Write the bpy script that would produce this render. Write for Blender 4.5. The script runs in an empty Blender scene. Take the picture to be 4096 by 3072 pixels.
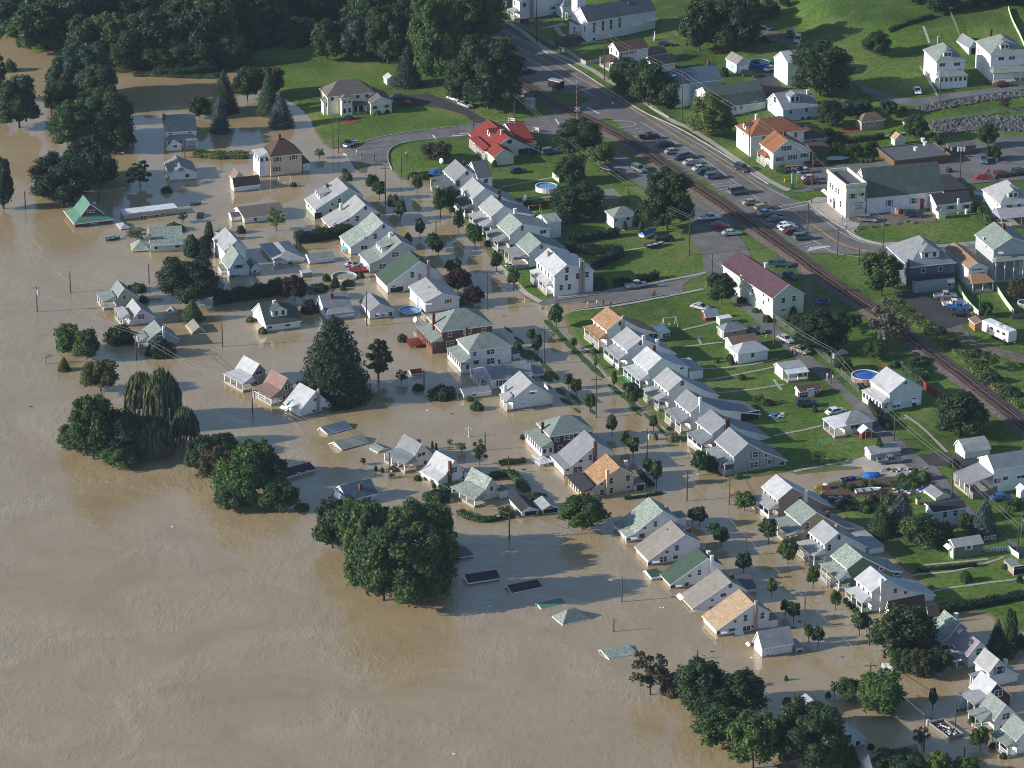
import bpy, bmesh, math, random
import numpy as np
from mathutils import Vector, Matrix
random.seed(7); np.random.seed(7)
R = math.radians
SC = bpy.context.scene
COL = SC.collection

# ---------------------------------------------------------------- camera
FPX, PHI, DIST = 15500.0, R(22.0), 861.0
CAMP = np.array([0.0, -DIST*math.cos(PHI), DIST*math.sin(PHI)])
FWD = np.array([0.0, math.cos(PHI), -math.sin(PHI)]); UPV = np.array([0.0, math.sin(PHI), math.cos(PHI)])
cam = bpy.data.cameras.new('camera'); camo = bpy.data.objects.new('camera', cam); COL.objects.link(camo)
camo.location = CAMP; camo.rotation_euler = (math.pi/2-PHI, 0, 0)
cam.sensor_width = 36; cam.lens = 36*FPX/4096; cam.clip_start = 5; cam.clip_end = 9000
SC.camera = camo

# ---------------------------------------------------------------- sky and sun
SUN_EL, SUN_AZ = 20.5, 11.0       # the sun stands left of the picture, a little towards the viewer
w = bpy.data.worlds.new('World'); SC.world = w; w.use_nodes = True
nt = w.node_tree; bg = nt.nodes['Background']; sky = nt.nodes.new('ShaderNodeTexSky')
sky.sky_type = 'NISHITA'; sky.sun_disc = False; sky.sun_elevation = R(SUN_EL); sky.sun_rotation = R(270-SUN_AZ)
sky.air_density = 1.0; sky.dust_density = 0.6; sky.ozone_density = 3.0
nt.links.new(sky.outputs[0], bg.inputs[0]); bg.inputs[1].default_value = 0.10
sl = bpy.data.lights.new('sun', 'SUN'); sl.energy = 4.3; sl.angle = R(0.55); sl.color = (1.0, 0.93, 0.83)
so = bpy.data.objects.new('sun', sl); COL.objects.link(so)
tosun = Vector((-math.cos(R(SUN_AZ))*math.cos(R(SUN_EL)), -math.sin(R(SUN_AZ))*math.cos(R(SUN_EL)), math.sin(R(SUN_EL))))
so.rotation_euler = tosun.to_track_quat('Z', 'Y').to_euler(); so.location = (-300, -60, 200)
SC.view_settings.view_transform = 'Standard'; SC.view_settings.look = 'None'
SC.view_settings.exposure = 0.62; SC.view_settings.gamma = 1.0
SC.render.engine = 'CYCLES'
SC.cycles.filter_width = 1.0; SC.cycles.volume_bounces = 0; SC.cycles.max_bounces = 8

# ---------------------------------------------------------------- places on the ground
K3 = 1366/2212
TILE = dict(a=(0,0,K3), b=(1366,0,K3), c=(2730,0,K3), d=(0,1024,K3), e=(1366,1024,K3), f=(2730,1024,K3),
            g=(0,2048,K3), h=(1366,2048,K3), i=(2730,2048,K3), m=(1180,640,.3255), n=(1700,600,.3255),
            o=(3496,880,.27125), p=(3536,2350,.25316), q=(1640,1180,.3255), r=(2060,1620,.26221),
            s=(1280,1620,.35262), t=(2420,1960,.36166), u=(3020,1860,.36166), v=(2320,1200,.36166),
            w=(2740,0,.25316), x=(1960,0,.36166), y=(3260,580,.37794), z=(3440,1860,.29656), k=(3360,2560,.33273))
def S(t, x, y):
    ox, oy, k = TILE[t]; return ox+x*k, oy+y*k
def ray(X, Y):
    d = FWD + np.array([1.0,0,0])*((X-2048)/FPX) - UPV*((Y-1536)/FPX)
    return d
def atz(X, Y, z=0.0):
    d = ray(X, Y); t = (z-CAMP[2])/d[2]; return CAMP + d*t
def proj(p):
    v = np.array(p, float)-CAMP; dz = v@FWD
    return 2048+FPX*v[0]/dz, 1536-FPX*(v@UPV)/dz

# control heights of the dry land (metres above the flood)
CTRL = [('a',2000,400,.8),('b',100,500,.9),('b',600,800,.8),('b',600,1000,.6),('b',1100,900,1.2),('b',1500,760,1.6),('b',1300,300,2.0),
 ('b',1250,130,2.4),('b',1700,250,3.2),('b',2100,120,4.0),('b',2212,900,1.8),('b',1100,1100,.8),('b',1000,1500,.5),('b',1900,1500,1.0),
 ('e',1900,80,.7),('c',200,1000,1.9),('c',700,1400,1.8),('c',1300,1300,2.2),('c',1900,1300,2.4),('c',1000,1000,2.2),('c',1700,1000,2.3),
 ('c',1200,850,2.6),('c',700,500,3.2),('c',300,300,3.6),('c',700,200,4.5),('c',1200,350,6.5),('c',1000,20,11),('c',1500,100,10.5),('c',2000,120,11),
 ('c',2212,20,12),('c',1250,540,5.2),('c',1600,560,5.6),('c',2000,500,6.2),('c',1550,655,5.4),('c',2212,575,6.4),
 ('c',2212,655,4.6),('c',1650,760,4.0),('c',2212,740,4.6),('c',1750,900,2.3),('c',2212,850,2.5),
 ('f',300,300,.9),('f',900,300,1.4),('f',1500,900,1.3),('f',700,900,.6),('f',1000,1250,.5),('f',1500,1250,.8),('f',2212,1000,1.5),
 ('f',1900,300,2.2),('f',1600,100,2.3),('f',2212,500,2.2),('f',2100,1350,1.0),('f',1500,1500,.7),('i',1700,200,.6),('i',2100,350,.6),('e',2100,400,.7),
 ('f',1400,1150,.9),('i',2212,500,.6),('f',150,700,.6),('f',100,1000,.5)]
CX = np.array([atz(*S(t,x,y), z) for t,x,y,z in CTRL])
def field(x, y):
    x = np.asarray(x, float); y = np.asarray(y, float)
    num = np.zeros_like(x); den = np.zeros_like(x)
    for c in CX:
        wgt = 1/((x-c[0])**2+(y-c[1])**2+30)**1.7
        num += wgt*c[2]; den += wgt
    return num/den
LAND = [[('a',680,470),('a',900,480),('a',1150,500),('a',1390,500),('a',1490,470),('a',1600,440),('a',1650,430),('a',1700,520),('a',1800,600),('a',1870,650),('a',1950,700),
 ('a',2010,760),('a',2050,860),('a',2100,930),('a',2150,965),('b',0,955),('b',30,985),('b',60,1020),('b',90,1090),('b',140,1130),('b',160,1145),('b',150,1080),
 ('b',200,1060),('b',260,1075),('b',305,1060),('b',340,1110),('b',385,1160),('b',500,1180),('b',560,1180),('b',600,1240),('b',690,1290),('b',760,1400),('b',830,1490),
 ('b',900,1580),('e',960,0),('e',1020,70),('e',1080,120),('e',1130,200),('e',1200,275),('e',1290,315),('e',1400,305),('e',1560,290),('e',1640,290),('e',1620,330),
 ('e',1500,360),('e',1440,390),('e',1480,500),('e',1560,590),('e',1640,690),('e',1740,800),('e',1830,870),('e',1940,960),('e',2080,1100),('e',2212,1200),
 ('f',30,1210),('f',90,1330),('f',230,1425),('f',330,1445),('f',560,1420),('f',690,1395),('f',740,1415),('f',980,1390),('f',1090,1385),('f',1170,1370),('f',1180,1400),
 ('f',1130,1430),('f',1050,1445),('f',870,1490),('f',850,1530),('f',900,1600),('i',960,0),('i',1080,60),('i',1180,100),('i',1280,200),('i',1400,330),('i',1560,480),('i',1640,590),
 ('i',1640,655),('i',1800,650),('i',1950,650),('i',2020,690),('i',2060,740),('i',2120,775),('i',2212,775),('i',2600,790),('i',2600,-400),('f',2700,-400),('c',2700,-400),('b',2212,-500),
 ('b',900,-600),('a',1500,-700),('a',700,-500),('a',500,-50),('a',560,200),('a',620,400)],
 [('a',60,130),('a',0,260),('a',-300,200),('a',-300,-200),('a',300,-200),('a',420,60),('a',420,300),('a',250,350),('a',100,300)]]
LP = [np.array([atz(*S(t,x,y), 0.0)[:2] for t,x,y in poly]) for poly in LAND]
def sdist(x, y):
    x = np.asarray(x, float); y = np.asarray(y, float); best = np.full(x.shape, -1e9)
    for P in LP:
        n = len(P); ins = np.zeros(x.shape, bool); dm = np.full(x.shape, 1e18)
        for i in range(n):
            x1, y1 = P[i]; x2, y2 = P[(i+1) % n]
            c = ((y1 > y) != (y2 > y)) & (x < (x2-x1)*(y-y1)/((y2-y1) or 1e-9)+x1); ins ^= c
            dx, dy = x2-x1, y2-y1; L = dx*dx+dy*dy+1e-9
            t = np.clip(((x-x1)*dx+(y-y1)*dy)/L, 0, 1); dm = np.minimum(dm, (x-x1-t*dx)**2+(y-y1-t*dy)**2)
        d = np.sqrt(dm); best = np.maximum(best, np.where(ins, d, -d))
    return best
def hfun(x, y):
    sd = sdist(x, y); f = field(x, y)
    n = 0.05*np.sin(x*.9+1.3*np.sin(y*.31))*np.cos(y*.7)
    return np.where(sd > 0, f*(1-np.exp(-sd/7.0))+0.16*np.clip(sd*2,0,1)+n*np.clip(sd/3,0,1), np.maximum(-1.6, sd*0.16)+n*.5*np.clip(-sd,0,1))
GS = 1.25
gx = np.arange(-190, 190.1, GS); gy = np.arange(-215, 380.1, GS)
ox_ = np.array([-2500,-1200,-600,-350,-250,-210]); oy_ = np.array([-2500,-1200,-600,-320,-245])
XS = np.concatenate([ox_, gx, -ox_[::-1]]); YS = np.concatenate([oy_, gy, np.array([410,480,650,1000,2500,6000])])
GX, GY = np.meshgrid(XS, YS); GZ = hfun(GX, GY)
def hz(x, y):
    i = int(np.clip(np.searchsorted(XS, x)-1, 0, len(XS)-2)); j = int(np.clip(np.searchsorted(YS, y)-1, 0, len(YS)-2))
    u = (x-XS[i])/(XS[i+1]-XS[i]); v = (y-YS[j])/(YS[j+1]-YS[j])
    return float((GZ[j,i]*(1-u)+GZ[j,i+1]*u)*(1-v)+(GZ[j+1,i]*(1-u)+GZ[j+1,i+1]*u)*v)
def hit(X, Y, flood=True, extra=0.0):
    z = 0.5
    for _ in range(14):
        p = atz(X, Y, z); zz = hz(p[0], p[1])
        if flood: zz = max(zz, 0.0)
        z = z*0.4+(zz+extra)*0.6
    p = atz(X, Y, z); return np.array([p[0], p[1], z])
def G(t, x, y): return hit(*S(t, x, y))
def ppm(t, p):            # tile pixels per metre at point p
    return FPX/((np.array(p)-CAMP)@FWD)/TILE[t][2]

# ---------------------------------------------------------------- materials
def mat(name, col, rough=.8, var=.12, scale=1.2, det=None, bump=0.0, bscale=8, spec=.3, objcol=False, metal=0.0):
    m = bpy.data.materials.get(name)
    if m: return m
    m = bpy.data.materials.new(name); m.use_nodes = True; t = m.node_tree; b = t.nodes['Principled BSDF']
    b.inputs['Roughness'].default_value = rough; b.inputs['Specular IOR Level'].default_value = spec; b.inputs['Metallic'].default_value = metal
    tc = t.nodes.new('ShaderNodeNewGeometry'); n = t.nodes.new('ShaderNodeTexNoise'); n.inputs['Scale'].default_value = scale; n.inputs['Detail'].default_value = 5
    t.links.new(tc.outputs['Position'], n.inputs['Vector'])
    mr = t.nodes.new('ShaderNodeMapRange'); mr.inputs[1].default_value = .3; mr.inputs[2].default_value = .7
    mr.inputs[3].default_value = 1-var; mr.inputs[4].default_value = 1+var; t.links.new(n.outputs[0], mr.inputs[0])
    last = mr.outputs[0]
    if det:
        n2 = t.nodes.new('ShaderNodeTexNoise'); n2.inputs['Scale'].default_value = det[0]; n2.inputs['Detail'].default_value = 2; t.links.new(tc.outputs['Position'], n2.inputs['Vector'])
        m2 = t.nodes.new('ShaderNodeMapRange'); m2.inputs[1].default_value = .38; m2.inputs[2].default_value = .62; m2.inputs[3].default_value = 1-det[1]; m2.inputs[4].default_value = 1+det[1]
        t.links.new(n2.outputs[0], m2.inputs[0]); mu = t.nodes.new('ShaderNodeMath'); mu.operation = 'MULTIPLY'; t.links.new(last, mu.inputs[0]); t.links.new(m2.outputs[0], mu.inputs[1]); last = mu.outputs[0]
    vm = t.nodes.new('ShaderNodeVectorMath'); vm.operation = 'SCALE'; t.links.new(last, vm.inputs['Scale'])
    if objcol:
        oi = t.nodes.new('ShaderNodeObjectInfo'); t.links.new(oi.outputs['Color'], vm.inputs[0])
    else: vm.inputs[0].default_value = col[:3]
    t.links.new(vm.outputs[0], b.inputs['Base Color'])
    if bump:
        n3 = t.nodes.new('ShaderNodeTexNoise'); n3.inputs['Scale'].default_value = bscale; t.links.new(tc.outputs['Position'], n3.inputs['Vector'])
        bp = t.nodes.new('ShaderNodeBump'); bp.inputs['Strength'].default_value = bump; bp.inputs['Distance'].default_value = .1
        t.links.new(n3.outputs[0], bp.inputs['Height']); t.links.new(bp.outputs[0], b.inputs['Normal'])
    return m
ROOF = dict(bgr=(.135,.118,.105), g1=(.295,.305,.315), g0=(.40,.415,.43), g2=(.20,.215,.235), g3=(.10,.11,.125), gr=(.195,.232,.215), gm=(.24,.285,.255), dgr=(.06,.088,.078), green=(.05,.085,.062), green2=(.09,.2,.15),
            black=(.035,.035,.042), brown=(.085,.055,.042), brn2=(.17,.115,.09), orange=(.32,.195,.105), red=(.20,.035,.028), purple=(.085,.043,.06), blue=(.10,.135,.18),
            white=(.62,.64,.66), tan=(.36,.26,.17), rust=(.24,.10,.05), taupe=(.23,.21,.19), hall=(.085,.115,.10), mbrown=(.23,.15,.13), pinkg=(.24,.205,.235), otan=(.29,.18,.105))
WALL = dict(white=(.73,.73,.73), cream=(.70,.66,.52), mint=(.40,.54,.46), dwood=(.15,.085,.055), navyg=(.10,.12,.155), grey=(.42,.44,.46), tan=(.48,.37,.21), brick=(.16,.07,.055), dkbrick=(.11,.05,.048), green=(.13,.19,.12),  # the double house's dark grey has its overhang shadow mixed into the colour
            ltgreen=(.60,.63,.54), blue=(.42,.53,.60), dkblue=(.13,.17,.24), brown=(.16,.11,.08), buff=(.66,.52,.36), pink=(.50,.38,.33), stone=(.36,.31,.24), slate=(.24,.26,.31), lilac=(.66,.62,.66),
            wood=(.36,.19,.08), red=(.25,.03,.03), bgrey=(.30,.33,.37), olive=(.40,.40,.32), paleblue=(.50,.56,.66), taupe=(.33,.28,.23))
def roofm(k):
    mot = k in ('gr','gm','orange','tan','hall')
    return mat('roof_'+k, ROOF[k], .9 if k != 'white' else .6, .14, .7, (2.6 if mot else 3.5, .28 if k in ('gm','orange') else .16 if mot else .07), .25, 9, .25)
def wallm(k):
    nm = 'wall_'+k
    if nm in bpy.data.materials: return bpy.data.materials[nm]
    m = mat(nm, WALL[k], .75, .07, .6, (2.2,.045), .1, 5, .3); t = m.node_tree; b = t.nodes['Principled BSDF']; L = t.links     # siding courses and the silt line left by the water
    g = t.nodes.new('ShaderNodeNewGeometry'); sp = t.nodes.new('ShaderNodeSeparateXYZ'); L.new(g.outputs['Position'], sp.inputs[0])
    n = t.nodes.new('ShaderNodeTexNoise'); n.inputs['Scale'].default_value = 1.3; L.new(g.outputs['Position'], n.inputs['Vector'])
    ma = t.nodes.new('ShaderNodeMath'); ma.operation = 'MULTIPLY_ADD'; L.new(n.outputs[0], ma.inputs[0]); ma.inputs[1].default_value = -.35; L.new(sp.outputs['Z'], ma.inputs[2])
    mr = t.nodes.new('ShaderNodeMapRange'); mr.inputs[1].default_value = -.05; mr.inputs[2].default_value = .16; mr.inputs[3].default_value = .75; mr.inputs[4].default_value = 0; L.new(ma.outputs[0], mr.inputs[0])
    mx = t.nodes.new('ShaderNodeMixRGB'); L.new(mr.outputs[0], mx.inputs[0]); src = b.inputs['Base Color'].links[0].from_socket; L.new(src, mx.inputs[1]); mx.inputs[2].default_value = (.16,.12,.07,1); L.new(mx.outputs[0], b.inputs['Base Color'])
    return m
M_TRIM = mat('white_trim', (.78,.78,.77), .6, .05)
M_GLASS = mat('window_glass', (.03,.037,.048), .12, .3, .5, spec=.7)
M_DARK = mat('painted_dark_opening', (.02,.02,.022), .8, .2)  # near-black panel painting the shade inside open carports and recesses, also dark doorways
M_BRICK = mat('chimney_brick', (.14,.06,.045), .9, .25, 2)
M_CONC = mat('concrete', (.34,.32,.28), .9, .12, 1.0, (6,.06))
M_WOOD = mat('pole_wood', (.085,.062,.048), .9, .25, 2)
M_METAL = mat('grey_metal', (.35,.36,.37), .4, .1, 3, spec=.5, metal=.5)
M_BLACK = mat('black_rubber', (.018,.018,.02), .8, .1)
def plain(name, col, rough=.6, **k): return mat(name, col, rough, .08, 1.5, **k)

# ---------------------------------------------------------------- mesh helpers
class MB:
    def __init__(s): s.v = []; s.f = []; s.m = []
    def add(s, vs, fs, mi=0):
        o = len(s.v); s.v += [tuple(map(float, q)) for q in vs]; s.f += [tuple(o+i for i in f) for f in fs]; s.m += [mi]*len(fs); return s
    def box(s, x0, y0, z0, x1, y1, z1, mi=0):
        return s.add([(x0,y0,z0),(x1,y0,z0),(x1,y1,z0),(x0,y1,z0),(x0,y0,z1),(x1,y0,z1),(x1,y1,z1),(x0,y1,z1)],
                     [(3,2,1,0),(4,5,6,7),(0,1,5,4),(1,2,6,5),(2,3,7,6),(3,0,4,7)], mi)
    def cyl(s, p, q, r0, r1=None, n=8, mi=0, cap=True):
        r1 = r0 if r1 is None else r1; p = Vector(p); q = Vector(q); d = (q-p).normalized(); a = d.orthogonal().normalized(); b = d.cross(a)
        vs = [p+(a*math.cos(2*math.pi*i/n)+b*math.sin(2*math.pi*i/n))*r0 for i in range(n)]+[q+(a*math.cos(2*math.pi*i/n)+b*math.sin(2*math.pi*i/n))*r1 for i in range(n)]
        fs = [(i,(i+1)%n,n+(i+1)%n,n+i) for i in range(n)]
        if cap: fs += [tuple(range(n))[::-1], tuple(range(n,2*n))]
        return s.add(vs, fs, mi)
    def prism(s, poly, y0, y1, mi=0, axis='y'):      # poly in (x,z), extruded along y (or in (y,z) along x)
        n = len(poly)
        mk = (lambda a,b,c: (a,c,b)) if axis == 'y' else (lambda a,b,c: (c,a,b))
        vs = [mk(a,b,y0) for a,b in poly]+[mk(a,b,y1) for a,b in poly]
        fs = [tuple(range(n)), tuple(range(n,2*n))[::-1]]+[(i,n+i,n+(i+1)%n,(i+1)%n) for i in range(n)]
        return s.add(vs, fs, mi)
    def obj(s, name, mats, parent=None, M=None, smooth=False):
        me = bpy.data.meshes.new(name); me.from_pydata(s.v, [], s.f)
        for m_ in (mats if isinstance(mats, (list,tuple)) else [mats]): me.materials.append(m_)
        if any(s.m): me.polygons.foreach_set('material_index', s.m)
        bm = bmesh.new(); bm.from_mesh(me); bmesh.ops.recalc_face_normals(bm, faces=bm.faces); bm.to_mesh(me); bm.free()
        if smooth: me.polygons.foreach_set('use_smooth', [True]*len(me.polygons))
        o = bpy.data.objects.new(name, me); COL.objects.link(o)
        if parent is not None: o.parent = parent
        if M is not None:
            if parent is not None: o.matrix_local = M
            else: o.matrix_world = M
        return o
def tag(o, label=None, cat=None, group=None, kind=None):
    if label: o['label'] = label
    if cat: o['category'] = cat
    if group: o['group'] = group
    if kind: o['kind'] = kind
    return o
def empty(name, loc, rz=0.0, s=(1,1,1)):
    o = bpy.data.objects.new(name, None); COL.objects.link(o); o.location = [float(q) for q in loc]; o.rotation_euler = (0,0,rz); o.scale = s
    o.empty_display_size = .3; return o
def copytree(o, parent=None):
    c = o.copy(); COL.objects.link(c)
    if parent is not None: c.parent = parent
    for ch in list(o.children): copytree(ch, c)
    return c
AUTO = []      # objects whose label is finished at the end: (object, noun phrase)
ANCH = []      # (label, pixel x, pixel y)
def auto(o, phrase, cat, group=None):
    tag(o, phrase, cat, group); AUTO.append([o, phrase]); return o
# ---------------------------------------------------------------- ground, water, roads
def grid_mesh():
    ny, nx = GX.shape
    v = np.stack([GX.ravel(), GY.ravel(), GZ.ravel()], 1)
    idx = np.arange(nx*ny).reshape(ny, nx)
    f = np.stack([idx[:-1,:-1].ravel(), idx[:-1,1:].ravel(), idx[1:,1:].ravel(), idx[1:,:-1].ravel()], 1)
    me = bpy.data.meshes.new('ground'); me.vertices.add(len(v)); me.vertices.foreach_set('co', v.ravel())
    me.loops.add(f.size); me.loops.foreach_set('vertex_index', f.ravel()); me.polygons.add(len(f))
    me.polygons.foreach_set('loop_start', np.arange(0, f.size, 4)); me.update(calc_edges=True)
    me.polygons.foreach_set('use_smooth', [True]*len(f))
    return me
def nodes(m): return m.node_tree.nodes, m.node_tree.links
def ground_mat():
    m = bpy.data.materials.new('grass_ground'); m.use_nodes = True; N, L = nodes(m); b = N['Principled BSDF']; b.inputs['Roughness'].default_value = .95; b.inputs['Specular IOR Level'].default_value = .1
    g = N.new('ShaderNodeNewGeometry')
    def noise(sc, det=4):
        n = N.new('ShaderNodeTexNoise'); n.inputs['Scale'].default_value = sc; n.inputs['Detail'].default_value = det; L.new(g.outputs['Position'], n.inputs['Vector']); return n.outputs[0]
    def ramp(src, stops):
        r = N.new('ShaderNodeValToRGB'); e = r.color_ramp.elements
        e[0].position, e[0].color = stops[0][0], (*stops[0][1],1); e[1].position, e[1].color = stops[-1][0], (*stops[-1][1],1)
        for p, c in stops[1:-1]: q = e.new(p); q.color = (*c,1)
        L.new(src, r.inputs[0]); return r.outputs[0]
    big = ramp(noise(.035, 5), [(.3,(.045,.085,.018)),(.5,(.085,.15,.027)),(.68,(.14,.185,.048))])
    fine = ramp(noise(1.1, 8), [(.3,(.62,.62,.60)),(.7,(1.3,1.3,1.25))])
    mx = N.new('ShaderNodeMixRGB'); mx.blend_type = 'MULTIPLY'; mx.inputs[0].default_value = 1; L.new(big, mx.inputs[1]); L.new(fine, mx.inputs[2])
    worn = ramp(noise(.16, 6), [(.54,(0,0,0)),(.72,(.6,.6,.6))])
    mx2 = N.new('ShaderNodeMixRGB'); L.new(worn, mx2.inputs[0]); L.new(mx.outputs[0], mx2.inputs[1]); mx2.inputs[2].default_value = (.17,.16,.075,1)
    # silt where the water has just been
    sp = N.new('ShaderNodeSeparateXYZ'); L.new(g.outputs['Position'], sp.inputs[0])
    ad = N.new('ShaderNodeMath'); ad.operation = 'MULTIPLY_ADD'; L.new(noise(.6), ad.inputs[0]); ad.inputs[1].default_value = -.25; L.new(sp.outputs['Z'], ad.inputs[2])
    mud = ramp(ad.outputs[0], [(0.0,(1,1,1)),(.05,(0,0,0))])
    mx3 = N.new('ShaderNodeMixRGB'); L.new(mud, mx3.inputs[0]); L.new(mx2.outputs[0], mx3.inputs[1]); mx3.inputs[2].default_value = (.16,.125,.075,1)
    L.new(mx3.outputs[0], b.inputs['Base Color'])
    bp = N.new('ShaderNodeBump'); bp.inputs['Strength'].default_value = .5; bp.inputs['Distance'].default_value = .25; L.new(noise(2.5, 6), bp.inputs['Height']); L.new(bp.outputs[0], b.inputs['Normal'])
    return m
gm = grid_mesh(); go = bpy.data.objects.new('ground', gm); COL.objects.link(go); gm.materials.append(ground_mat()); tag(go, 'grassy dry land rising out of the brown flood water', None, None, 'structure')

def water_mat():
    m = bpy.data.materials.new('flood_water'); m.use_nodes = True; N, L = nodes(m); b = N['Principled BSDF']
    b.inputs['Roughness'].default_value = .06; b.inputs['IOR'].default_value = 1.6; b.inputs['Specular IOR Level'].default_value = .7
    g = N.new('ShaderNodeNewGeometry')
    def noise(sc, det=4, rough=.55, dist=0.0, vec=None):
        n = N.new('ShaderNodeTexNoise'); n.inputs['Scale'].default_value = sc; n.inputs['Detail'].default_value = det; n.inputs['Roughness'].default_value = rough; n.inputs['Distortion'].default_value = dist
        L.new(vec or g.outputs['Position'], n.inputs['Vector']); return n.outputs[0]
    mp = N.new('ShaderNodeMapping'); mp.inputs['Rotation'].default_value = (0,0,R(-25)); mp.inputs['Scale'].default_value = (1,.45,1); L.new(g.outputs['Position'], mp.inputs[0])
    r = N.new('ShaderNodeValToRGB'); e = r.color_ramp.elements; e[0].position, e[0].color = .3, (.31,.228,.118,1); e[1].position, e[1].color = .72, (.385,.30,.178,1)
    L.new(noise(.05, 6, .6, 1.2), r.inputs[0]); L.new(r.outputs[0], b.inputs['Base Color'])
    # the river proper (lower left) is rougher than the flooded streets
    sp = N.new('ShaderNodeSeparateXYZ'); L.new(g.outputs['Position'], sp.inputs[0])
    m1 = N.new('ShaderNodeMath'); m1.operation = 'MULTIPLY_ADD'; L.new(sp.outputs['X'], m1.inputs[0]); m1.inputs[1].default_value = 1.15; L.new(sp.outputs['Y'], m1.inputs[2])
    riv = N.new('ShaderNodeMapRange'); riv.inputs[1].default_value = -60; riv.inputs[2].default_value = 10; riv.inputs[3].default_value = 1; riv.inputs[4].default_value = .045; L.new(m1.outputs[0], riv.inputs[0])
    patch = N.new('ShaderNodeMapRange'); patch.inputs[1].default_value = .42; patch.inputs[2].default_value = .68; patch.inputs[3].default_value = .35; patch.inputs[4].default_value = 1.6; L.new(noise(.05, 5, .62, .5), patch.inputs[0])
    st = N.new('ShaderNodeMath'); st.operation = 'MULTIPLY'; L.new(riv.outputs[0], st.inputs[0]); L.new(patch.outputs[0], st.inputs[1])
    rr = N.new('ShaderNodeMapRange'); rr.inputs[1].default_value = .4; rr.inputs[2].default_value = .65; rr.inputs[3].default_value = .03; rr.inputs[4].default_value = .15; L.new(noise(.04, 4, .6, 1.5), rr.inputs[0]); L.new(rr.outputs[0], b.inputs['Roughness'])
    h1 = noise(.55, 7, .60, .5, mp.outputs[0]); h2 = noise(2.2, 4, .6, .6, mp.outputs[0])
    a = N.new('ShaderNodeMath'); a.operation = 'MULTIPLY_ADD'; L.new(h2, a.inputs[0]); a.inputs[1].default_value = .40; L.new(h1, a.inputs[2])
    mu = N.new('ShaderNodeMath'); mu.operation = 'MULTIPLY'; L.new(a.outputs[0], mu.inputs[0]); L.new(st.outputs[0], mu.inputs[1])
    bp = N.new('ShaderNodeBump'); bp.inputs['Strength'].default_value = 1; bp.inputs['Distance'].default_value = .13; L.new(mu.outputs[0], bp.inputs['Height']); L.new(bp.outputs[0], b.inputs['Normal'])
    return m
wb = MB().add([(-2500,-2500,0),(2500,-2500,0),(2500,6000,0),(-2500,6000,0)], [(0,1,2,3)])
wo = wb.obj('flood_water', water_mat()); tag(wo, 'muddy brown flood water filling river and streets', None, None, 'structure')

def drape(name, rings, m, off=.06, kind='structure', step=2.0, label=None):
    bm = bmesh.new()
    for ring in rings:
        pts = [hit(*S(*q), flood=False) for q in ring]
        vs = [bm.verts.new((p[0], p[1], 0)) for p in pts]
        try: fc = bm.faces.new(vs)
        except ValueError: continue
    bmesh.ops.triangulate(bm, faces=bm.faces[:])
    xs = [v.co.x for v in bm.verts]; ys = [v.co.y for v in bm.verts]
    for ax, lo, hi in ((0, min(xs), max(xs)), (1, min(ys), max(ys))):
        k = math.ceil(lo/step)*step
        while k < hi:
            co = (k,0,0) if ax == 0 else (0,k,0); no = (1,0,0) if ax == 0 else (0,1,0)
            bmesh.ops.bisect_plane(bm, geom=bm.verts[:]+bm.edges[:]+bm.faces[:], plane_co=co, plane_no=no, dist=1e-5); k += step
    for v in bm.verts: v.co.z = hz(v.co.x, v.co.y)+off
    for f in bm.faces:
        if f.normal.z < 0: f.normal_flip()
        f.smooth = True
    me = bpy.data.meshes.new(name); bm.to_mesh(me); bm.free(); me.materials.append(m)
    o = bpy.data.objects.new(name, me); COL.objects.link(o); tag(o, label, None, None, kind); return o
def catmull(P, step=1.5):
    P = [np.array(p, float) for p in P]; out = []
    Q = [2*P[0]-P[1]]+P+[2*P[-1]-P[-2]]
    for i in range(1, len(Q)-2):
        n = max(1, int(np.linalg.norm(Q[i+1]-Q[i])/step))
        for j in range(n):
            t = j/n; out.append(.5*((2*Q[i])+(-Q[i-1]+Q[i+1])*t+(2*Q[i-1]-5*Q[i]+4*Q[i+1]-Q[i+2])*t*t+(-Q[i-1]+3*Q[i]-3*Q[i+1]+Q[i+2])*t**3))
    out.append(P[-1]); return out
def path_pts(pts, step=1.5): return catmull([hit(*S(*q), flood=False)[:2] for q in pts], step)
def ribbon(mb, pts, w, off=.08, side=0.0, step=1.5, mi=0, dash=None):
    C = path_pts(pts, step); n = len(C); rows = []; s = 0
    for i, c in enumerate(C):
        t = C[min(i+1,n-1)]-C[max(i-1,0)]; t = t/(np.linalg.norm(t)+1e-9); nn = np.array([-t[1], t[0]])
        k = max(1, int(math.ceil(w/1.5))); row = []
        for j in range(k+1):
            q = c+nn*(side+w*(j/k-.5)); row.append((q[0], q[1], hz(q[0], q[1])+off))
        rows.append(row)
    for i in range(n-1):
        s += np.linalg.norm(C[i+1]-C[i])
        if dash and (s % (dash[0]+dash[1])) > dash[0]: continue
        for j in range(len(rows[0])-1):
            mb.add([rows[i][j], rows[i][j+1], rows[i+1][j+1], rows[i+1][j]], [(0,1,2,3)], mi)
    return C
M_ASPH = mat('asphalt', (.145,.14,.14), .9, .24, .22, (3.0,.10), .3, 14, .25)
M_ASPD = mat('dark_asphalt', (.05,.048,.053), .9, .2, .3, (3.0,.12), .3, 14, .25)
M_GRAV = mat('gravel', (.15,.13,.11), .95, .25, .6, (4,.2), .4, 12, .1)
M_YEL = mat('yellow_paint', (.62,.36,.05), .7, .2, 1.5); M_WHT = mat('road_white_paint', (.62,.62,.60), .7, .2, 1.5)
M_BALL = mat('ballast', (.135,.105,.095), .95, .25, 1.0, (5,.3), .5, 10, .1)
M_SOIL = mat('garden_soil', (.10,.07,.05), .95, .3, 1.5, (5,.2), .4, 8, .1)
M_RED = mat('red_gravel', (.25,.06,.04), .95, .2, 2, (5,.2))
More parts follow.
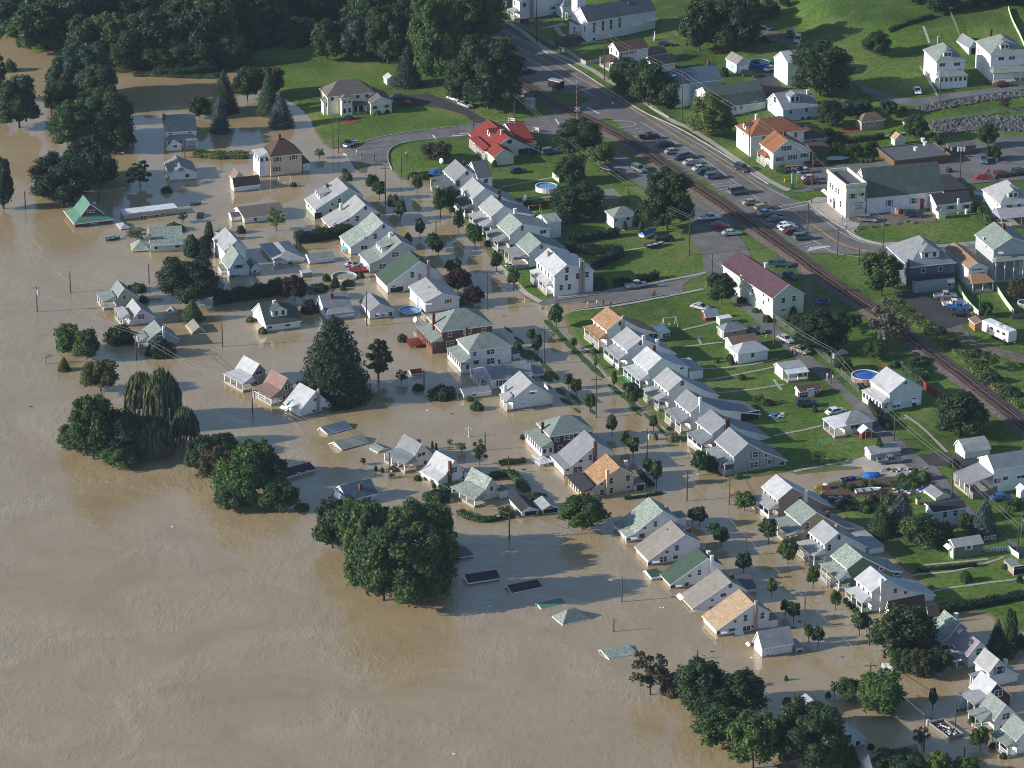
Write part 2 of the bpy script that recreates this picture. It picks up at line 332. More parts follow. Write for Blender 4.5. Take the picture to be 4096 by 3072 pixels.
def pl(t, s):            # 't', 'x,y x,y ...' -> points
    return [(t, *map(float, q.split(','))) for q in s.split()]
ROAD = pl('b','975,120 1180,250 1400,370 1600,490 1800,620 1960,722 2100,795 2205,850')+pl('c','200,965 330,1045 450,1130 560,1200 700,1280 830,1330 930,1400 1040,1480 1150,1540 1300,1580 1420,1590')+pl('o','1000,405 1540,352 2400,280 2400,470 1540,545 1000,605 300,640')+pl('f','1290,30 1180,-10')+pl('c','1000,1645 930,1642 800,1640 720,1590 640,1530 560,1470 470,1420 400,1372 300,1292 180,1192 60,1130')+pl('b','2212,1090 2080,1010 1960,940 1850,852 1760,775 1680,765 1600,690 1600,640 1500,612 1350,592 1170,505 1100,440 1000,300 940,180')
drape('road', [ROAD], M_ASPH, .06, label='wide grey highway with the angled parking bays beside it')
drape('side_road', [pl('b','1600,650 1480,722 1150,790 860,808 500,850 250,890 150,920 90,950 20,975 60,1060 150,1120 300,1120 305,1000 330,960 420,925 600,900 850,875 1160,850 1280,868 1390,900 1500,835 1640,790 1730,762 1800,790 1800,660')], M_ASPH, .075, label='grey side road bending from the crossing down into the flood')
drape('driveway', [pl('b','420,618 560,605 690,655 840,720 935,778 870,806 800,745 640,700 490,682')], M_ASPD, .07, label='dark asphalt driveway of the cream corner house')
drape('back_street', [pl('b','1560,980 1800,985 1990,1100 2150,1190 2212,1250')+pl('c','200,1362 420,1408 780,1325 830,1350 480,1428 480,1462 330,1470 250,1530')+pl('f','360,-130 420,-60 460,60 360,60 290,55 200,100 60,150 0,190')+pl('e','2212,235 1480,362 1380,380 1290,330 1300,285 1420,262 2212,135')+pl('f','100,110 135,100 130,0')+pl('c','60,1560 60,1420')], M_ASPH, .06, label='grey back street between the houses and the railway')
drape('alley', [pl('f','150,110 290,50 345,190 385,265 600,450 730,560 870,680 980,770 1060,860 1180,960 1290,1080 1400,1180 1530,1290 1650,1372 1750,1500 1850,1620 2000,1760 2212,1900')+pl('i','2212,300 2040,120 1940,60 1830,0')+pl('f','1700,1560 1600,1450 1560,1405 1480,1425 1430,1340 1380,1290 1270,1175 1130,1010 1010,880 860,760 700,640 560,500 400,350 250,230')], M_ASPH, .065, label='narrow grey alley running behind the back gardens')
drape('concrete_apron', [pl('f','990,1365 1170,1302 1250,1332 1420,1342 1500,1395 1480,1430 1250,1432 1150,1432 1175,1400 1160,1370')], M_CONC, .09, label='pale concrete apron at the edge of the flooded lane')
drape('gravel_yard', [pl('f','780,110 560,-60 520,-120 620,-60 700,10 780,130 850,200 840,330 800,330')], M_GRAV, .05, label='gravel yard between the railway and the purple roofed building')
drape('parking_lot', [pl('o','300,1040 650,1080 900,1170 1250,1180 1400,1480 1250,1560 1100,1600 900,1560 500,1250 350,1150')], M_ASPD, .07, label='dark parking lot behind the grey double house')
drape('gravel_lane', [pl('f','1690,450 1800,430 1900,560 2050,600 2212,640 2500,700 2500,760 2212,700 2000,640 1830,560')], M_GRAV, .06, label='gravel lane past the white caravan')
drape('service_road', [pl('c','690,1250 910,1205 900,1140 1740,1130 1850,1190 2212,1165 2400,1150 2400,860 2212,890 1990,872 1900,905 1720,935 1280,1048 1000,1066 760,1092 735,1120 800,1190 780,1222')], M_ASPH, .07, label='grey service road around the flat roofed bank')
drape('upper_road', [pl('c','1100,515 1180,552 1370,628 1500,642 1620,625 1800,596 2212,555 2500,520 2500,560 2212,585 1800,640 1650,668 1500,692 1370,672 1250,640 1150,575')], M_ASPH, .07, label='narrow grey road above the stone embankment')
drape('farm_track', [pl('c','500,170 590,190 700,265 780,310 900,330 760,340 600,265 510,235')], M_GRAV, .06, label='gravel track leading up behind the tall white barn')
drape('yard', [pl('c','470,470 590,450 640,560 720,590 760,640 560,640 510,600')], M_ASPD, .07, label='dark asphalt yard between blue garage and white barn')
drape('church_drive', [pl('x','100,300 360,240 900,130 1000,180 700,200 400,280 200,320')], M_ASPD, .06, label='driveway on the left of the white church')
drape('side_drive', [pl('f','1520,1290 1720,1272 1830,1310 1920,1322 1960,1380 1830,1358 1600,1360')], M_ASPD, .08, label='dark driveway by the white barn roofed garage')
drape('footpath', [pl('x','960,500 820,480 750,440 830,380 900,400 1000,470 1300,450 1290,470'), pl('x','520,330 800,250 870,280 720,300'), pl('x','700,300 760,390 830,400 760,300')], M_CONC, .09, label='pale concrete walks on the lawn before the church')
drape('garden_plot', [pl('f','1040,1460 1300,1440 1480,1380 1600,1440 1640,1520 1450,1560 1150,1560'), pl('f','950,1480 1050,1465 1150,1560 960,1600 900,1560'), pl('u','1340,810 1640,790 1600,850 1350,850')], M_SOIL, .05, label='brown soil of the vegetable gardens')
drape('red_gravel_bed', [pl('c','980,850 1140,820 1160,850 1010,870'), pl('b','0,785 70,770 130,780 60,805 0,800'), pl('f','470,370 530,380 600,430 560,430')], M_RED, .06, label='red gravel beds beside houses')
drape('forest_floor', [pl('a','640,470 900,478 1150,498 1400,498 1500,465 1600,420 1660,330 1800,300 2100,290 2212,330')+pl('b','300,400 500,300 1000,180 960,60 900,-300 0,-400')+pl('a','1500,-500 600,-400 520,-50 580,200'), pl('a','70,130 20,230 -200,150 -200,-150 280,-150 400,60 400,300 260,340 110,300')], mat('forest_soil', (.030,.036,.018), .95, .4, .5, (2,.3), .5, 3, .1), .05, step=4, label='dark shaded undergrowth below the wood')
drape('forecourt', [pl('c','815,1322 905,1292 930,1310 1060,1412 1110,1440 1150,1450 1110,1500 1040,1480 950,1410')], M_CONC, .10, label='pale concrete forecourt of the hall')
drape('gravel_patch', [pl('c','1070,1400 1250,1370 1440,1360 1640,1390 1640,1440 1440,1440 1300,1460 1140,1470')], M_GRAV, .09, label='grey gravel parking patch behind the hall')
mk = MB()
YC = pl('b','1025,240 1290,380 1530,500 1800,650 1960,757 2212,910')+pl('c','200,1022 400,1150 520,1232')
YC2 = pl('c','710,1365 850,1462 980,1555 1080,1600 1260,1640')+pl('o','280,490 640,500 1080,475 1540,430 2300,350')
for s_ in (-.16, .16): ribbon(mk, YC, .14, .085, s_); ribbon(mk, YC2, .14, .085, s_)
ribbon(mk, pl('c','540,1248 700,1356'), .14, .085, -.16, dash=(1.2,1.2))
mk.obj('yellow_road_line', M_YEL)['kind'] = 'structure'
mk = MB()
for q in (pl('b','1025,187 1300,330 1590,492 1800,625')+pl('c','-60,838 130,950 330,1075'), pl('c','420,1140 560,1222 690,1290'), pl('c','850,1370 1000,1490 1130,1560 1280,1598 1420,1610'), pl('c','830,1350 1010,1462 1130,1530 1290,1585'),
          pl('b','1060,305 1300,430 1640,630'), pl('b','1940,795 2212,952')+pl('c','150,1045 340,1180 600,1375 760,1490 900,1592 1010,1645 1200,1672'), pl('o','0,550 300,570'), pl('o','1040,410 1540,365 2300,290'), pl('b','1760,782 1850,785 1905,800 1900,815 1795,830')):
    ribbon(mk, q, .15, .085)
for x0,y0,x1,y1 in ((1590,695,1670,738),(1385,772,1412,810),(590,875,612,905),(715,878,835,880),(765,868,840,862)):
    ribbon(mk, pl('b', f'{x0},{y0} {x1},{y1}'), .5, .09)
for q in (pl('c','600,1370 820,1322'), pl('c','590,1350 800,1305')): ribbon(mk, q, .2, .09)
bays = [('b',1830,848,1945,830),('b',1865,865,1960,850),('b',1890,890,1970,876),('b',1925,918,2030,905),('b',1985,945,2080,930),('b',2090,1040,2212,1022),('c',170,1200,320,1185),('c',200,1215,350,1195),('c',235,1232,300,1222),
        ('c',265,1245,330,1235),('c',345,1308,470,1285),('c',375,1330,430,1320),('c',420,1345,480,1335),('c',480,1375,520,1368),('c',520,1400,560,1392),('c',560,1425,600,1416),('c',600,1460,650,1450),('c',640,1480,680,1472),('c',690,1525,740,1516),('c',740,1590,880,1562),('c',790,1602,900,1578),('c',60,1165,120,1158),('c',0,1110,60,1098),('c',20,1130,90,1120)]
for t_,x0,y0,x1,y1 in bays: ribbon(mk, [(t_,x0,y0),(t_,x1,y1)], .13, .095)
for j in range(9):
    ribbon(mk, [('c',810+j*15,1628-j*3),('c',835+j*15,1602-j*1)], .3, .095)
ribbon(mk, pl('c','800,1630 950,1610 955,1596 930,1594 820,1605'), .12, .095)
mk.obj('white_road_line', M_WHT)['kind'] = 'structure'
sw = MB()
ribbon(sw, pl('x','60,185 330,330 520,480 700,590 1100,760 1300,890')+pl('b','1870,600 2120,770 2205,812')+pl('c','40,830 200,930 420,1082 560,1172 690,1236'), 1.7, .12)
ribbon(sw, pl('c','820,1320 920,1290 1040,1400 1040,1470'), 2.6, .115); ribbon(sw, pl('c','850,1335 960,1420 1060,1478 1130,1540 1270,1580 1400,1578')+pl('o','980,385 1540,332 2300,260'), 1.8, .12)
ribbon(sw, pl('b','1060,1600')+pl('e','1000,30 1100,140 1190,240 1290,300'), 1.3, .1)
ribbon(sw, pl('e','1400,268 1800,215 2212,140')+pl('f','60,130 150,110'), 1.0, .12); ribbon(sw, pl('e','1490,362 1800,320 2212,243')+pl('f','135,215'), 1.0, .12)
ribbon(sw, pl('i','2212,385 2400,350'), 1, .1)
for q in ('f:0,480 130,450 240,422','f:0,590 130,575 260,560','f:80,735 360,715 620,668','f:160,805 400,760 620,715','f:230,888 450,865 660,832','f:590,1165 800,1125 905,1098','f:720,1398 900,1362 1080,1325','f:1440,1030 1560,1120 1720,1278',
          'i:1570,345 1750,328 1980,305','i:1480,415 1750,385 2000,322 2080,292','i:1600,520 1900,470 2140,440 2212,430','i:1640,640 1900,590 2212,535','f:590,800 640,870','f:100,530 120,570','b:1040,1210 1240,1175 1370,1150','b:1140,1320 1240,1290 1370,1270',
          'b:1790,1500 1900,1480','b:1700,1640 2000,1600 2100,1580','c:1540,430 1600,530 1650,620','c:1560,170 1600,280','e:1560,590 1660,640','e:1730,790 1850,775','c:1100,905 1300,880 1440,860','i:2140,440 2212,420','x:0,170 200,140','f:1280,1290 1420,1280'):
    t_, s_ = q.split(':'); ribbon(sw, pl(t_, s_), .7, .07)
sw.obj('pavement', M_CONC)['kind'] = 'structure'
# narrow grass verges standing just clear of the water beside the flooded pavement
gv = MB(); pv = MB()
def verge(mb, pts, w, z=.10):
    C = catmull([hit(*S(*q))[:2] for q in pts], 1.0); n = len(C); prev = None
    for i, c in enumerate(C):
        t = C[min(i+1,n-1)]-C[max(i-1,0)]; t = t/(np.linalg.norm(t)+1e-9); nn = np.array([-t[1], t[0]]); ww = w*(1+.12*math.sin(i*1.3)+.08*math.sin(i*.47))*(min(1,.35+i*.4,.35+(n-1-i)*.4)); zz = max(hz(*c), 0)+z
        row = [(*(c-nn*ww/2),zz-.2),(*(c-nn*ww/2.6),zz),(*(c+nn*ww/2.6),zz),(*(c+nn*ww/2),zz-.2)]
        if prev: mb.add(prev+row, [(0,1,5,4),(1,2,6,5),(2,3,7,6)])
        prev = row
for q, w_ in ((pl('e','1318,415 1420,520 1510,612 1600,700 1695,790'),1.7),(pl('e','1730,832 1800,890 1880,955 1945,1012'),1.6),(pl('e','1960,1020 2060,1120 2150,1210'),1.0),(pl('e','1055,458 1080,478 1108,498'),1.0),(pl('e','1122,523 1150,545 1180,570'),1.3),
   (pl('e','1208,610 1250,650 1310,708 1405,805'),1.9),(pl('e','1155,600 1190,640 1225,670'),2.6),(pl('e','1270,740 1310,780 1360,815'),2.8),(pl('e','1395,855 1420,878 1440,900'),2.0),(pl('e','1420,922 1450,940 1490,962'),2.4),(pl('e','1485,893 1515,922 1548,955'),1.4),
   (pl('e','1608,990 1625,1008 1635,1025'),1.4),(pl('r','900,50 940,85 985,118'),1.3),(pl('r','1740,10 1830,90 1920,170'),.8)): verge(gv, q, w_)
gv.obj('grass_verge', mat('verge_grass', (.055,.095,.026), .95, .3, .8, (3,.3), .4, 4, .1))['kind'] = 'structure'
verge(pv, pl('e','1350,412 1460,510 1560,600 1660,700 1760,810 1880,910 2010,1040'), 1.2, .02); verge(pv, pl('e','1180,600 1290,700 1390,800'), 1.0, .02); verge(pv, pl('e','1380,815 1450,870 1550,965'), 1.0, .02)
pv.obj('wet_pavement', mat('wet_concrete', (.25,.215,.17), .6, .2, 1.0, (5,.06)))['kind'] = 'structure'
kb = MB()          # kerb stones of the highway and the side streets
def kerb(mb, pts, w=.25, hgt=.26, side=0):
    C = path_pts(pts, 1.5); n = len(C); prev = None
    for i, c in enumerate(C):
        t = C[min(i+1,n-1)]-C[max(i-1,0)]; t = t/(np.linalg.norm(t)+1e-9); nn = np.array([-t[1], t[0]])
        a = c+nn*(side-w/2); b2 = c+nn*(side+w/2); z = hz(*c)
        row = [(a[0],a[1],z-.1),(a[0],a[1],z+hgt),(b2[0],b2[1],z+hgt),(b2[0],b2[1],z-.1)]
        if prev: mb.add(prev+row, [(0,1,5,4),(1,2,6,5),(2,3,7,6)])
        prev = row
kerb(kb, pl('b','1180,258 1400,378 1600,498 1800,628 1960,728')+pl('c','0,845 200,962 330,1042 450,1126 560,1196'))
kerb(kb, pl('b','1130,780 860,808 500,850 250,890 150,920')); kerb(kb, pl('b','330,1100 302,1040 305,985 340,950 420,925 600,900 830,880'))
kerb(kb, pl('c','860,1350 960,1430 1060,1490 1150,1545 1300,1590 1420,1594')); kerb(kb, pl('e','1400,285 1800,228 2212,146')); kerb(kb, pl('e','1490,355 1800,308 2212,236'))
kb.obj('kerb', M_CONC)['kind'] = 'structure'
# railway
RP = pl('b','1000,470 1175,560 1300,630 1470,722 1640,805 1800,885 1950,980 2130,1110')+pl('c','210,1302 400,1432 600,1572 720,1655')+pl('f','900,130 1100,270 1300,405 1560,600 1800,780 2000,940 2212,1110 2400,1260')
C = path_pts(RP, 1.5); tr = MB(); n = len(C)
def tang(C, i):
    t = C[min(i+1,len(C)-1)]-C[max(i-1,0)]; return t/(np.linalg.norm(t)+1e-9)
rows = []
for i, c in enumerate(C):
    t = tang(C, i); nn = np.array([-t[1], t[0]]); z = hz(*c)
    rows.append([(*(c+nn*q), (hz(*(c+nn*q))-.05 if abs(q) > 3 else z+.32)) for q in (-3.3,-1.7,0,1.7,3.3)])
for i in range(n-1):
    for j in range(4): tr.add([rows[i][j],rows[i][j+1],rows[i+1][j+1],rows[i+1][j]], [(0,1,2,3)], 0)
fine = catmull(C[::2], .62)
for i in range(len(fine)-1):
    c = fine[i]; t = tang(fine, i); nn = np.array([-t[1], t[0]]); z = hz(*c)+.32
    cs = [c+nn*a+t*b2 for a, b2 in ((-1.3,-.12),(1.3,-.12),(1.3,.12),(-1.3,.12))]
    tr.add([(*q,z-.02) for q in cs]+[(*q,z+.1) for q in cs], [(4,5,6,7),(0,1,5,4),(1,2,6,5),(2,3,7,6),(3,0,4,7)], 1)
M_TIE = mat('sleeper_wood', (.075,.05,.038), .9, .3, 2); M_RAIL = mat('rail_steel', (.24,.15,.11), .35, .15, 2, spec=.6, metal=.6)
rt = empty('railway_track', (0,0,0)); tag(rt, 'single railway track on brown ballast running past the highway parking', 'railway')
tr.obj('track_bed', [M_BALL, M_TIE], rt)
for sgn in (-.72, .72):
    rl = MB(); prev = None
    for i, c in enumerate(C):
        t = tang(C, i); nn = np.array([-t[1], t[0]]); z = hz(*c)+.42; a = c+nn*(sgn-.06); b2 = c+nn*(sgn+.06)
        row = [(*a,z),(*a,z+.16),(*b2,z+.16),(*b2,z)]
        if prev: rl.add(prev+row, [(0,1,5,4),(1,2,6,5),(2,3,7,6)])
        prev = row
    rl.obj('rail', M_RAIL, rt)

# the thin summer air between the helicopter and the far side of the valley
hzb = MB().box(-2700,-2700,-4,2700,6300,345).obj('haze', None) if False else None
hm = bpy.data.materials.new('thin_haze'); hm.use_nodes = True; N, L = nodes(hm); N.remove(N['Principled BSDF']); vp = N.new('ShaderNodeVolumePrincipled')
vp.inputs['Color'].default_value = (.62,.80,1.0,1); vp.inputs['Density'].default_value = .00004; vp.inputs['Anisotropy'].default_value = .2; L.new(vp.outputs[0], N['Material Output'].inputs['Volume'])
hzo = MB().box(-2700,-2700,-4,2700,6300,345).obj('haze', hm); tag(hzo, 'thin bluish air haze over the whole valley', None, None, 'stuff')
# ---------------------------------------------------------------- buildings
ROWA = 20.3
def clipz(prof, xa, xb):
    """points of the profile between xa and xb, with the ends cut in"""
    def zat(x):
        for (x0,z0),(x1,z1) in zip(prof, prof[1:]):
            if min(x0,x1)-1e-6 <= x <= max(x0,x1)+1e-6 and x1 != x0: return z0+(z1-z0)*(x-x0)/(x1-x0)
        return prof[0][1] if x < prof[0][0] else prof[-1][1]
    return [(xa, zat(xa))]+[p for p in prof if xa < p[0] < xb]+[(xb, zat(xb))], zat
def house(label, blocks, cat='house', group=None, name='house'):
    b0 = blocks[0]; t = b0['t']; X, Y = S(t, b0['N'][0], b0['yb']); g = hit(X, Y)
    root = empty(name, g, R(b0.get('a', ROWA))); tag(root, label, cat, group)
    cx, cy = S(t, *b0['N']); ANCH.append([label, cx, cy]); bpy.context.view_layer.update()
    for b in blocks: block(root, b)
    return root
DA = dict(u=23, v=23, p=24, k=24, s=36, o=16, z=20)
def B(t, N, yb, prof, ext, face='R', wall='white', roof='g2', **k):
    d = dict(a=DA.get(t, ROWA), t=t, N=N, yb=yb, prof=prof, ext=ext, face=face, wall=wall, roof=roof); d.update(k); return d
def plane_px(X, Y, p0, nrm):
    d = ray(X, Y); t = ((p0-CAMP)@nrm)/(d@nrm); return CAMP+d*t
def block(root, b):
    t = b['t']; a = R(b.get('a', ROWA)); ex = np.array([math.cos(a), math.sin(a), 0]); ey = np.array([-math.sin(a), math.cos(a), 0])
    g = hit(*S(t, b['N'][0], b['yb']))
    if 'zb' in b: g[2] = b['zb']
    top = plane_px(*S(t, *b['N']), g, np.array([0,1.0,0])); O = np.array([top[0], g[1], g[2]]); he = top[2]-g[2]
    face = b['face']
    W = lambda x, y, z: O+ex*x+ey*y+np.array([0,0,z])
    def loc(P): v = P-O; return v@ex, v@ey, v[2]
    uz = b.get('under', .7)
    Mw = Matrix.Translation(Vector(O)) @ Matrix.Rotation(a, 4, 'Z'); Ml = root.matrix_world.inverted() @ Mw
    # profile and length in the block's own frame
    gp, gn = (O, -ey) if face == 'R' else (O, -ex)
    prof = [(0.0, he)]
    for q in b.get('pn', ()): prof.append((float(q[0]), he+q[1]))
    for q in (b['prof'] if 'pn' not in b else ()):
        P = plane_px(*S(t, *q), gp, gn); l = loc(P); prof.append(((l[0] if face == 'R' else l[1]), l[2]))
    for i in range(1, len(prof)):
        if prof[i][0] <= prof[i-1][0]+.05: prof[i] = (prof[i-1][0]+.3, prof[i][1])
    e = b['ext']
    if isinstance(e, tuple):
        P = atz(*S(t, *e), O[2]+he); l = loc(P); Ln = l[1] if face == 'R' else l[0]
        if Ln < 2.5 and not b.get('small'): Ln = 2.5
        Ln = max(Ln, 1.2)
    else: Ln = e
    Wd = prof[-1][0]; rt, wt = roofm(b['roof']), wallm(b['wall'])
    kind = b.get('kind', 'gable'); ov, og = b.get('ov', .28), .18
    if min(Wd, Ln) < 4: ov = .15; og = .1
    parts = {}
    def mk(mb, nm, m, par=root): return mb.obj(nm, m, par, Ml if par is root else Matrix.Identity(4))
    ax = 'y' if face == 'R' else 'x'
    if kind in ('gable', 'flat'):
        inner, zat = clipz(prof, ov, Wd-ov)
        if kind == 'flat': inner = [(ov, he), (Wd-ov, he)]; zat = lambda x: he
        low = [(Wd-ov, -uz), (ov, -uz)]
        wb_ = MB().prism([(x, z-.03) for x, z in inner]+low, og, Ln-og, axis=ax)
        wob = mk(wb_, 'wall', wt)
        th = .16
        if kind == 'flat':
            rf = MB().prism([(0,he),(0,he+.2),(Wd,he+.2),(Wd,he)], 0, Ln, axis=ax); par_h = b.get('parapet', .0)
            if par_h:
                pw = MB(); e_ = .3; z0, z1 = he+.1, he+.1+par_h
                A, Bx = (Wd, Ln) if face == 'R' else (Ln, Wd)
                pw.box(-.02,-.02,z0,A+.02,e_,z1).box(-.02,Ln-e_ if face=='R' else Bx-e_,z0,A+.02,Bx+.02,z1).box(-.02,e_,z0,e_,Bx-e_,z1).box(A-e_,e_,z0,A+.02,Bx-e_,z1)
                mk(pw, 'parapet', wallm(b.get('pcol', b['wall'])))
        else:
            up = prof; dn = [(x, z-th) for x, z in prof][::-1]
            rf = MB()
            for (x0,z0),(x1,z1) in zip(prof, prof[1:]):
                rf.prism([(x0,z0),(x1,z1),(x1,z1-th),(x0,z0-th)], 0, Ln, axis=ax)
        rob = mk(rf, 'roof', rt)
        if kind == 'gable' and b.get('trim', True):
            tm = MB(); e2 = .06
            for (x0,z0),(x1,z1) in zip(prof, prof[1:]):
                tm.prism([(x0,z0-.02),(x1,z1-.02),(x1,z1-.27),(x0,z0-.27)], -e2, -.003, axis=ax)
            xe0, ze0 = prof[0]
            if face == 'R': tm.box(-.08, -.0, ze0-.25, -.003, Ln, ze0-.06)
            else: tm.box(-.0, -.08, ze0-.25, Ln, -.003, ze0-.06)
            mk(tm, 'fascia', wallm(b['trimc']) if b.get('trimc') else M_TRIM)
        A, Bw = (Wd, Ln) if face == 'R' else (Ln, Wd)
    else:                                                    # hip
        A = Wd if face == 'R' else Ln; Bw = Ln if face == 'R' else Wd
        rise = b.get('rise', 2.2); hr = min(A, Bw)/2*b.get('hipf', 1.0)
        if A >= Bw: r0, r1 = (hr, Bw/2), (A-hr, Bw/2)
        else: r0, r1 = (A/2, hr), (A/2, Bw-hr)
        rf = MB(); v = [(0,0,he),(A,0,he),(A,Bw,he),(0,Bw,he),(*r0,he+rise),(*r1,he+rise)]
        if A >= Bw: f = [(0,1,5,4),(1,2,5),(2,3,4,5),(3,0,4)]
        else: f = [(0,1,4),(1,2,5,4),(2,3,5),(3,0,4,5)]
        rf.add(v, f); rf.box(0,0,he-.16,A,Bw,he-.004); rob = mk(rf, 'roof', rt)
        mk(MB().box(-.06,-.06,he-.22,A+.06,-.003,he-.03).box(-.06,-.003,he-.22,-.003,Bw,he-.03), 'fascia', M_TRIM)
        mk(MB().box(ov,ov,-uz,A-ov,Bw-ov,he-.1), 'wall', wt); zat = lambda x: he
        og = ov
    xw = ov if (face == 'R' or kind == 'hip') else og; yw = og if (face == 'R' or kind == 'hip') else ov
    # windows, doors: pixel centres on the right-hand (y=yw) and left-hand (x=xw) faces
    def opening(nm, xx, yy, wd, hh, side, tr_=M_TRIM, pane=M_GLASS, shut=None):
        p0 = W(0, yw, 0) if side == 'R' else W(xw, 0, 0); P = plane_px(*S(t, xx, yy), p0, -ey if side == 'R' else -ex); l = loc(P)
        c = l[0] if side == 'R' else l[1]; z = l[2]
        if nm == 'door': z = max(z, 1.1); z = hh/2+.15
        z0, z1 = z-hh/2, z+hh/2; fr = MB(); f_ = .11
        def bx(mb, c0, z0, c1, z1, d0, d1):
            if side == 'R': mb.box(c0, yw-d1, z0, c1, yw-d0, z1)
            else: mb.box(xw-d1, c0, z0, xw-d0, c1, z1)
        bx(fr, c-wd/2-f_, z0-f_, c+wd/2+f_, z0, -.05, .07); bx(fr, c-wd/2-f_, z1, c+wd/2+f_, z1+f_, -.05, .07)
        bx(fr, c-wd/2-f_, z0, c-wd/2, z1, -.05, .07); bx(fr, c+wd/2, z0, c+wd/2+f_, z1, -.05, .07)
        if hh > 1 and nm == 'window': bx(fr, c-wd/2, z-.03, c+wd/2, z+.03, -.05, .05)
        if wd > 1.4 and nm == 'window': bx(fr, c-.05, z0, c+.05, z1, -.05, .06)
        o = mk(fr, nm, tr_); pn = MB(); bx(pn, c-wd/2-.01, z0-.01, c+wd/2+.01, z1+.01, -.05, .02)
        mk(pn, 'pane' if nm == 'window' else 'panel', pane, o)
        if shut:
            for s2 in (-1, 1):
                sh = MB(); cc = c+s2*(wd/2+f_+.2); bx(sh, cc-.18, z0-.08, cc+.18, z1+.08, -.02, .06); mk(sh, 'shutter', wallm(shut), o)
    for side, key in (('R','wr'), ('L','wl')):
        for q in b.get(key, []):
            xx, yy = q[0], q[1]; wd = q[2] if len(q) > 2 else .85; hh = q[3] if len(q) > 3 else 1.35; sh = q[4] if len(q) > 4 else None
            opening('window', xx, yy, wd, hh, side, wallm(b['wtrim']) if b.get('wtrim') else M_TRIM, M_GLASS, sh)
    for side, key in (('R','dr'), ('L','dl')):
        for q in b.get(key, []):
            opening('door', q[0], q[1], q[2] if len(q) > 2 else .95, q[3] if len(q) > 3 else 2.1, side, M_TRIM, wallm(q[4]) if len(q) > 4 else M_DARK)  # without a colour the panel is painted dark, as shade in an opening
    if b.get('auto'):                                     # evenly spaced upstairs windows on the left face
        nwin = b['auto']
        for i in range(nwin):
            c = Bw*(i+.7)/(nwin+.4); z = he-1.15; f_ = .1; fr = MB()
            fr.box(xw-.06, c-.5, z-.72, xw+.05, c+.5, z+.72); o = mk(fr, 'window', M_TRIM)
            mk(MB().box(xw-.08, c-.38, z-.6, xw-.05, c+.38, z+.6), 'pane', M_GLASS, o)
    # chimneys: (u along the block's length, x or y across, height above that roof point, width, colour)
    for c in b.get('ch', []):
        u, off, hh = c[0], c[1], c[2]; cm = M_BRICK if len(c) < 4 or c[3] is None else (wallm(c[3])); wd = .32 if len(c) < 5 else c[4]
        zr = (zat(off) if kind != 'hip' else he+b.get('rise', 2.2)*min(1, min(off, Wd-off)/(min(A,Bw)/2)))
        px, py = (off, u*Ln) if face == 'R' else (u*Ln, off)
        cb = MB().box(px-wd, py-wd, zr-1.2, px+wd, py+wd, zr+hh).box(px-wd-.06, py-wd-.06, zr+hh, px+wd+.06, py+wd+.06, zr+hh+.12)
        mk(cb, 'chimney', cm)
    for c in b.get('stack', []):                          # outside stack: pixel x, pixel y of its top, width, colour, side
        side = c[4] if len(c) > 4 else 'R'
        p0 = W(0, yw-.3, 0) if side == 'R' else W(xw-.3, 0, 0); P = plane_px(*S(t, c[0], c[1]), p0, -ey if side == 'R' else -ex); l = loc(P)
        wd = c[2]/2
        if side == 'R': cb = MB().box(l[0]-wd, yw-.62, -uz, l[0]+wd, yw-.004, l[2])
        else: cb = MB().box(xw-.62, l[1]-wd, -uz, xw-.004, l[1]+wd, l[2])
        mk(cb, 'chimney', M_BRICK if c[3] is None else wallm(c[3]))
    # porches: (side, pixel of the near outer eave corner, eave height, top height, from, to, style)
    for pc in b.get('porch', []):
        side, px, ze, zt, s0, s1 = pc[:6]; st = pc[6] if len(pc) > 6 else 'open'; rc = pc[7] if len(pc) > 7 else b['roof']; hip = pc[8] if len(pc) > 8 else True
        wcol = pc[9] if len(pc) > 9 else b['wall']
        full = Bw if side == 'L' else A
        s0 = s0*full; s1 = s1*full
        if isinstance(px, tuple):
            P = atz(*S(t, *px), O[2]+ze); l = loc(P); D = -l[0] if side == 'L' else -l[1]
            near = (l[1] if side == 'L' else l[0])
            if abs(near-s0) < 2.5: s0 = near
        else: D = px
        D = min(max(D, 1.0), 5.5); base = yw if side == 'R' else xw
        T = (lambda s_, d, z: (s_, base-d, z)) if side == 'R' else (lambda s_, d, z: (base-d, s_, z))
        D2 = D+base; rfm = MB(); in_ = min(1.2, (s1-s0)*.3) if hip else 0
        v = [T(s0,D2,ze), T(s1,D2,ze), T(s1-in_,0.0,zt), T(s0+in_,0.0,zt), T(s0,0.0,ze+(0 if hip else zt-ze)), T(s1,0.0,ze+(0 if hip else zt-ze))]
        v2 = [(q[0],q[1],q[2]-.15) for q in v]
        rfm.add(v+v2, [(0,1,2,3),(0,3,4),(1,5,2),(6,7,1,0),(6,0,4,10),(7,11,5,1),(6,10,11,7)]); ro = mk(rfm, 'porch_roof', roofm(rc))
        L_ = s1-s0; npost = max(2, int(round(L_/2.6))+1); po = MB(); dz = D2-.25; ft = .45 if st != 'encl' else -uz
        def bx(mb, s_0, d0, z0, s_1, d1, z1):
            p, q = T(s_0,d0,z0), T(s_1,d1,z1); mb.box(min(p[0],q[0]), min(p[1],q[1]), min(z0,z1), max(p[0],q[0]), max(p[1],q[1]), max(z0,z1))
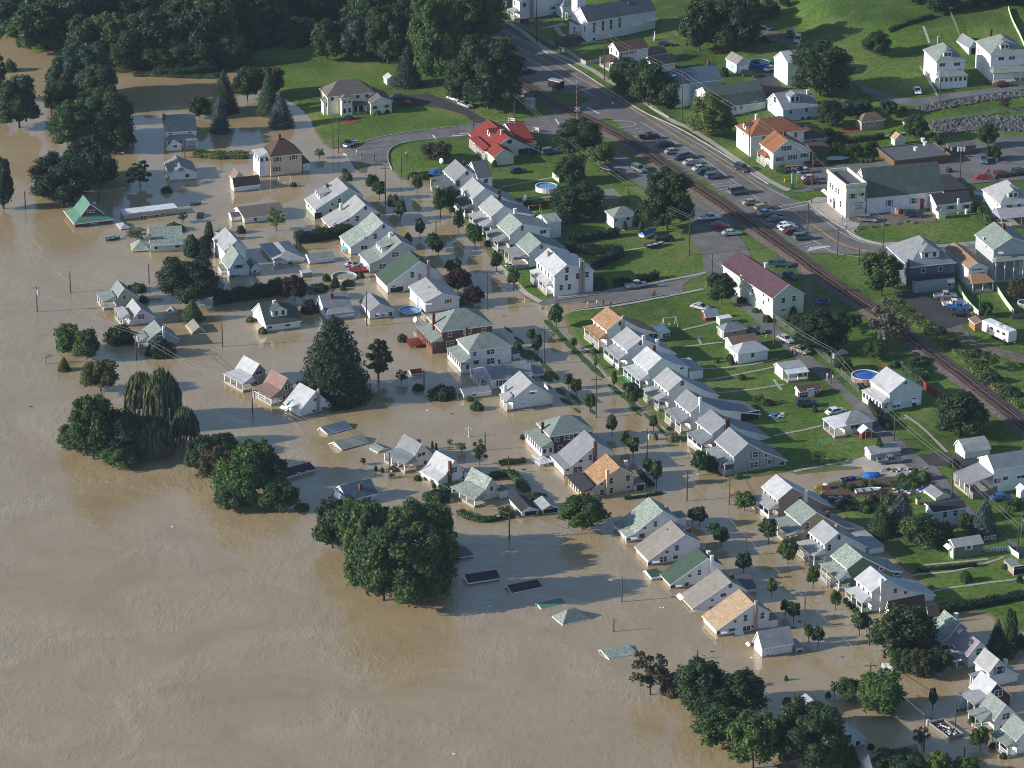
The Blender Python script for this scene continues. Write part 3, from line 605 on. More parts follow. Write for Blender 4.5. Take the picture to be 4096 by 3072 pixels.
        if st == 'encl':
            wl_ = MB(); bx(wl_, s0+.25, .01, -uz, s1-.25, dz, ze-.12); w_ = mk(wl_, 'porch_wall', wallm(wcol))
            n_ = max(2, int(L_/1.3)); 
            wn = MB()
            for j in range(n_):
                c = s0+.25+(L_-.5)*(j+.5)/n_; bx(wn, c-.36, dz-.02, ze-1.45, c+.36, dz+.04, ze-.45)
            nd = max(1, int(D/1.3))
            for j in range(nd):
                c = D*(j+.5)/nd; bx(wn, s0+.21, c-.35, ze-1.45, s0+.30, c+.35, ze-.45)
            mk(wn, 'porch_window', M_GLASS)
        else:
            fl = MB(); bx(fl, s0+.2, .01, -uz, s1-.2, dz+.1, .5); mk(fl, 'porch_floor', M_CONC if st != 'green' else plain('green_mat',(.03,.16,.07)))
            for j in range(npost):
                c = s0+.35+(L_-.7)*j/(npost-1); pp = MB(); bx(pp, c-.1, dz-.2, -.3, c+.1, dz, ze-.13); mk(pp, 'porch_post', M_TRIM)
            if st in ('rail', 'green'):
                rl = MB(); bx(rl, s0+.35, dz-.13, 1.25, s1-.35, dz-.07, 1.35); bx(rl, s0+.35, dz-.12, .62, s1-.35, dz-.08, .70)
                bx(rl, s0+.3, .1, 1.25, s0+.36, dz, 1.35)
                k_ = int(L_/.35)
                for j in range(k_): c = s0+.4+(L_-.8)*j/max(1,k_-1); bx(rl, c-.03, dz-.12, .6, c+.03, dz-.08, 1.3)
                for j in range(int(D/.35)): c = .2+j*.35; bx(rl, s0+.31, c-.03, .6, s0+.35, c+.03, 1.3)
                mk(rl, 'railing', M_TRIM)
            if st == 'solid':
                rl = MB(); bx(rl, s0+.3, dz-.14, -.3, s1-.3, dz-.02, 1.2); bx(rl, s0+.28, .1, -.3, s0+.38, dz-.1, 1.2); mk(rl, 'porch_wall', wallm(wcol))
    # dormers on the slope that faces left (side L) or right (side R): (side, centre along, depth position of front, width, sill z offset, height, style)
    for dm in b.get('dorm', []):
        side, c, fx, wd, hh, st = dm[:6]; full = Bw if side == 'L' else A; c = c*full
        z0 = he+(zat(fx)-he if kind != 'hip' and ((side == 'L') == (face == 'R')) else b.get('rise', 2.2)*fx/(min(A,Bw)/2))
        T = (lambda s_, d, z: (d, s_, z)) if side == 'L' else (lambda s_, d, z: (s_, d, z))
        back = dm[6] if len(dm) > 6 else 3.0
        wl_ = MB(); v = [T(c-wd/2,fx,z0-.5),T(c+wd/2,fx,z0-.5),T(c+wd/2,fx+back,z0-.5),T(c-wd/2,fx+back,z0-.5),T(c-wd/2,fx,z0+hh),T(c+wd/2,fx,z0+hh),T(c+wd/2,fx+back,z0+hh),T(c-wd/2,fx+back,z0+hh)]
        rz_ = wd*.33 if st == 'gable' else 0
        wl_.add(v, [(0,1,5,4),(1,2,6,5),(2,3,7,6),(3,0,4,7)])
        if rz_: wl_.add([T(c-wd/2,fx,z0+hh),T(c+wd/2,fx,z0+hh),T(c,fx,z0+hh+rz_)], [(0,1,2)])
        d_ = mk(wl_, 'dormer', wallm(dm[7]) if len(dm) > 7 else wt); o_ = .22; rr = MB()
        if st == 'gable':
            r = [T(c-wd/2-o_,fx-o_,z0+hh-.12),T(c,fx-o_,z0+hh+rz_+.06),T(c+wd/2+o_,fx-o_,z0+hh-.12),T(c-wd/2-o_,fx+back,z0+hh-.12),T(c,fx+back,z0+hh+rz_+.06),T(c+wd/2+o_,fx+back,z0+hh-.12)]
            r2 = [(q[0],q[1],q[2]-.1) for q in r]
            rr.add(r+r2, [(0,1,4,3),(1,2,5,4),(6,7,1,0),(7,8,2,1)])
        elif st == 'hip':
            r = [T(c-wd/2-o_,fx-o_,z0+hh),T(c+wd/2+o_,fx-o_,z0+hh),T(c,fx+wd*.45,z0+hh+wd*.3),T(c-wd/2-o_,fx+back,z0+hh),T(c,fx+back,z0+hh+wd*.3),T(c+wd/2+o_,fx+back,z0+hh)]
            rr.add(r, [(0,1,2),(0,2,4,3),(1,5,4,2)]); rr.add([(q[0],q[1],q[2]-.1) for q in (r[0],r[1],r[5],r[3])], [(0,1,2,3)])
        else:
            sl_ = dm[8] if len(dm) > 8 else .25
            r = [T(c-wd/2-o_,fx-o_,z0+hh),T(c+wd/2+o_,fx-o_,z0+hh),T(c+wd/2+o_,fx+back,z0+hh+back*sl_),T(c-wd/2-o_,fx+back,z0+hh+back*sl_)]
            rr.add(r+[(q[0],q[1],q[2]-.12) for q in r], [(0,1,2,3),(4,5,1,0),(4,0,3,7),(5,6,2,1)])
        mk(rr, 'dormer_roof', rt, d_)
        nw = 2 if wd > 2 else 1; wn = MB()
        for j in range(nw):
            cc = c+(j-(nw-1)/2)*wd*.46; hw = min(.38, wd*.3); p, q = T(cc-hw, fx-.03, z0+.25), T(cc+hw, fx+.02, z0+hh-.12)
            wn.box(min(p[0],q[0]),min(p[1],q[1]),p[2],max(p[0],q[0]),max(p[1],q[1]),q[2])
        mk(wn, 'pane', M_GLASS, d_)
    for aw in b.get('awn', []):                           # awnings: side, pixel centre, width
        side = aw[0]; p0 = W(0, yw, 0) if side == 'R' else W(xw, 0, 0); l = loc(plane_px(*S(t, aw[1], aw[2]), p0, -ey if side == 'R' else -ex))
        c = l[0] if side == 'R' else l[1]; z = l[2]; wd = aw[3]; m_ = M_TRIM if len(aw) < 5 else aw[4]
        T = (lambda s_, d, zz: (s_, yw-d, zz)) if side == 'R' else (lambda s_, d, zz: (xw-d, s_, zz))
        v = [T(c-wd/2,0,z+.35),T(c+wd/2,0,z+.35),T(c+wd/2,.8,z-.15),T(c-wd/2,.8,z-.15)]
        am = MB().add(v+[(q[0],q[1],q[2]-.06) for q in v], [(0,1,2,3),(7,6,5,4),(0,3,7,4),(1,5,6,2),(3,2,6,7)])
        mk(am, 'awning', m_)
    for q in b.get('vent', []):                           # small roof vents: (u, off)
        zr = zat(q[1]); px, py = (q[1], q[0]*Ln) if face == 'R' else (q[0]*Ln, q[1])
        mk(MB().cyl((px,py,zr-.1),(px,py,zr+.35),.16), 'roof_vent', M_METAL)
    b['res'] = dict(O=O, A=A, Bw=Bw, he=he, Ml=Ml, ex=ex, ey=ey, Wd=Wd, Ln=Ln)
    if DEBUG: print('BLK', t, b['N'], 'he %.1f W %.1f L %.1f top %.1f' % (he, Wd, Ln, max(z for _, z in prof)))
    return b
DEBUG = False
NR = 'houses in the row along the east side of the flooded street'
WR = 'houses in the row on the west side of the flooded street'
GR = 'garages and sheds'; RF = 'roofs just above the flood water'
# --- east row, north part (from far to near)
house('white house with slate grey roof and blue tarp beside porch', [
 B('n',(360,380),575,[(515,240),(690,345)],(215,250),roof='g2',wr=[(405,412),(405,525),(517,287,.6,.8)],wtrim='slate',auto=3,porch=[('L',(225,500),2.7,3.4,0,1,'open','g3')],ch=[(.75,5.0,1.0,None)]),
 B('n',(650,352),560,[(570,142),(500,230)],(845,335),face='L',roof='g3',wr=[(750,370,.9,1.3)],wtrim='slate')], group=NR)
house('white house with mottled grey roof, second in east row', [B('n',(580,605),825,[(735,465),(1040,620),(1155,652)],(430,470),roof='g1',auto=3,porch=[('L',(480,728),2.6,3.3,0,1,'solid','g3')],ch=[(.1,7.5,1.2,None)])], group=NR)
house('white house with plain pale roof behind the green porch', [B('n',(805,825),1025,[(968,685),(1120,758),(1350,795)],(645,690),roof='g1',auto=3,porch=[('L',(705,950),2.6,3.4,0,1,'green','g1')],ch=[(.9,5.2,1.0,None)])], group=NR)
house('white house with speckled green roof and square rear wing', [
 B('n',(1030,1050),1240,[(1195,905),(1550,965)],(880,915),roof='gm',wr=[(1195,960,.7,1.3),(1450,1005,1.5,.9),(1065,1195,1,1.5)],auto=3,porch=[('L',(930,1175),2.6,3.4,0,1,'rail','gr')],ch=[(.95,4.6,1.3,'white')]),
 B('n',(1500,888),1100,[(1425,788),(1350,830)],(1685,870),face='L',roof='gm')], group=NR)
house('narrow white house with patched grey roof and cluttered porch', [B('n',(1265,1280),1445,[(1425,1135),(1770,1240)],(1100,1150),roof='gr',wr=[(1432,1190,.6,1)],auto=3,porch=[('L',(1160,1395),2.5,3.3,0,1,'open','g2')])], group=NR)
house('big white corner house with two tall brown chimneys', [B('n',(1580,1550),1811,[(1745,1405),(2085,1482)],(1335,1345),roof='g0',wr=[(1745,1475),(1737,1570),(1875,1548),(1990,1530),(1672,1692),(1772,1682)],auto=5,
 porch=[('L',(1488,1672),2.7,3.5,0,1,'rail','g0')],stack=[(1913,1368,.55,'taupe'),(1945,1362,.55,'taupe')],ch=[(.75,2.2,.9,'taupe'),(.35,8.5,1.0,'taupe')])], group=NR)
# --- east row, middle part
house('white house with bright orange roof and matching orange porch', [
 B('v',(290,335),530,[(460,198),(640,300),(855,362)],(135,205),roof='orange',wr=[(442,258,.8,1),(780,395,1.1,1),(832,395,1.1,1)],auto=3,porch=[('L',(205,435),2.7,3.4,0,1,'rail','orange')],stack=[(475,175,.6,'taupe')],trim=True),
 B('v',(875,368),437,[(1000,357)],(805,300),kind='flat',roof='white',wr=[(950,395,1.6,1.1)])], group=NR)
house('white house second from the orange roof, walled porch', [B('v',(515,560),755,[(685,425),(1070,590)],(360,425),roof='g1',wr=[(668,472,.9,1.2)],auto=3,porch=[('L',(425,665),2.6,3.4,0,1,'solid','g1')],stack=[(703,390,.65,'white')],ch=[(.0,7.5,1.2,'white')])], group=NR)
house('white house with smooth pale roof and green porch floor', [B('v',(745,785),975,[(905,640),(1050,705),(1210,738)],(590,650),roof='g0',wr=[(1125,755,.9,.5)],auto=4,porch=[('L',(655,895),2.6,3.4,0,1,'green','g0')],ch=[(.75,4.3,1.0,None)]),
 B('v',(1210,795),890,[(1370,803)],(1130,655),kind='flat',roof='g1')], group=NR)
house('white house with grey patches on its gable wall', [B('v',(970,1010),1215,[(1130,872),(1380,1005),(1545,1050)],(812,875),roof='g1',wr=[(1130,918,.9,1.2)],auto=4,porch=[('L',(865,1120),2.6,3.4,0,1,'rail','g1')])], group=NR)
house('white house with long dark rear roof over a carport', [B('v',(1215,1250),1455,[(1350,1118),(1560,1215),(2005,1258)],(1045,1110),roof='g2',auto=4,porch=[('L',(1110,1365),2.6,3.4,0,1,'rail','g2')],stack=[(1328,1075,.5,'white')],dr=[(1880,1310,4.5,2.0)])], group=NR)
house('white house with broad red brick chimney and white awning', [B('v',(1455,1485),1660,[(1620,1345),(1760,1420),(2100,1515)],(1290,1340),roof='g2',wr=[(1515,1610,1.2,.9,'slate')],auto=4,porch=[('L',(1340,1600),2.4,3.2,0,.75,'solid','g2')],stack=[(1630,1312,1.0,None)])], group=NR)
house('blue grey house with black shutters at the flooded corner', [B('f',(330,1300),1415,[(425,1210),(520,1262),(685,1325)],(240,1190),a=22,wall='bgrey',roof='g2',wr=[(472,1285,1.2,1.2,'black' if 0 else 'dkblue'),(540,1293,.7,.8),(565,1332,.9,1,'dkblue'),(462,1352,1.9,1.2,'dkblue'),(643,1343,1.1,.8)],auto=5,porch=[('L',(268,1355),2.5,3.3,0,1,'solid','g2')])], group=NR)
# --- east row, south part
house('brown stone house with pale roof and striped porch awning', [B('u',(250,385),600,[(415,245),(740,415),(870,462)],(80,235),wall='taupe',roof='g0',auto=3,porch=[('L',(150,500),2.6,3.3,0,1,'solid','g1','True' and True,'white')],stack=[(562,280,.6,'white')],wr=[(500,365,1,.8)])], group=NR)
house('yellow brick house with open side porch in the flood', [B('u',(505,655),850,[(680,520),(1000,690),(1100,695)],(330,505),wall='tan',roof='gr',wr=[(578,672,.9,1.3),(578,797,.9,1.3)],auto=3,porch=[('L',(385,780),2.7,3.3,0,1,'open','gr')],ch=[(.1,6.5,1.3,None)])], group=NR)
house('white house with two skylights in its pale roof', [B('u',(765,880),1105,[(925,745),(1250,905)],(597,735),roof='g1',wr=[(928,800,.7,1),(820,912,.8,1.3)],auto=4,porch=[('L',(650,1010),2.7,3.4,0,1,'rail','g1')],ch=[(.5,4.6,.9,'taupe')]),
 B('u',(1255,935),1005,[(1435,932)],(1095,752),kind='flat',roof='g1')], group=NR)
house('green house with speckled roof and white picket steps', [B('u',(1015,1145),1355,[(1190,1010),(1500,1165),(1632,1175)],(842,995),wall='green',roof='gm',wr=[(1398,1145,.8,.6),(1565,1205,1.1,.6)],auto=3,porch=[('L',(925,1270),2.7,3.4,0,1,'rail','gm')])], group=NR)
house('white house with slim white chimney, nearest of east row', [B('u',(1285,1405),1640,[(1460,1265),(1690,1388),(2005,1437)],(1110,1250),roof='g0',wr=[(1550,1390,.7,1),(1665,1408,.7,.6)],auto=3,porch=[('L',(1180,1530),2.7,3.4,0,1,'green','g0')],stack=[(1402,1252,.55,'white')])], group=NR)
house('low house with dark chocolate roof behind the big willow like tree', [B('p',(100,520),640,[(60,215),(5,395)],(705,430),face='L',wall='cream',roof='brown',ch=[(.5,3.6,.9,None)]),
 B('p',(700,480),600,[(680,300)],(900,455),face='L',wall='cream',roof='mbrown')])
EG = 'steep roofed houses at the lower right'
house('pink sided house with steep speckled green roof', [B('p',(900,860),1010,[(1060,742),(1205,545),(1330,650)],(690,650),wall='pink',roof='gm',wr=[(965,945,1.4,1),(1185,745,.8,.6)],awn=[('R',1205,690,1.6)],porch=[('L',1.6,2.2,3.0,0,.8,'solid','gm')],ch=[(.8,6,1,'white')])], group=EG)
house('white house with mauve grey roof', [B('p',(1325,1085),1290,[(1515,850),(1640,960)],(1110,875),roof='pinkg',wr=[(1500,1010,1.2,1.3)],porch=[('L',(1140,1135),2.3,3.0,0,.8,'open','g2')])], group=EG)
house('white house with dark shuttered gable window and pale roof', [B('p',(1655,1350),1600,[(1820,1130),(1960,1290),(2145,1368)],(1420,1165),roof='g1',wr=[(1825,1305,1.3,1.5,'slate')],ch=[(.6,5.5,1,'cream')],porch=[('L',(1400,1420),2.4,3.0,.1,.5,'open','g2')])], group=EG)
house('dark brown gabled house with very pale roof', [B('k',(1740,710),860,[(1885,515),(2065,668)],(1585,550),wall='dkbrick',roof='g0',wr=[(1905,640,1.6,1.2)],porch=[('L',(1610,780),2.6,3.2,-.4,.7,'open','g1')])], group=EG)
house('white house with grey green roof and flared porch', [B('k',(1855,965),1115,[(1995,772),(2200,960)],(1685,805),roof='gr',wr=[(1995,915,1.5,1.2),(1940,1060,.8,1.2)],porch=[('L',(1700,990),2.4,3.2,.3,1,'open','gr')])], group=EG)
house('white house with sage roof cut by the right edge', [B('k',(2120,1210),1395,[(2270,1030),(2500,1200)],(1950,1055),roof='gr',porch=[('L',(2010,1290),2.5,3.1,0,1,'rail','gr')])], group=EG)
# --- west row, north part
house('mint green house with roof dormer in the west row', [B('m',(245,612),735,[(378,525),(655,345),(850,445)],(105,478),wall='mint',roof='g1',wr=[(547,500,.8,1.2),(457,545,.8,.6),(437,620,.9,.9)],wl=[(170,560,.8,1),(200,600,.6,1)],dl=[],dr=[(290,680,2,1.6)],dorm=[('L',.62,2.4,3.4,1.4,'shed',3.0,'white',.12)],ch=[(.8,5.5,.8,None)])], group=WR)
house('white house with tan chimney on its broad pale roof', [B('m',(445,838),890,[(700,690),(868,548),(1055,655)],(315,710),roof='g1',wr=[(765,717,.9,1.3),(866,590,.7,.9),(650,737,.7,.6)],ch=[(.75,4.6,1.7,'cream')],wl=[(345,770,.5,.8)])], group=WR)
house('white house with mottled green roof and turquoise awning', [B('m',(675,1070),1175,[(910,925),(1085,770),(1265,865)],(530,935),roof='gm',wr=[(1090,820,.6,1),(985,938,.8,1.2),(870,957,.9,.6),(850,1075,1.6,.9)],wl=[(600,1040,.7,.9)],ch=[(.8,9.6,.6,None)],awn=[('L',632,1085,2.2,plain('turquoise_canvas',(.08,.38,.46)))])], group=WR)
house('pale grey house with long dormer and paired windows', [B('m',(905,1275),1395,[(1060,1205),(1310,1000),(1490,1085)],(750,1150),wall='grey',roof='gr',wr=[(1230,1160,1.8,1.2),(1078,1305,1.8,1.2),(1240,1108,.4,.4),(1212,1275,1.3,.7)],wl=[(835,1290,.7,.9),(880,1340,.7,.9)],dorm=[('L',.5,4.0,4.2,1.3,'shed',4.5,'white',.3)],ch=[(.72,7.4,1.1,'white')])], group=WR)
house('white house with dark green roof and brown chimney pair', [B('m',(1125,1545),1650,[(1205,1490),(1540,1240),(1720,1340),(1815,1418)],(980,1400),roof='green',wr=[(1440,1410,.9,1.4),(1215,1555,.8,.5)],stack=[(1640,1235,.6,'taupe'),(1535,1405,.5,'taupe')],dr=[(1250,1580,3.2,1.3)],vent=[(.3,9),(.7,8)])], group=WR)
house('low white house with sunroom beside round blue pool', [B('e',(537,300),375,[(650,240),(772,265)],(432,195),roof='g1',wr=[(690,292,.6,.8,'dkbrick')],awn=[('R',560,305,1.5)],vent=[(.5,3),(.2,4)],trim=True),
 B('e',(487,258),330,[(520,250)],(365,222),kind='flat',roof='white',wl=[(385,270,1,1.4),(410,280,1,1.4),(445,295,1,1.4)],small=1)])
house('red brick house with hipped green roof and glazed porch', [B('q',(385,450),700,[(1030,355)],(190,260),kind='hip',wall='brick',roof='gr',rise=3.0,wr=[(490,475,.8,1.3),(705,440,1.7,1.3),(907,412,.8,1.3),(490,600,1.6,1.3)],wl=[(255,370,.5,.9),(310,425,.5,.9)],stack=[(290,225,.6,None,'L')],porch=[('L',(265,585),2.9,3.7,.1,1,'encl','gr',True,'brick')])])
house('white hipped roof house between brick house and gabled one', [B('q',(720,695),925,[(1265,620)],(555,540),kind='hip',roof='gr',rise=2.4,wr=[(795,720,.7,1.1),(988,695,1.7,1.2),(815,825,1.2,.9),(990,810,1.7,1.3)],wl=[(600,645,.5,1),(685,700,.5,.8)],porch=[('L',(635,850),2.6,3.5,0,1,'encl','gr')],ch=[(.9,2.2,1.4,None)],vent=[]),
 B('q',(1262,728),800,[(1362,716)],(1175,640),kind='flat',roof='g3',wall='white')])
house('white house with red shutters and long grey ridge roof', [B('q',(1000,1045),1170,[(915,868),(855,925)],(1510,970),face='L',roof='g2',wr=[(1112,1080,.9,1.2,'red'),(1160,1078,.8,1.2)],ch=[(.35,4.8,1.0,None)],porch=[('L',(850,1035),2.6,3.2,.2,1,'rail','g1')]),
 B('q',(1525,972),1020,[(1472,832)],(1602,962),face='L',roof='g2')])
house('long low white garage in front of red shuttered house', [B('q',(660,1220),1288,[(622,1145),(588,1156)],(1000,1165),face='L',roof='g2',wr=[(788,1220,.7,.7)])], 'garage', GR, 'garage')
house('white gabled house with striped window awnings', [B('q',(1255,1280),1420,[(1500,1078),(1770,1245)],(1105,1127),roof='g1',wr=[(1500,1200,1.2,.6),(1395,1320,1.4,.5)],awn=[('R',1508,1165,1.8),('R',1395,1300,1.9)],stack=[(1170,1105,.55,'white','L')],porch=[('L',(1185,1315),2.5,3.4,0,.55,'rail','g1')]),
 B('q',(1720,1160),1230,[(1752,1155)],(1600,1085),kind='flat',roof='g2')])
house('dark red brick house with hipped green roof', [B('r',(530,480),750,[(1210,385)],(305,270),kind='hip',wall='dkbrick',roof='gr',rise=2.6,wr=[(637,508,.9,1.3),(825,478,1.9,1.3),(688,660,.9,1.3)],wl=[(385,385,.6,1),(487,490,.5,.9)],stack=[(420,262,.55,'dkbrick','L')],porch=[('L',(395,655),2.6,3.4,0,1,'encl','gr',True,'white')])])
house('white house with tall red chimney and black lean to roof', [B('r',(735,975),1095,[(850,935),(1265,577),(1520,712)],(520,770),roof='g2',wr=[(1148,800,.7,1.2),(1005,855,.8,.6),(955,985,1.9,1.3),(800,990,.7,.4)],stack=[(1222,550,.55,None)]),
 ])
house('buff house with orange roof and diamond window', [B('r',(1165,1290),1410,[(1595,942),(1835,1057)],(960,1080),wall='buff',roof='orange',wr=[(1720,1115,.9,1.3),(1467,1155,.8,1.3),(1467,1305,.8,1.3),(1325,1205,.7,.6),(1325,1330,.8,1.3),(1730,1250,.7,.7)],stack=[(1410,985,.6,'buff')],ch=[(.6,9.5,1.0,'white')],porch=[('L',(1025,1335),1.9,3.0,0,1,'encl','black',False,'buff')]),
 B('r',(1832,1238),1338,[(1990,1220)],(1800,1150),kind='flat',roof='mbrown',small=1,dr=[(1910,1290,1.8,1.6)])])
house('small white garage with black roof beside clipped hedge', [B('r',(100,1635),1720,[(230,1555),(362,1592)],(-110,1440),roof='black',dr=[(240,1640,2.6,1.0)])], 'garage', GR, 'garage')
house('open wooden garage with pale sheet roof', [B('r',(405,1600),1680,[(540,1520),(672,1552)],(290,1460),wall='wood',roof='g1',dr=[(545,1610,3,1)])], 'garage', GR, 'garage')
# --- half sunk houses in the middle
house('slate roof of a sunken open shed, farthest of two', [B('s',(85,328),345,[(5,248),(-40,290)],(355,247),face='L',roof='blue')], 'garage', RF, 'garage')
house('long grey roof of a sunken open shed with white gable', [B('s',(242,500),520,[(160,415),(85,440)],(548,410),face='L',roof='gr',wall='white')], 'garage', RF, 'garage')
house('small grey roof just above water between shed and cottage', [B('s',(655,533),548,[(715,480),(775,492)],(560,482),roof='gr')], 'shed', RF, 'shed')
house('cream cottage with slate gable and long open front porch', [B('s',(1050,605),720,[(1150,437),(1275,555)],(835,495),wall='cream',roof='g2',wr=[(1150,560,1.9,.8),(1190,650,.8,.9)],ch=[(.35,3.2,.8,None)],porch=[('L',(960,680),2.1,2.9,-.1,1,'open','g2')]),
 B('s',(1240,560),640,[(1320,530)],(1190,480),kind='flat',roof='g2',small=1,wall='white')])
house('white cottage with sheet roof and red brick chimney', [B('s',(1335,865),930,[(1415,800),(1525,627),(1635,740)],(1100,755),roof='g0',wr=[(1520,735,1.5,1.2),(1620,820,.7,.8)],wl=[(1275,870,1.3,.9)],stack=[(1472,640,.55,None)]),
 B('s',(1635,770),840,[(1690,752)],(1570,680),kind='flat',roof='g1',small=1)])
house('cream cottage with speckled pale roof and deep porch', [B('s',(1845,1010),1105,[(1945,825),(2050,942)],(1600,890),wall='cream',roof='gm',wr=[(1945,945,.9,1),(2030,1040,.9,.9)],ch=[(.6,4,1,'taupe')],porch=[('L',(1750,1080),1.9,2.8,-.05,1,'open','gm')]),
 B('s',(2045,985),1080,[(2145,970)],(1985,930),kind='flat',wall='cream',roof='blue')])
house('pale blue house with navy roof standing in the flood', [B('s',(310,1085),1170,[(225,915),(160,940)],(645,990),face='L',a=32,wall='paleblue',roof='blue',wr=[(428,1072,.8,.8),(558,1045,.8,1.1)],ch=[(.55,1.6,1.0,None)]),
 B('s',(195,1140),1175,[(235,1005),(330,1080)],3.0,a=32,wall='paleblue',roof='blue')])
house('blue green hipped roof beside the largest tree clump', [B('h',(690,304),316,[(858,276)],(620,250),kind='hip',wall='white',roof='blue',rise=1.7)], 'house', RF)
house('black roofed white garage beside the largest tree clump', [B('h',(820,458),475,[(795,405),(783,412)],(1028,425),face='L',roof='black',wr=[(915,458,.7,.4)])], 'garage', RF, 'garage')
house('black roof awash, second from the largest tree clump', [B('h',(1103,523),528,[(1072,475),(1045,486)],(1300,482),a=26,face='L',roof='black')], 'garage', RF, 'garage')
house('green metal roof awash between black and pyramid roofs', [B('h',(1295,625),629,[(1265,590),(1243,594)],(1452,590),a=28,face='L',roof='green2')], 'garage', RF, 'garage')
house('pyramid shaped grey roof rising from the water', [B('h',(1433,730),735,[(1612,690)],(1343,678),a=27,kind='hip',roof='gr',rise=1.9)], 'garage', RF, 'garage')
house('speckled green roof with white gable awash near bottom', [B('h',(1733,950),956,[(1680,892),(1660,895)],(1915,915),a=25,face='L',roof='gm')], 'garage', RF, 'garage')
# --- west row, south part
house('white house with speckled green roof, farthest of the lower five', [B('t',(235,520),590,[(330,478),(640,227),(815,320)],(75,365),roof='gm',wr=[(558,375,.7,1.2),(440,420,.6,.5),(408,505,1.2,1),(262,545,1,.5)],awn=[('R',310,520,1.4)],ch=[(.35,9.8,.8,'taupe')],wl=[(130,440,.4,.8),(215,540,.4,.8)]),
 B('t',(690,330),470,[(905,395)],3,kind='gable' if 0 else 'flat',roof='gr',small=1)], group=WR)
house('pale lilac house with taupe roof and three roof vents', [B('t',(480,780),845,[(885,487),(1072,572)],(305,625),wall='lilac',roof='taupe',wr=[(795,640,.8,1.2),(685,685,.7,.6),(645,765,1.5,1.1),(780,742,1.1,.8),(495,815,.7,.7)],awn=[('R',555,780,1.5)],ch=[(.5,10.2,.8,None)],vent=[(.3,8.5),(.7,6),(.8,9)])], group=WR)
house('white house with moss green roof and side wing', [B('t',(725,1050),1100,[(1140,752),(1315,836)],(600,925),roof='green',wr=[(1042,910,.7,1.2),(937,950,.7,.5),(905,1040,.8,.8),(750,1068,1,.7)],awn=[('R',808,1045,1.3)],stack=[(1183,725,.6,'white')],ch=[(.5,9.2,.8,'white')]),
 B('t',(512,965),1008,[(450,885),(425,900)],(640,945),face='L',roof='green')], group=WR)
house('white house with grey brown roof and striped metal awning', [B('t',(965,1310),1340,[(1395,1012),(1580,1110)],(805,1165),roof='taupe',wr=[(1385,1058,.8,.9),(1307,1160,1.2,.7),(1185,1218,.6,.5)],awn=[('R',1050,1325,3.6),('L',850,1180,2.4)],ch=[(.6,10,.8,None)]),
 B('t',(1480,1118),1170,[(1392,949),(1330,1010)],(1685,1087),face='L',roof='g3')], group=WR)
house('white house with tan shingle roof, nearest of lower five', [B('t',(1235,1555),1630,[(1650,1257),(1835,1350)],(1050,1390),roof='tan',wr=[(1740,1388,.8,1.3),(1553,1415,.8,1.3),(1438,1452,.6,.5),(1405,1545,1.3,.6),(1565,1530,1.5,1),(1630,1508,.5,.5),(1252,1580,.6,.8)],stack=[(1672,1225,.55,'taupe')],awn=[('R',1305,1560,1.2),('R',1475,1575,1.9)]),
 B('t',(1815,1448),1540,[(1920,1437)],(1700,1330),kind='flat',roof='mbrown')], group=WR)
house('small white house with plain blue grey roof in open water', [B('i',(515,885),950,[(485,770),(455,838)],(728,856),face='L',roof='g1',wr=[(552,930,.6,.4)],ch=[(.5,3.5,.7,'white')],awn=[('L',432,860,1.5)]),
 B('i',(735,885),912,[(787,872)],(722,820),kind='flat',roof='g1',small=1,wr=[(758,900,1,.5)])])
house('white house with stepped pale roof hidden by bottom trees', [B('k',(-300,1180),1400,[(-37,966),(325,1182)],12,roof='g1',wr=[(118,1155,.7,.7),(215,1240,.9,.9)])])
house('brown roofed cottage at the bottom edge among trees', [B('k',(400,1560),1640,[(345,1370),(270,1450)],(1000,1450),face='L',roof='mbrown',ch=[(.5,3.5,.8,'taupe')])])
# --- upper left, flooded
house('white two storey farmhouse with mottled roof and long porch', [B('a',(1070,855),962,[],(1275,842),face='L',a=9,pn=[(5.2,3.0),(10.4,.2)],roof='gr',wr=[(1102,865,.8,.4),(1230,858,.8,.4)],porch=[('R',(1320,905),2.7,3.6,0,1,'rail','gr')],ch=[(.0,4,1.2,None)]),
 B('a',(1075,960),985,[(1125,905),(1182,935)],4,a=9,roof='gr',wr=[(1135,948,1,.6)])])
house('small white cottage with green grey roof near farmhouse', [B('a',(1098,1125),1175,[(1172,1078),(1280,1118)],(1058,1052),a=13,roof='gr',wr=[(1213,1137,1,.9),(1170,1100,.8,.8)],awn=[('R',1172,1095,1.1,plain('navy_canvas',(.06,.09,.16)))])])
house('cream two storey house with brown hipped roof in water', [B('a',(1745,1018),1150,[(1962,992)],(1688,958),kind='hip',wall='buff',roof='brown',rise=3.4,wr=[(1798,1030,.9,1.2,'dkbrick'),(1900,1018,.9,1.2,'dkbrick'),(1793,1095,.9,1.1,'dkbrick')],porch=[('L',2.6,5.6,6.2,.1,.9,'encl','g0',True,'white')],ch=[(.5,4,1,None)]),
 B('a',(1960,1062),1115,[(2010,1050)],(1955,998),kind='flat',roof='brown',small=1)])
house('white double garage with brown roof beside cream house', [B('a',(1515,1213),1248,[(1505,1152),(1490,1165)],(1698,1203),face='L',roof='brown'),
 B('a',(1512,1165),1215,[(1545,1112),(1582,1145)],(1483,1135),roof='mbrown')], 'garage', GR, 'garage')
house('long white outbuilding with taupe roof in the flood', [B('a',(1580,1412),1453,[(1535,1340),(1515,1350)],(1852,1375),face='L',roof='bgr',wr=[(1655,1420,.7,.9)]),
 B('a',(1500,1408),1440,[(1489,1376),(1478,1382)],(1568,1398),face='L',roof='bgr')])
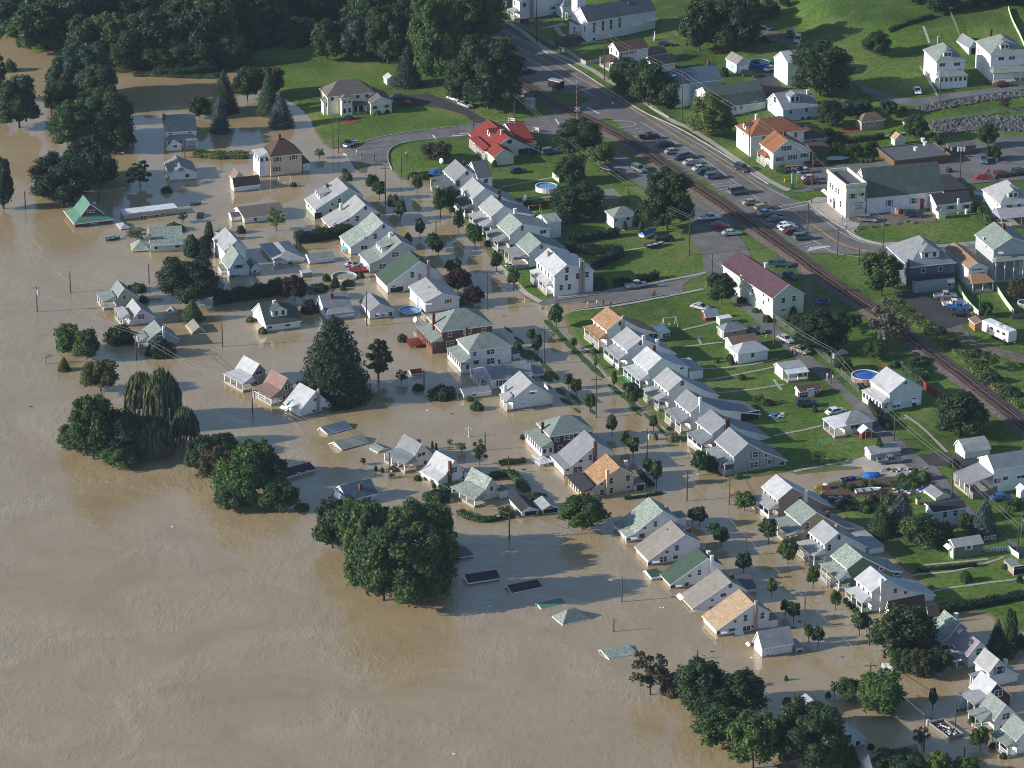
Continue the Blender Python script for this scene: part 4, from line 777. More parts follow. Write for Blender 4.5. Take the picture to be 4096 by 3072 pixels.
house('steep green metal roofed house with flared eaves', [B('a',(480,1450),1478,[(738,1415)],(400,1365),kind='hip',wall='dkbrick',roof='green2',rise=2.6,wr=[(612,1455,1.6,.7)]),
 B('a',(522,1400),1455,[(583,1318),(676,1382)],7.0,wall='dkbrick',roof='green2',wr=[(588,1368,1.8,.5)],ch=[(.2,3.9,.6,'taupe')])])
house('long flat roofed pink mobile home half under water', [B('a',(800,1392),1428,[(1152,1358)],(783,1360),kind='flat',wall='pink',roof='white',wr=[(930,1405,2,.5),(1015,1397,1.2,.5),(1055,1388,.7,.6)])], 'mobile home', None, 'mobile_home')
house('small red shed with grey roof by mobile home', [B('a',(782,1480),1490,[(848,1465)],(740,1448),kind='hip',wall='red',roof='g1',rise=.6)], 'shed', GR, 'shed')
house('mint cottage with wide mottled green roof facing viewer', [B('a',(972,1588),1640,[],(1190,1582),face='L',a=9,pn=[(4.3,3.1),(8.6,0)],wall='mint',roof='gm',wr=[(1010,1605,.9,.8),(1150,1595,1.2,.7)],ch=[(.0,1.5,1.2,'taupe')])])
house('small speckled pyramid roofed garage by mint cottage', [B('a',(855,1622),1636,[(966,1605)],5.0,kind='hip',a=9,roof='gm',rise=1.7)], 'garage', GR, 'garage')
house('white gabled house with slate roof behind dark cypresses', [B('a',(1450,1628),1720,[(1535,1555),(1600,1605)],(1355,1545),roof='g1',wr=[(1503,1600,1.3,1.1)])])
house('white gabled house in the flood with side wings', [B('d',(1480,92),143,[(1545,-15),(1622,78)],7.5,a=17,roof='gr',wr=[(1548,68,1.4,.9,'slate'),(1518,130,1.5,.6,'slate')]),
 B('d',(1622,92),118,[(1650,52),(1692,75)],5,a=17,roof='gr',wr=[(1650,100,.6,.6)]), B('d',(1430,95),120,[(1480,85)],4,a=17,roof='gr',kind='flat',small=1)])
house('low pale roofed house in deep water near long hedge', [B('d',(1785,38),66,[(1975,10)],(1690,-80),kind='hip',roof='g1',rise=1.3,wr=[(1812,52,.5,.5),(1880,45,1.2,.5)])])
house('shed with bent dark green roof above water', [B('m',(175,1232),1290,[(140,1155),(128,1172)],(490,1190),face='L',wall='white',roof='gr')], 'shed', GR, 'shed')
house('small flat topped grey shed by the white ring pool', [B('m',(85,1402),1450,[(213,1395)],(78,1360),kind='flat',wall='taupe',roof='g0',small=1)], 'shed', GR, 'shed')
TH = 'three steep roofed houses at the left edge of the flooded town'
house('olive sided house with steep grey roof, farthest left trio', [B('d',(745,290),340,[(805,207),(905,272)],(683,237),wall='olive',roof='gr',wr=[(806,267,.7,1)],porch=[('L',(690,328),2.2,2.9,-.1,1,'open','gr')],ch=[(.6,4.6,.8,None)])], group=TH)
house('pale pink house with steep grey roof, middle of left trio', [B('d',(838,435),458,[(912,340),(1010,395)],(770,368),wall='lilac',roof='g1',wr=[(915,393,1.5,1.1)],porch=[('L',1.8,2.3,2.9,0,1,'open','g1')])], group=TH)
house('grey house with steep roof and white chimney, nearest of left trio', [B('d',(958,545),600,[(1048,472),(1165,540)],(905,485),wall='grey',roof='gr',wr=[(1030,505,1.6,.6)],stack=[(1058,455,.5,'white')],porch=[('L',2.4,1.8,2.6,0,1,'open','gr')])], group=TH)
house('white house with dark green roof and wide gabled dormer', [B('d',(1722,450),497,[(1678,302),(1630,352)],(1948,415),face='L',roof='dgr',porch=[],dorm=[('R',.45,1.6,3.6,1.5,'gable',3.2,'white')],wl=[(1680,350,.7,1)],wr=[(1750,462,1,.5),(1862,448,1.2,.5)],ch=[(.4,4.3,.8,'cream')])])
house('white house with blue slate roof at bungalow row', [B('d',(2108,375),415,[(2066,252),(2048,325)],(2285,345),face='L',roof='g2',wr=[(2240,385,.6,.5)],wl=[(2075,330,.6,.9)],ch=[(.4,3.8,.9,None)],porch=[('R',(2112,385),1.6,2.6,0,1,'solid','g1')])])
house('white bungalow with dark hipped roof and awninged windows', [B('e',(178,360),415,[(248,305),(345,345)],(118,290),roof='g2',wr=[(228,382,.8,.8),(270,375,.8,.8),(318,375,.8,1)],awn=[('R',232,368,1.1),('R',275,362,1.1)])])
T3 = 'three front gabled houses standing in a row in the flood'
house('taupe house with pale roof, left of three in a row', [B('d',(1620,788),852,[(1680,697),(1728,742)],(1500,738),a=37,wall='taupe',roof='g0',wr=[(1677,755,1.6,.9),(1655,820,1,.8)],porch=[('L',(1572,832),2.1,2.9,0,1,'open','g0')])], group=T3)
house('taupe house with reddish brown roof, middle of three', [B('d',(1805,882),942,[(1862,788),(1905,833)],(1685,830),a=37,wall='taupe',roof='mbrown',wr=[(1862,848,1.5,1.1),(1838,915,.7,.9)],porch=[('L',(1755,922),2.0,2.8,0,1,'rail','mbrown')],ch=[(.4,3.8,.8,'cream')])], group=T3)
house('white house with pale roof and grey stack, right of three', [B('d',(1940,1005),1048,[(2045,875),(2150,962)],(1812,955),a=37,roof='g0',wr=[(2040,930,.8,.6),(2095,987,.7,.7),(2033,1003,.8,.6)],stack=[(2062,862,.5,'taupe')],awn=[('L',1850,985,2.6)])], group=T3)
house('small taupe gabled roof above water by dark conifers', [B('d',(1245,495),505,[(1292,455),(1333,490)],(1200,445),wall='taupe',roof='taupe')], 'shed', GR, 'shed')
house('tiny grey shed roof beside the round dark tree', [B('d',(1100,370),378,[(1125,345),(1150,360)],(1093,345),roof='g2',small=1)], 'shed', GR, 'shed')
house('black roof with cream eaves behind riverside trees', [B('d',(1855,1430),1452,[(1815,1385),(1800,1400)],(2025,1365),a=36,face='L',wall='cream',roof='black',wr=[(1935,1412,.8,.5),(1985,1400,.8,.5)])], 'house', RF)
house('blue roofed house half hidden behind dark round tree', [B('d',(1395,212),262,[(1425,145),(1455,182)],(1330,100),wall='paleblue',roof='blue')])
house('tiny white shed with red roof standing in water', [B('e',(455,765),780,[(443,735),(435,745)],(527,752),face='L',roof='red',small=1)], 'shed', GR, 'shed')
# --- upper middle
house('cream house with brown hipped roof beside asphalt driveway', [B('b',(-95,628),750,[(218,592)],(-140,572),kind='hip',a=17,wall='buff' if 0 else 'cream',roof='bgr',rise=3.0,wr=[(35,652,1.2,1.1),(105,625,1,1),(165,618,1,1),(-60,640,.9,1),(40,715,1.2,1)],dr=[(110,700,2.6,2)],porch=[('R',1.9,2.7,3.3,.42,.8,'open','bgr')]),
 B('b',(-2,648),754,[(74,634)],3.0,kind='hip',a=17,wall='cream',roof='bgr',rise=1.3,wr=[(20,655,.8,1.2),(52,650,.8,1.2),(20,718,.8,1.2),(52,714,.8,1.2)]),
 B('b',(-118,662),748,[(-92,640),(-66,655)],3.0,a=17,wall='cream',roof='bgr',wr=[(-92,680,.9,1.1)]),
 B('b',(185,668),745,[(255,625),(332,652)],9,a=17,wall='cream',roof='bgr',wr=[(218,697,1.2,.9,'blue'),(292,687,1.2,.9,'blue')])])
house('small cream garden shed on the lawn', [B('b',(293,515),553,[(325,490),(353,508)],(253,495),wall='cream',roof='g0',dr=[(322,530,1.2,1.5,'cream')])], 'shed', GR, 'shed')
house('cream house with bright red roof', [B('b',(960,985),1035,[(1088,888),(1200,940),(1290,978)],(830,865),wall='cream',roof='red',wr=[(1090,918,1.4,1)],dorm=[('L',.5,2.6,2.0,1.3,'gable',3.0,'cream')],ch=[(.25,4.8,1.2,'pink')],dr=[(1180,1030,3,1.8),(1245,1015,2.4,1.8)],porch=[('L',(895,955),2.6,3.3,0,.75,'rail','red')]),
 B('b',(985,1018),1078,[(1050,965),(1123,998)],(942,975),wall='cream',roof='red'),
 B('b',(1150,935),1000,[(1060,800),(1000,850)],(1245,905),face='L',wall='cream',roof='red')])
house('taupe flat roofed garage near the railway', [B('b',(1690,1285),1345,[(1640,1235),(1628,1240)],(1812,1270),face='L',wall='taupe',roof='taupe')], 'garage', GR, 'garage')
house('white bungalow with green hipped roof by long hedge', [B('b',(1760,1412),1487,[(1930,1385)],(1690,1365),kind='hip',roof='gr',rise=1.7,wr=[(1775,1425,.6,.8),(1855,1415,.8,.8)])])
house('long white building with purple roof beside railway', [B('f',(583,275),410,[(690,182),(795,242)],(285,50),a=25,wall='ltgreen',roof='purple',wr=[(652,287,.9,1.3),(722,275,.9,1.3),(652,350,1.1,.5)],wl=[(380,140,.7,1),(440,190,.7,1),(525,250,.6,.9),(560,285,.6,.9),(455,225,.7,1),(525,300,.6,1)],ch=[(.5,4.9,1.3,'cream')])])
# --- church and highway side
house('white church with square tower and dark roof', [B('x',(1080,243),470,[(995,78),(905,130)],(1810,100),face='L',a=30,roof='g3',wr=[(1152,305,.8,2.9),(1247,288,.8,2.9),(1338,270,.8,2.9),(1433,250,.8,2.9),(1150,430,.9,.7)],wl=[(1050,320,.6,1.6)]),
 B('x',(1495,180),387,[(1728,143)],6,kind='hip',a=30,roof='g3',rise=3.2,wr=[(1610,210,.7,1.4)],awn=[('R',1622,262,3.6)]),
 B('x',(1735,195),330,[(1830,175)],6,kind='flat',a=30,roof='g3',awn=[('R',1785,215,3.6)]),
 B('x',(965,-70),400,[(1065,-85)],(905,-105),kind='hip',a=30,rise=2.2,roof='g3',wl=[(918,180,.3,1.5),(950,190,.3,1.5)],small=1),
 B('x',(965,275),440,[(1078,285)],(890,225),kind='flat',a=30,roof='g3',small=1,wl=[(935,330,.8,1.7)],dl=[(968,350,1.4,2.3,'tan')])], 'church', None, 'church')
house('white house with small front porch beside church drive', [B('x',(325,15),225,[(620,-110),(880,-80)],(225,-25),a=30,roof='g2',wr=[(380,55,.9,1.2),(695,88,1.3,.7)],wl=[(270,30,.7,1.2)],stack=[(467,-20,.8,'stone')],porch=[('L',(265,140),2.5,3.1,0,1,'rail','g1')])])
house('white porch fronted house partly behind church tower', [B('x',(800,85),200,[(925,70)],(755,45),kind='hip',a=30,roof='gr',rise=1.5,small=1,dl=[(850,140,1.2,1.8)])])
house('white house cut by the top edge left of church', [B('x',(-60,40),110,[(200,5)],6,kind='flat',a=25,roof='g2')])
house('mauve house with dark brown roof near utility pole', [B('x',(1425,575),770,[(1357,468),(1308,515)],(1755,520),face='L',a=27,wall='lilac',roof='brown',wr=[(1487,590,1,1,'dkbrick'),(1580,572,1,1,'dkbrick')],wl=[(1345,550,.7,1.1),(1400,590,.7,1.1)],porch=[('L',(1370,715),2.6,3.2,0,1,'open','brown')]),
 B('x',(1745,620),680,[(1700,528)],(1965,585),face='L',a=27,wall='lilac',roof='brn2')])
house('white garage with black roof behind mauve house', [B('x',(1790,728),835,[(1740,625),(1715,650)],(2065,690),face='L',a=24,roof='black')], 'garage', GR, 'garage')
house('pale blue house with large slate blue roof', [B('x',(2065,940),1200,[(1993,770),(1860,840)],(2569,875),face='L',a=22,wall='blue',roof='blue',wr=[(2330,1010,.8,1.4)],ch=[(.85,4.6,1.2,None),(.12,4.6,1.2,None)],dl=[])])
house('white gambrel roofed hall with dark shingles by highway', [B('w',(435,1720),1900,[(370,1535),(275,1375),(170,1420),(110,1530)],(1240,1560),face='L',a=24,roof='hall',wr=[(887,1690,.7,1.3),(790,1705,.7,1.3),(1120,1625,.9,.8)],wl=[(260,1490,.5,.8)])])
house('pale gambrel house with pointed roof dormer', [B('c',(652,710),795,[(615,640),(590,602),(545,642)],(865,672),face='L',wall='paleblue',roof='g2',wr=[(700,720,.8,1.4),(803,708,.8,1.4),(775,770,1,1),(820,765,1.2,1)],wl=[(600,645,1.3,1.5)],dorm=[('R',.42,2.0,2.8,1.6,'gable',3,'paleblue')],ch=[(.88,4.4,1,'cream')])])
house('tall white barn with ribbed metal roof', [B('w',(1625,995),1355,[(1515,812),(1395,905)],(2100,915),face='L',roof='g0',wall='white')], 'barn', None, 'barn')
house('pale blue garage with basketball hoop board', [B('w',(810,1015),1180,[(915,905),(1025,968)],(648,915),a=26,wall='blue',roof='taupe',dr=[(915,1110,2.7,2.0,'white')],wl=[(745,1050,.4,1)])], 'garage', GR, 'garage')
house('white house with large rust brown hipped roof', [B('c',(440,885),1020,[(797,843)],(360,810),kind='hip',roof='rust',rise=2.9,wr=[(733,873,.7,1.3),(525,898,.8,1.3)],wl=[(395,860,.6,1.1)],ch=[(.6,4.2,1.2,'cream')],dorm=[('L',.55,.6,1.8,1.2,'gable',2)])])
house('pale green cottage with rusty roof and white porch rail', [B('c',(585,990),1102,[(680,905),(760,930),(836,970)],(512,925),wall='ltgreen',roof='rust',wr=[(675,960,1.6,1.1,'dkbrick'),(630,1030,1,1,'dkbrick'),(713,1018,1.5,1.1,'dkbrick'),(790,1005,1.2,1,'dkbrick')],ch=[(.5,5,1.2,'dkbrick')],porch=[('L',(545,1020),2.7,3.4,0,1,'rail','rust')]),
 B('c',(840,968),1020,[(955,962)],(800,925),kind='flat',wall='brown',roof='brown')])
house('low chocolate roofed annex behind rust roofed house', [B('c',(800,905),930,[(955,885)],(770,815),kind='hip',roof='brown',rise=1.0,wr=[(850,912,.8,.5)])], 'house')
house('small grey hut with brown hipped roof by red gravel', [B('c',(1158,792),850,[(1315,778)],(1133,760),kind='hip',wall='stone',roof='brn2',rise=1.8,wr=[(1197,805,.8,.6),(1262,800,.8,.6)])], 'house')
house('cream garden shed with tan roof in vegetable garden', [B('c',(1375,905),948,[(1408,868),(1450,895)],(1358,885),wall='cream',roof='tan',small=1,dr=[(1410,925,1.2,1.5,'cream')])], 'shed', GR, 'shed')
house('tiny shed with red roof by stone embankment', [B('c',(1445,800),825,[(1465,770),(1485,795)],1.8,wall='pink',roof='red',small=1)], 'shed', GR, 'shed')
house('flat roofed brown brick bank with rooftop vents', [B('c',(1368,1052),1090,[(1742,1012)],(1320,958),kind='flat',a=18,wall='dwood',roof='g3',parapet=.35,pcol='brown',ch=[]),
 B('c',(1745,960),1015,[(1905,922)],(1715,930),kind='flat',a=18,wall='brown',roof='g3',small=1)], 'bank', None, 'bank')
house('white hall with huge grey green roof and stepped facade', [B('y',(550,565),745,[(487,247),(425,330)],(1378,497),face='L',a=16,roof='hall',wr=[(788,613,1,1.4,'slate'),(1043,590,1,1.4,'slate')],dr=[(1132,625,1,2.1,'red')],awn=[('R',1130,580,1.2,plain('red_canvas',(.3,.03,.03)))],trim=True),
 B('y',(325,460),780,[(550,442)],(85,300),kind='flat',a=18,wall='cream',roof='g3',parapet=.9,pcol='cream',wr=[(400,540,1.1,1.3,'slate'),(503,520,.9,.8,'slate')],wl=[(165,422,.8,1.3),(190,447,.8,1.3),(225,478,.8,1.3),(250,492,.8,1.3),(272,625,.9,1.6),(170,590,1,1)],awn=[('L',150,520,7)],dl=[(205,640,1.2,2.2)]),
 B('y',(1285,635),750,[(1225,517),(1210,530)],(1668,600),face='L',a=16,roof='black',wr=[(1440,660,1.4,.9,'slate'),(1605,648,1.4,.9,'slate')],stack=[(1519,568,.45,'white')]),
 B('y',(1380,512),560,[(1640,490)],(1345,320),kind='flat',a=16,roof='black')], 'hall', None, 'hall')
house('tiny cream shed with black roof against the hall', [B('y',(1306,708),790,[(1342,668),(1392,702)],2.0,a=16,wall='cream',roof='black',small=1,dr=[(1350,750,1.1,1.6,'cream')])], 'shed', GR, 'shed')
house('white hipped house at right edge beside round pool', [B('y',(1960,628),805,[(2330,570)],(1830,460),a=16,kind='hip',roof='g1',rise=3.6,wr=[(2055,660,1.6,1.3),(2160,645,.9,1.2)],wl=[(1900,580,.7,1.1),(1930,625,.6,1),(1900,690,.7,1.1),(1930,740,.6,1)],dorm=[('R',.42,1.2,2.6,1.3,'gable',2.5)],porch=[('R',(1975,790),2.6,3.4,0,1,'open','g1')])])
house('white hillside house with grey hipped roof, left of two', [B('c',(1645,402),560,[(1838,390)],(1572,318),kind='hip',a=12,roof='gr',rise=3.0,wr=[(1682,420,1.6,.9),(1778,415,1.6,.9)],dorm=[('R',.42,1.2,2.2,1.2,'hip',2.0)],porch=[('R',2.6,3.4,4.3,0,1,'encl','gr')],ch=[(.9,4,.8,'taupe')])])
house('white hillside house with striped porch awning, right of two', [B('c',(1995,355),530,[(2240,335)],(1928,262),kind='hip',a=12,roof='gr',rise=3.2,dorm=[('R',.42,1.4,2.4,1.3,'hip',2.2)],porch=[('R',2.8,3.2,4.2,0,1,'open','gr')],wr=[(2063,380,1.6,.9),(2133,375,1.6,.9)],ch=[(.9,4,.8,None)])])
house('open garage with slate roof between hillside houses', [B('c',(1855,312),357,[(1892,262),(1930,300)],(1815,258),roof='g2',dr=[(1890,335,2,1.8)])], 'garage', GR, 'garage')
house('grey double house with wide dormer above dark parking lot', [B('o',(520,695),1010,[(1212,660)],(262,375),kind='hip',wall='navyg',roof='g2',rise=4.2,wr=[(725,748,.9,.9),(975,722,.9,.9)],dr=[(625,780,.9,1.9,'white'),(1088,735,.9,1.9,'white')],dorm=[('R',.5,1.6,4.4,1.5,'hip',3,'white')],stack=[(510,580,.4,'dkbrick')]),  # wall colour carries the shadow under overhang and balcony
 B('o',(600,905),1085,[(1205,858)],(560,860),kind='flat',wall='bgrey',roof='black',small=1,wr=[(1112,940,.9,1.2)],awn=[('R',1125,895,1.8)])])
house('narrow white house with tan and brown striped roof', [B('o',(1385,715),1000,[(1530,625),(1695,695)],(1140,400),roof='otan',wr=[(1530,727,1.6,.4,'slate')],porch=[('R',(1450,945),2.4,3.5,0,1,'open','otan')])])
house('grey house with sage green roof and wooden balconies', [B('o',(1755,440),890,[(2045,250),(2330,345)],(1560,200),wall='grey',roof='gr',awn=[('R',1860,470,1.3)],porch=[('R',(1790,625),5.2,5.9,0,1,'open','gr')],ch=[(.55,5.2,1.2,None)],wl=[(1665,380,.6,1),(1610,290,.6,1)])])
# --- gardens behind the east row
house('red barn shaped shed with pale curved roof', [B('v',(1387,190),235,[(1365,108),(1348,125)],(1543,172),face='L',wall='red',roof='g0')], 'shed', GR, 'shed')
house('white storage container beside red shed', [B('v',(1545,222),285,[(1690,205)],(1500,188),kind='flat',wall='ltgreen',roof='white',small=1)], 'shed', GR, 'storage_container')
house('grey garage with hipped roof, farthest of three in line', [B('v',(1590,350),440,[(1852,315)],(1525,288),kind='hip',wall='stone',roof='g2',rise=1.3,wr=[(1715,362,1,.6)],dl=[(1560,380,.9,1.8,'white')])], 'garage', GR, 'garage')
house('white garage with brown gabled roof, middle of three in line', [B('v',(1690,505),600,[(1628,407),(1590,425)],(2010,465),face='L',roof='brn2',wl=[(1650,490,.4,.5)])], 'garage', GR, 'garage')
house('white garage with pale hipped roof, nearest of three in line', [B('v',(1745,600),718,[(2095,552)],(1665,512),kind='hip',roof='g0',rise=1.6,wr=[(1910,608,.8,1)],wl=[(1715,620,.4,.9)])], 'garage', GR, 'garage')
house('little white house with white awning porch by alley', [B('f',(650,732),808,[(608,690),(590,702)],(800,712),face='L',roof='g1',porch=[('R',(682,768),2.2,2.7,0,1,'open','white',False)],dr=[(755,775,1.2,1.8)])])
house('dark red barn shed with white cross braced doors', [B('f',(760,880),925,[(735,842),(724,855)],(908,862),face='L',wall='dkbrick',roof='brown',wr=[(785,890,.8,.5),(880,872,.8,.5)],dr=[(832,892,1.4,1.7,'white')],dl=[(740,890,1,1.5,'white')])], 'shed', GR, 'shed')
house('white bungalow with flat patio roof beside alley', [B('f',(1050,1095),1167,[(1243,1068)],(975,1035),kind='hip',roof='g1',rise=1.9,wr=[(1115,1105,1.9,.8)],porch=[('L',(985,1120),2.4,2.7,0,1,'open','white',False)])])
house('small red shed with white roof by the bungalow', [B('f',(1160,1145),1190,[(1200,1112),(1243,1137)],(1135,1120),wall='red',roof='white',small=1,dr=[(1205,1165,1.4,1.5,'red')])], 'shed', GR, 'shed')
house('blue grey garage with pale roof by flooded lane', [B('f',(1220,1283),1330,[(1192,1233),(1177,1245)],(1410,1250),face='L',wall='grey',roof='g1',dl=[(1197,1280,2.0,1.9,'white')])], 'garage', GR, 'garage')
house('white gambrel garage beside the round green maple', [B('f',(1830,1270),1320,[(1810,1225),(1785,1188),(1765,1205),(1757,1225)],(1995,1240),face='L',wall='white',roof='g1',dl=[(1795,1262,2.4,1.9,'white')])], 'garage', GR, 'garage')
house('white house with glazed front porch beside large pool', [B('f',(1337,890),1012,[(1447,797),(1560,852)],(1222,805),a=26,roof='g0',wr=[(1385,968,1.8,.8),(1445,822,.6,.6)],dr=[(1500,960,1,2)],awn=[('R',1385,950,2.2),('R',1502,935,2.0)],porch=[('L',(1290,955),2.6,3.4,0,1,'encl','g0')])])
house('large white house with broad covered terrace and red base', [B('f',(2015,1385),1540,[(1975,1290),(1912,1303)],(2330,1320),face='L',roof='g2',wr=[(2040,1455,1.5,1),(2090,1440,1.2,.8),(2185,1362,1.6,.5),(2190,1430,1.6,.6)],porch=[('L',(1900,1525),2.6,4.2,0,1,'open','g2',False)],trim=True),
 B('f',(2060,1385),1500,[(2010,1285)],(2330,1310),face='L',roof='g2')])
house('pale wooden shed with broken sheet roof by rubble', [B('z',(1015,445),490,[(1125,375),(1240,415)],(875,322),a=24,wall='cream',roof='g2')], 'shed', GR, 'shed')
house('white house with black roof between blue spruces', [B('z',(985,640),860,[(925,545),(870,515)],(1458,575),face='L',wall='paleblue',roof='black',wr=[(1147,660,.9,1.5),(1287,638,.9,1.5)])])
house('green shed with pale roof and white shuttered window', [B('z',(1272,1105),1282,[(1220,997),(1190,1010)],(1680,1050),face='L',wall='green',roof='g1',wr=[(1467,1113,.8,.8,'white')],awn=[('L',1205,1100,2.2)],dl=[(1240,1180,.8,1.9,'white')])], 'shed', GR, 'shed')
house('low grey carport behind white picket fence', [B('z',(2080,1412),1500,[(2210,1398)],(1940,1282),kind='flat',wall='taupe',roof='gr',dr=[(2150,1445,2.5,1.8)])], 'garage', GR, 'garage')
house('white garage at right edge near blue sedan', [B('z',(2175,355),485,[(2230,300),(2320,330)],(2122,320),roof='white',dr=[(2240,400,2.4,1.9,'white')])], 'garage', GR, 'garage')
house('orange brown wooden shed beside the white caravan', [B('o',(1485,1530),1648,[(1585,1480),(1692,1500)],(1390,1445),wall='wood',roof='brn2')], 'shed', GR, 'shed')
house('small white shed under big oak by pool garden', [B('b',(1405,1150),1185,[(1420,1130)],(1378,1110),kind='flat',wall='cream',roof='brown',small=1)], 'shed', GR, 'shed')
house('half timbered hut hidden behind the garden maples', [B('f',(985,632),650,[(1030,600),(1075,622)],(965,612),wall='paleblue',roof='g3',small=1)], 'shed', GR, 'shed')
house('yellow tool shed with green roof beside blue spruce', [B('z',(770,465),545,[(822,455)],(735,440),kind='flat',wall='tan',roof='green',small=1)], 'shed', GR, 'shed')
# ---------------------------------------------------------------- trees
def leaf_mat(name, hue=.0, rough=.6):
    m = bpy.data.materials.new(name); m.use_nodes = True; N, L = nodes(m); b = N['Principled BSDF']; b.inputs['Roughness'].default_value = rough; b.inputs['Specular IOR Level'].default_value = .25
    g = N.new('ShaderNodeNewGeometry'); oi = N.new('ShaderNodeObjectInfo')
    n = N.new('ShaderNodeTexNoise'); n.inputs['Scale'].default_value = .45; n.inputs['Detail'].default_value = 3; L.new(g.outputs['Position'], n.inputs['Vector'])
    a = N.new('ShaderNodeMapRange'); a.inputs[3].default_value = .55; a.inputs[4].default_value = 1.45; L.new(g.outputs['Random Per Island'], a.inputs[0])
    c = N.new('ShaderNodeMapRange'); c.inputs[1].default_value = .3; c.inputs[2].default_value = .7; c.inputs[3].default_value = .7; c.inputs[4].default_value = 1.3; L.new(n.outputs[0], c.inputs[0])
    mu = N.new('ShaderNodeMath'); mu.operation = 'MULTIPLY'; L.new(a.outputs[0], mu.inputs[0]); L.new(c.outputs[0], mu.inputs[1])
    v = N.new('ShaderNodeVectorMath'); v.operation = 'SCALE'; L.new(oi.outputs['Color'], v.inputs[0]); L.new(mu.outputs[0], v.inputs['Scale'])
    mx = N.new('ShaderNodeMixRGB'); mx.blend_type = 'MIX'; f = N.new('ShaderNodeMapRange'); f.inputs[1].default_value = .45; f.inputs[2].default_value = .8; f.inputs[3].default_value = 0; f.inputs[4].default_value = .45; L.new(n.outputs[0], f.inputs[0]); L.new(f.outputs[0], mx.inputs[0])
    L.new(v.outputs[0], mx.inputs[1]); v2 = N.new('ShaderNodeVectorMath'); v2.operation = 'MULTIPLY'; L.new(v.outputs[0], v2.inputs[0]); v2.inputs[1].default_value = (1.5,1.15,.8); L.new(v2.outputs[0], mx.inputs[2])
    L.new(mx.outputs[0], b.inputs['Base Color'])
    tr = N.new('ShaderNodeBsdfTranslucent'); L.new(mx.outputs[0], tr.inputs[0]); ms = N.new('ShaderNodeMixShader'); ms.inputs[0].default_value = .32
    L.new(b.outputs[0], ms.inputs[1]); L.new(tr.outputs[0], ms.inputs[2]); L.new(ms.outputs[0], N['Material Output'].inputs[0])
    return m
M_LEAF = leaf_mat('foliage')
M_BARK = mat('bark', (.075,.058,.045), .95, .25, 2)
M_BARKG = mat('pale_bark', (.22,.20,.18), .95, .2, 2)
rng = np.random.default_rng(11)
def leaves(P, Nn, size, elong=1.6, jitter=.6, sizev=.4, hang=0.0, zc=1.0):
    """leaf-sized quads at points P with outward directions Nn"""
    n = len(P); Nn = Nn+rng.normal(0, jitter, (n,3)); Nn /= np.linalg.norm(Nn, axis=1)[:,None]+1e-9
    ref = rng.normal(0, 1, (n,3));
    if hang: ref = ref*(1-hang)+np.array([0,0,-1.0])*hang*2
    U = ref-(ref*Nn).sum(1)[:,None]*Nn; U /= np.linalg.norm(U, axis=1)[:,None]+1e-9; V = np.cross(Nn, U)
    s = size*(1+rng.uniform(-sizev, sizev, n))[:,None]; U = U*s*elong/2; V = V*s/2
    bend = Nn*s*.12; zz = np.array([1,1,zc]); U = U*zz; V = V*zz; bend = bend*zz
    return np.stack([P-U*.9-bend, P-V*.9+U*.1, P+U-bend, P+V*.9+U*.1], 1).reshape(-1,3)
def quad_mesh(name, V, core=None):
    nq = len(V)//4; verts = V; F = np.arange(nq*4).reshape(-1,4)
    me = bpy.data.meshes.new(name); nv = len(verts); tri = None
    if core is not None:
        cv, cf = core; verts = np.vstack([verts, cv]); tri = np.array(cf)+nv
    me.vertices.add(len(verts)); me.vertices.foreach_set('co', verts.astype(np.float32).ravel())
    nl = F.size+(tri.size if tri is not None else 0); me.loops.add(nl)
    li = F.ravel() if tri is None else np.concatenate([F.ravel(), tri.ravel()]); me.loops.foreach_set('vertex_index', li.astype(np.int32))
    npoly = nq+(len(tri) if tri is not None else 0); me.polygons.add(npoly)
    ls = np.arange(0, F.size, 4); ls = ls if tri is None else np.concatenate([ls, F.size+np.arange(0, tri.size, 3)])
    me.polygons.foreach_set('loop_start', ls.astype(np.int32)); me.update(calc_edges=True); me.materials.append(M_LEAF); return me
_bm = bmesh.new(); bmesh.ops.create_icosphere(_bm, subdivisions=2, radius=1); ICO = (np.array([v.co[:] for v in _bm.verts]), [[v.index for v in f.verts] for f in _bm.faces]); _bm.free()
def dirs(n):
    d = rng.normal(0, 1, (n,3)); return d/np.linalg.norm(d, axis=1)[:,None]
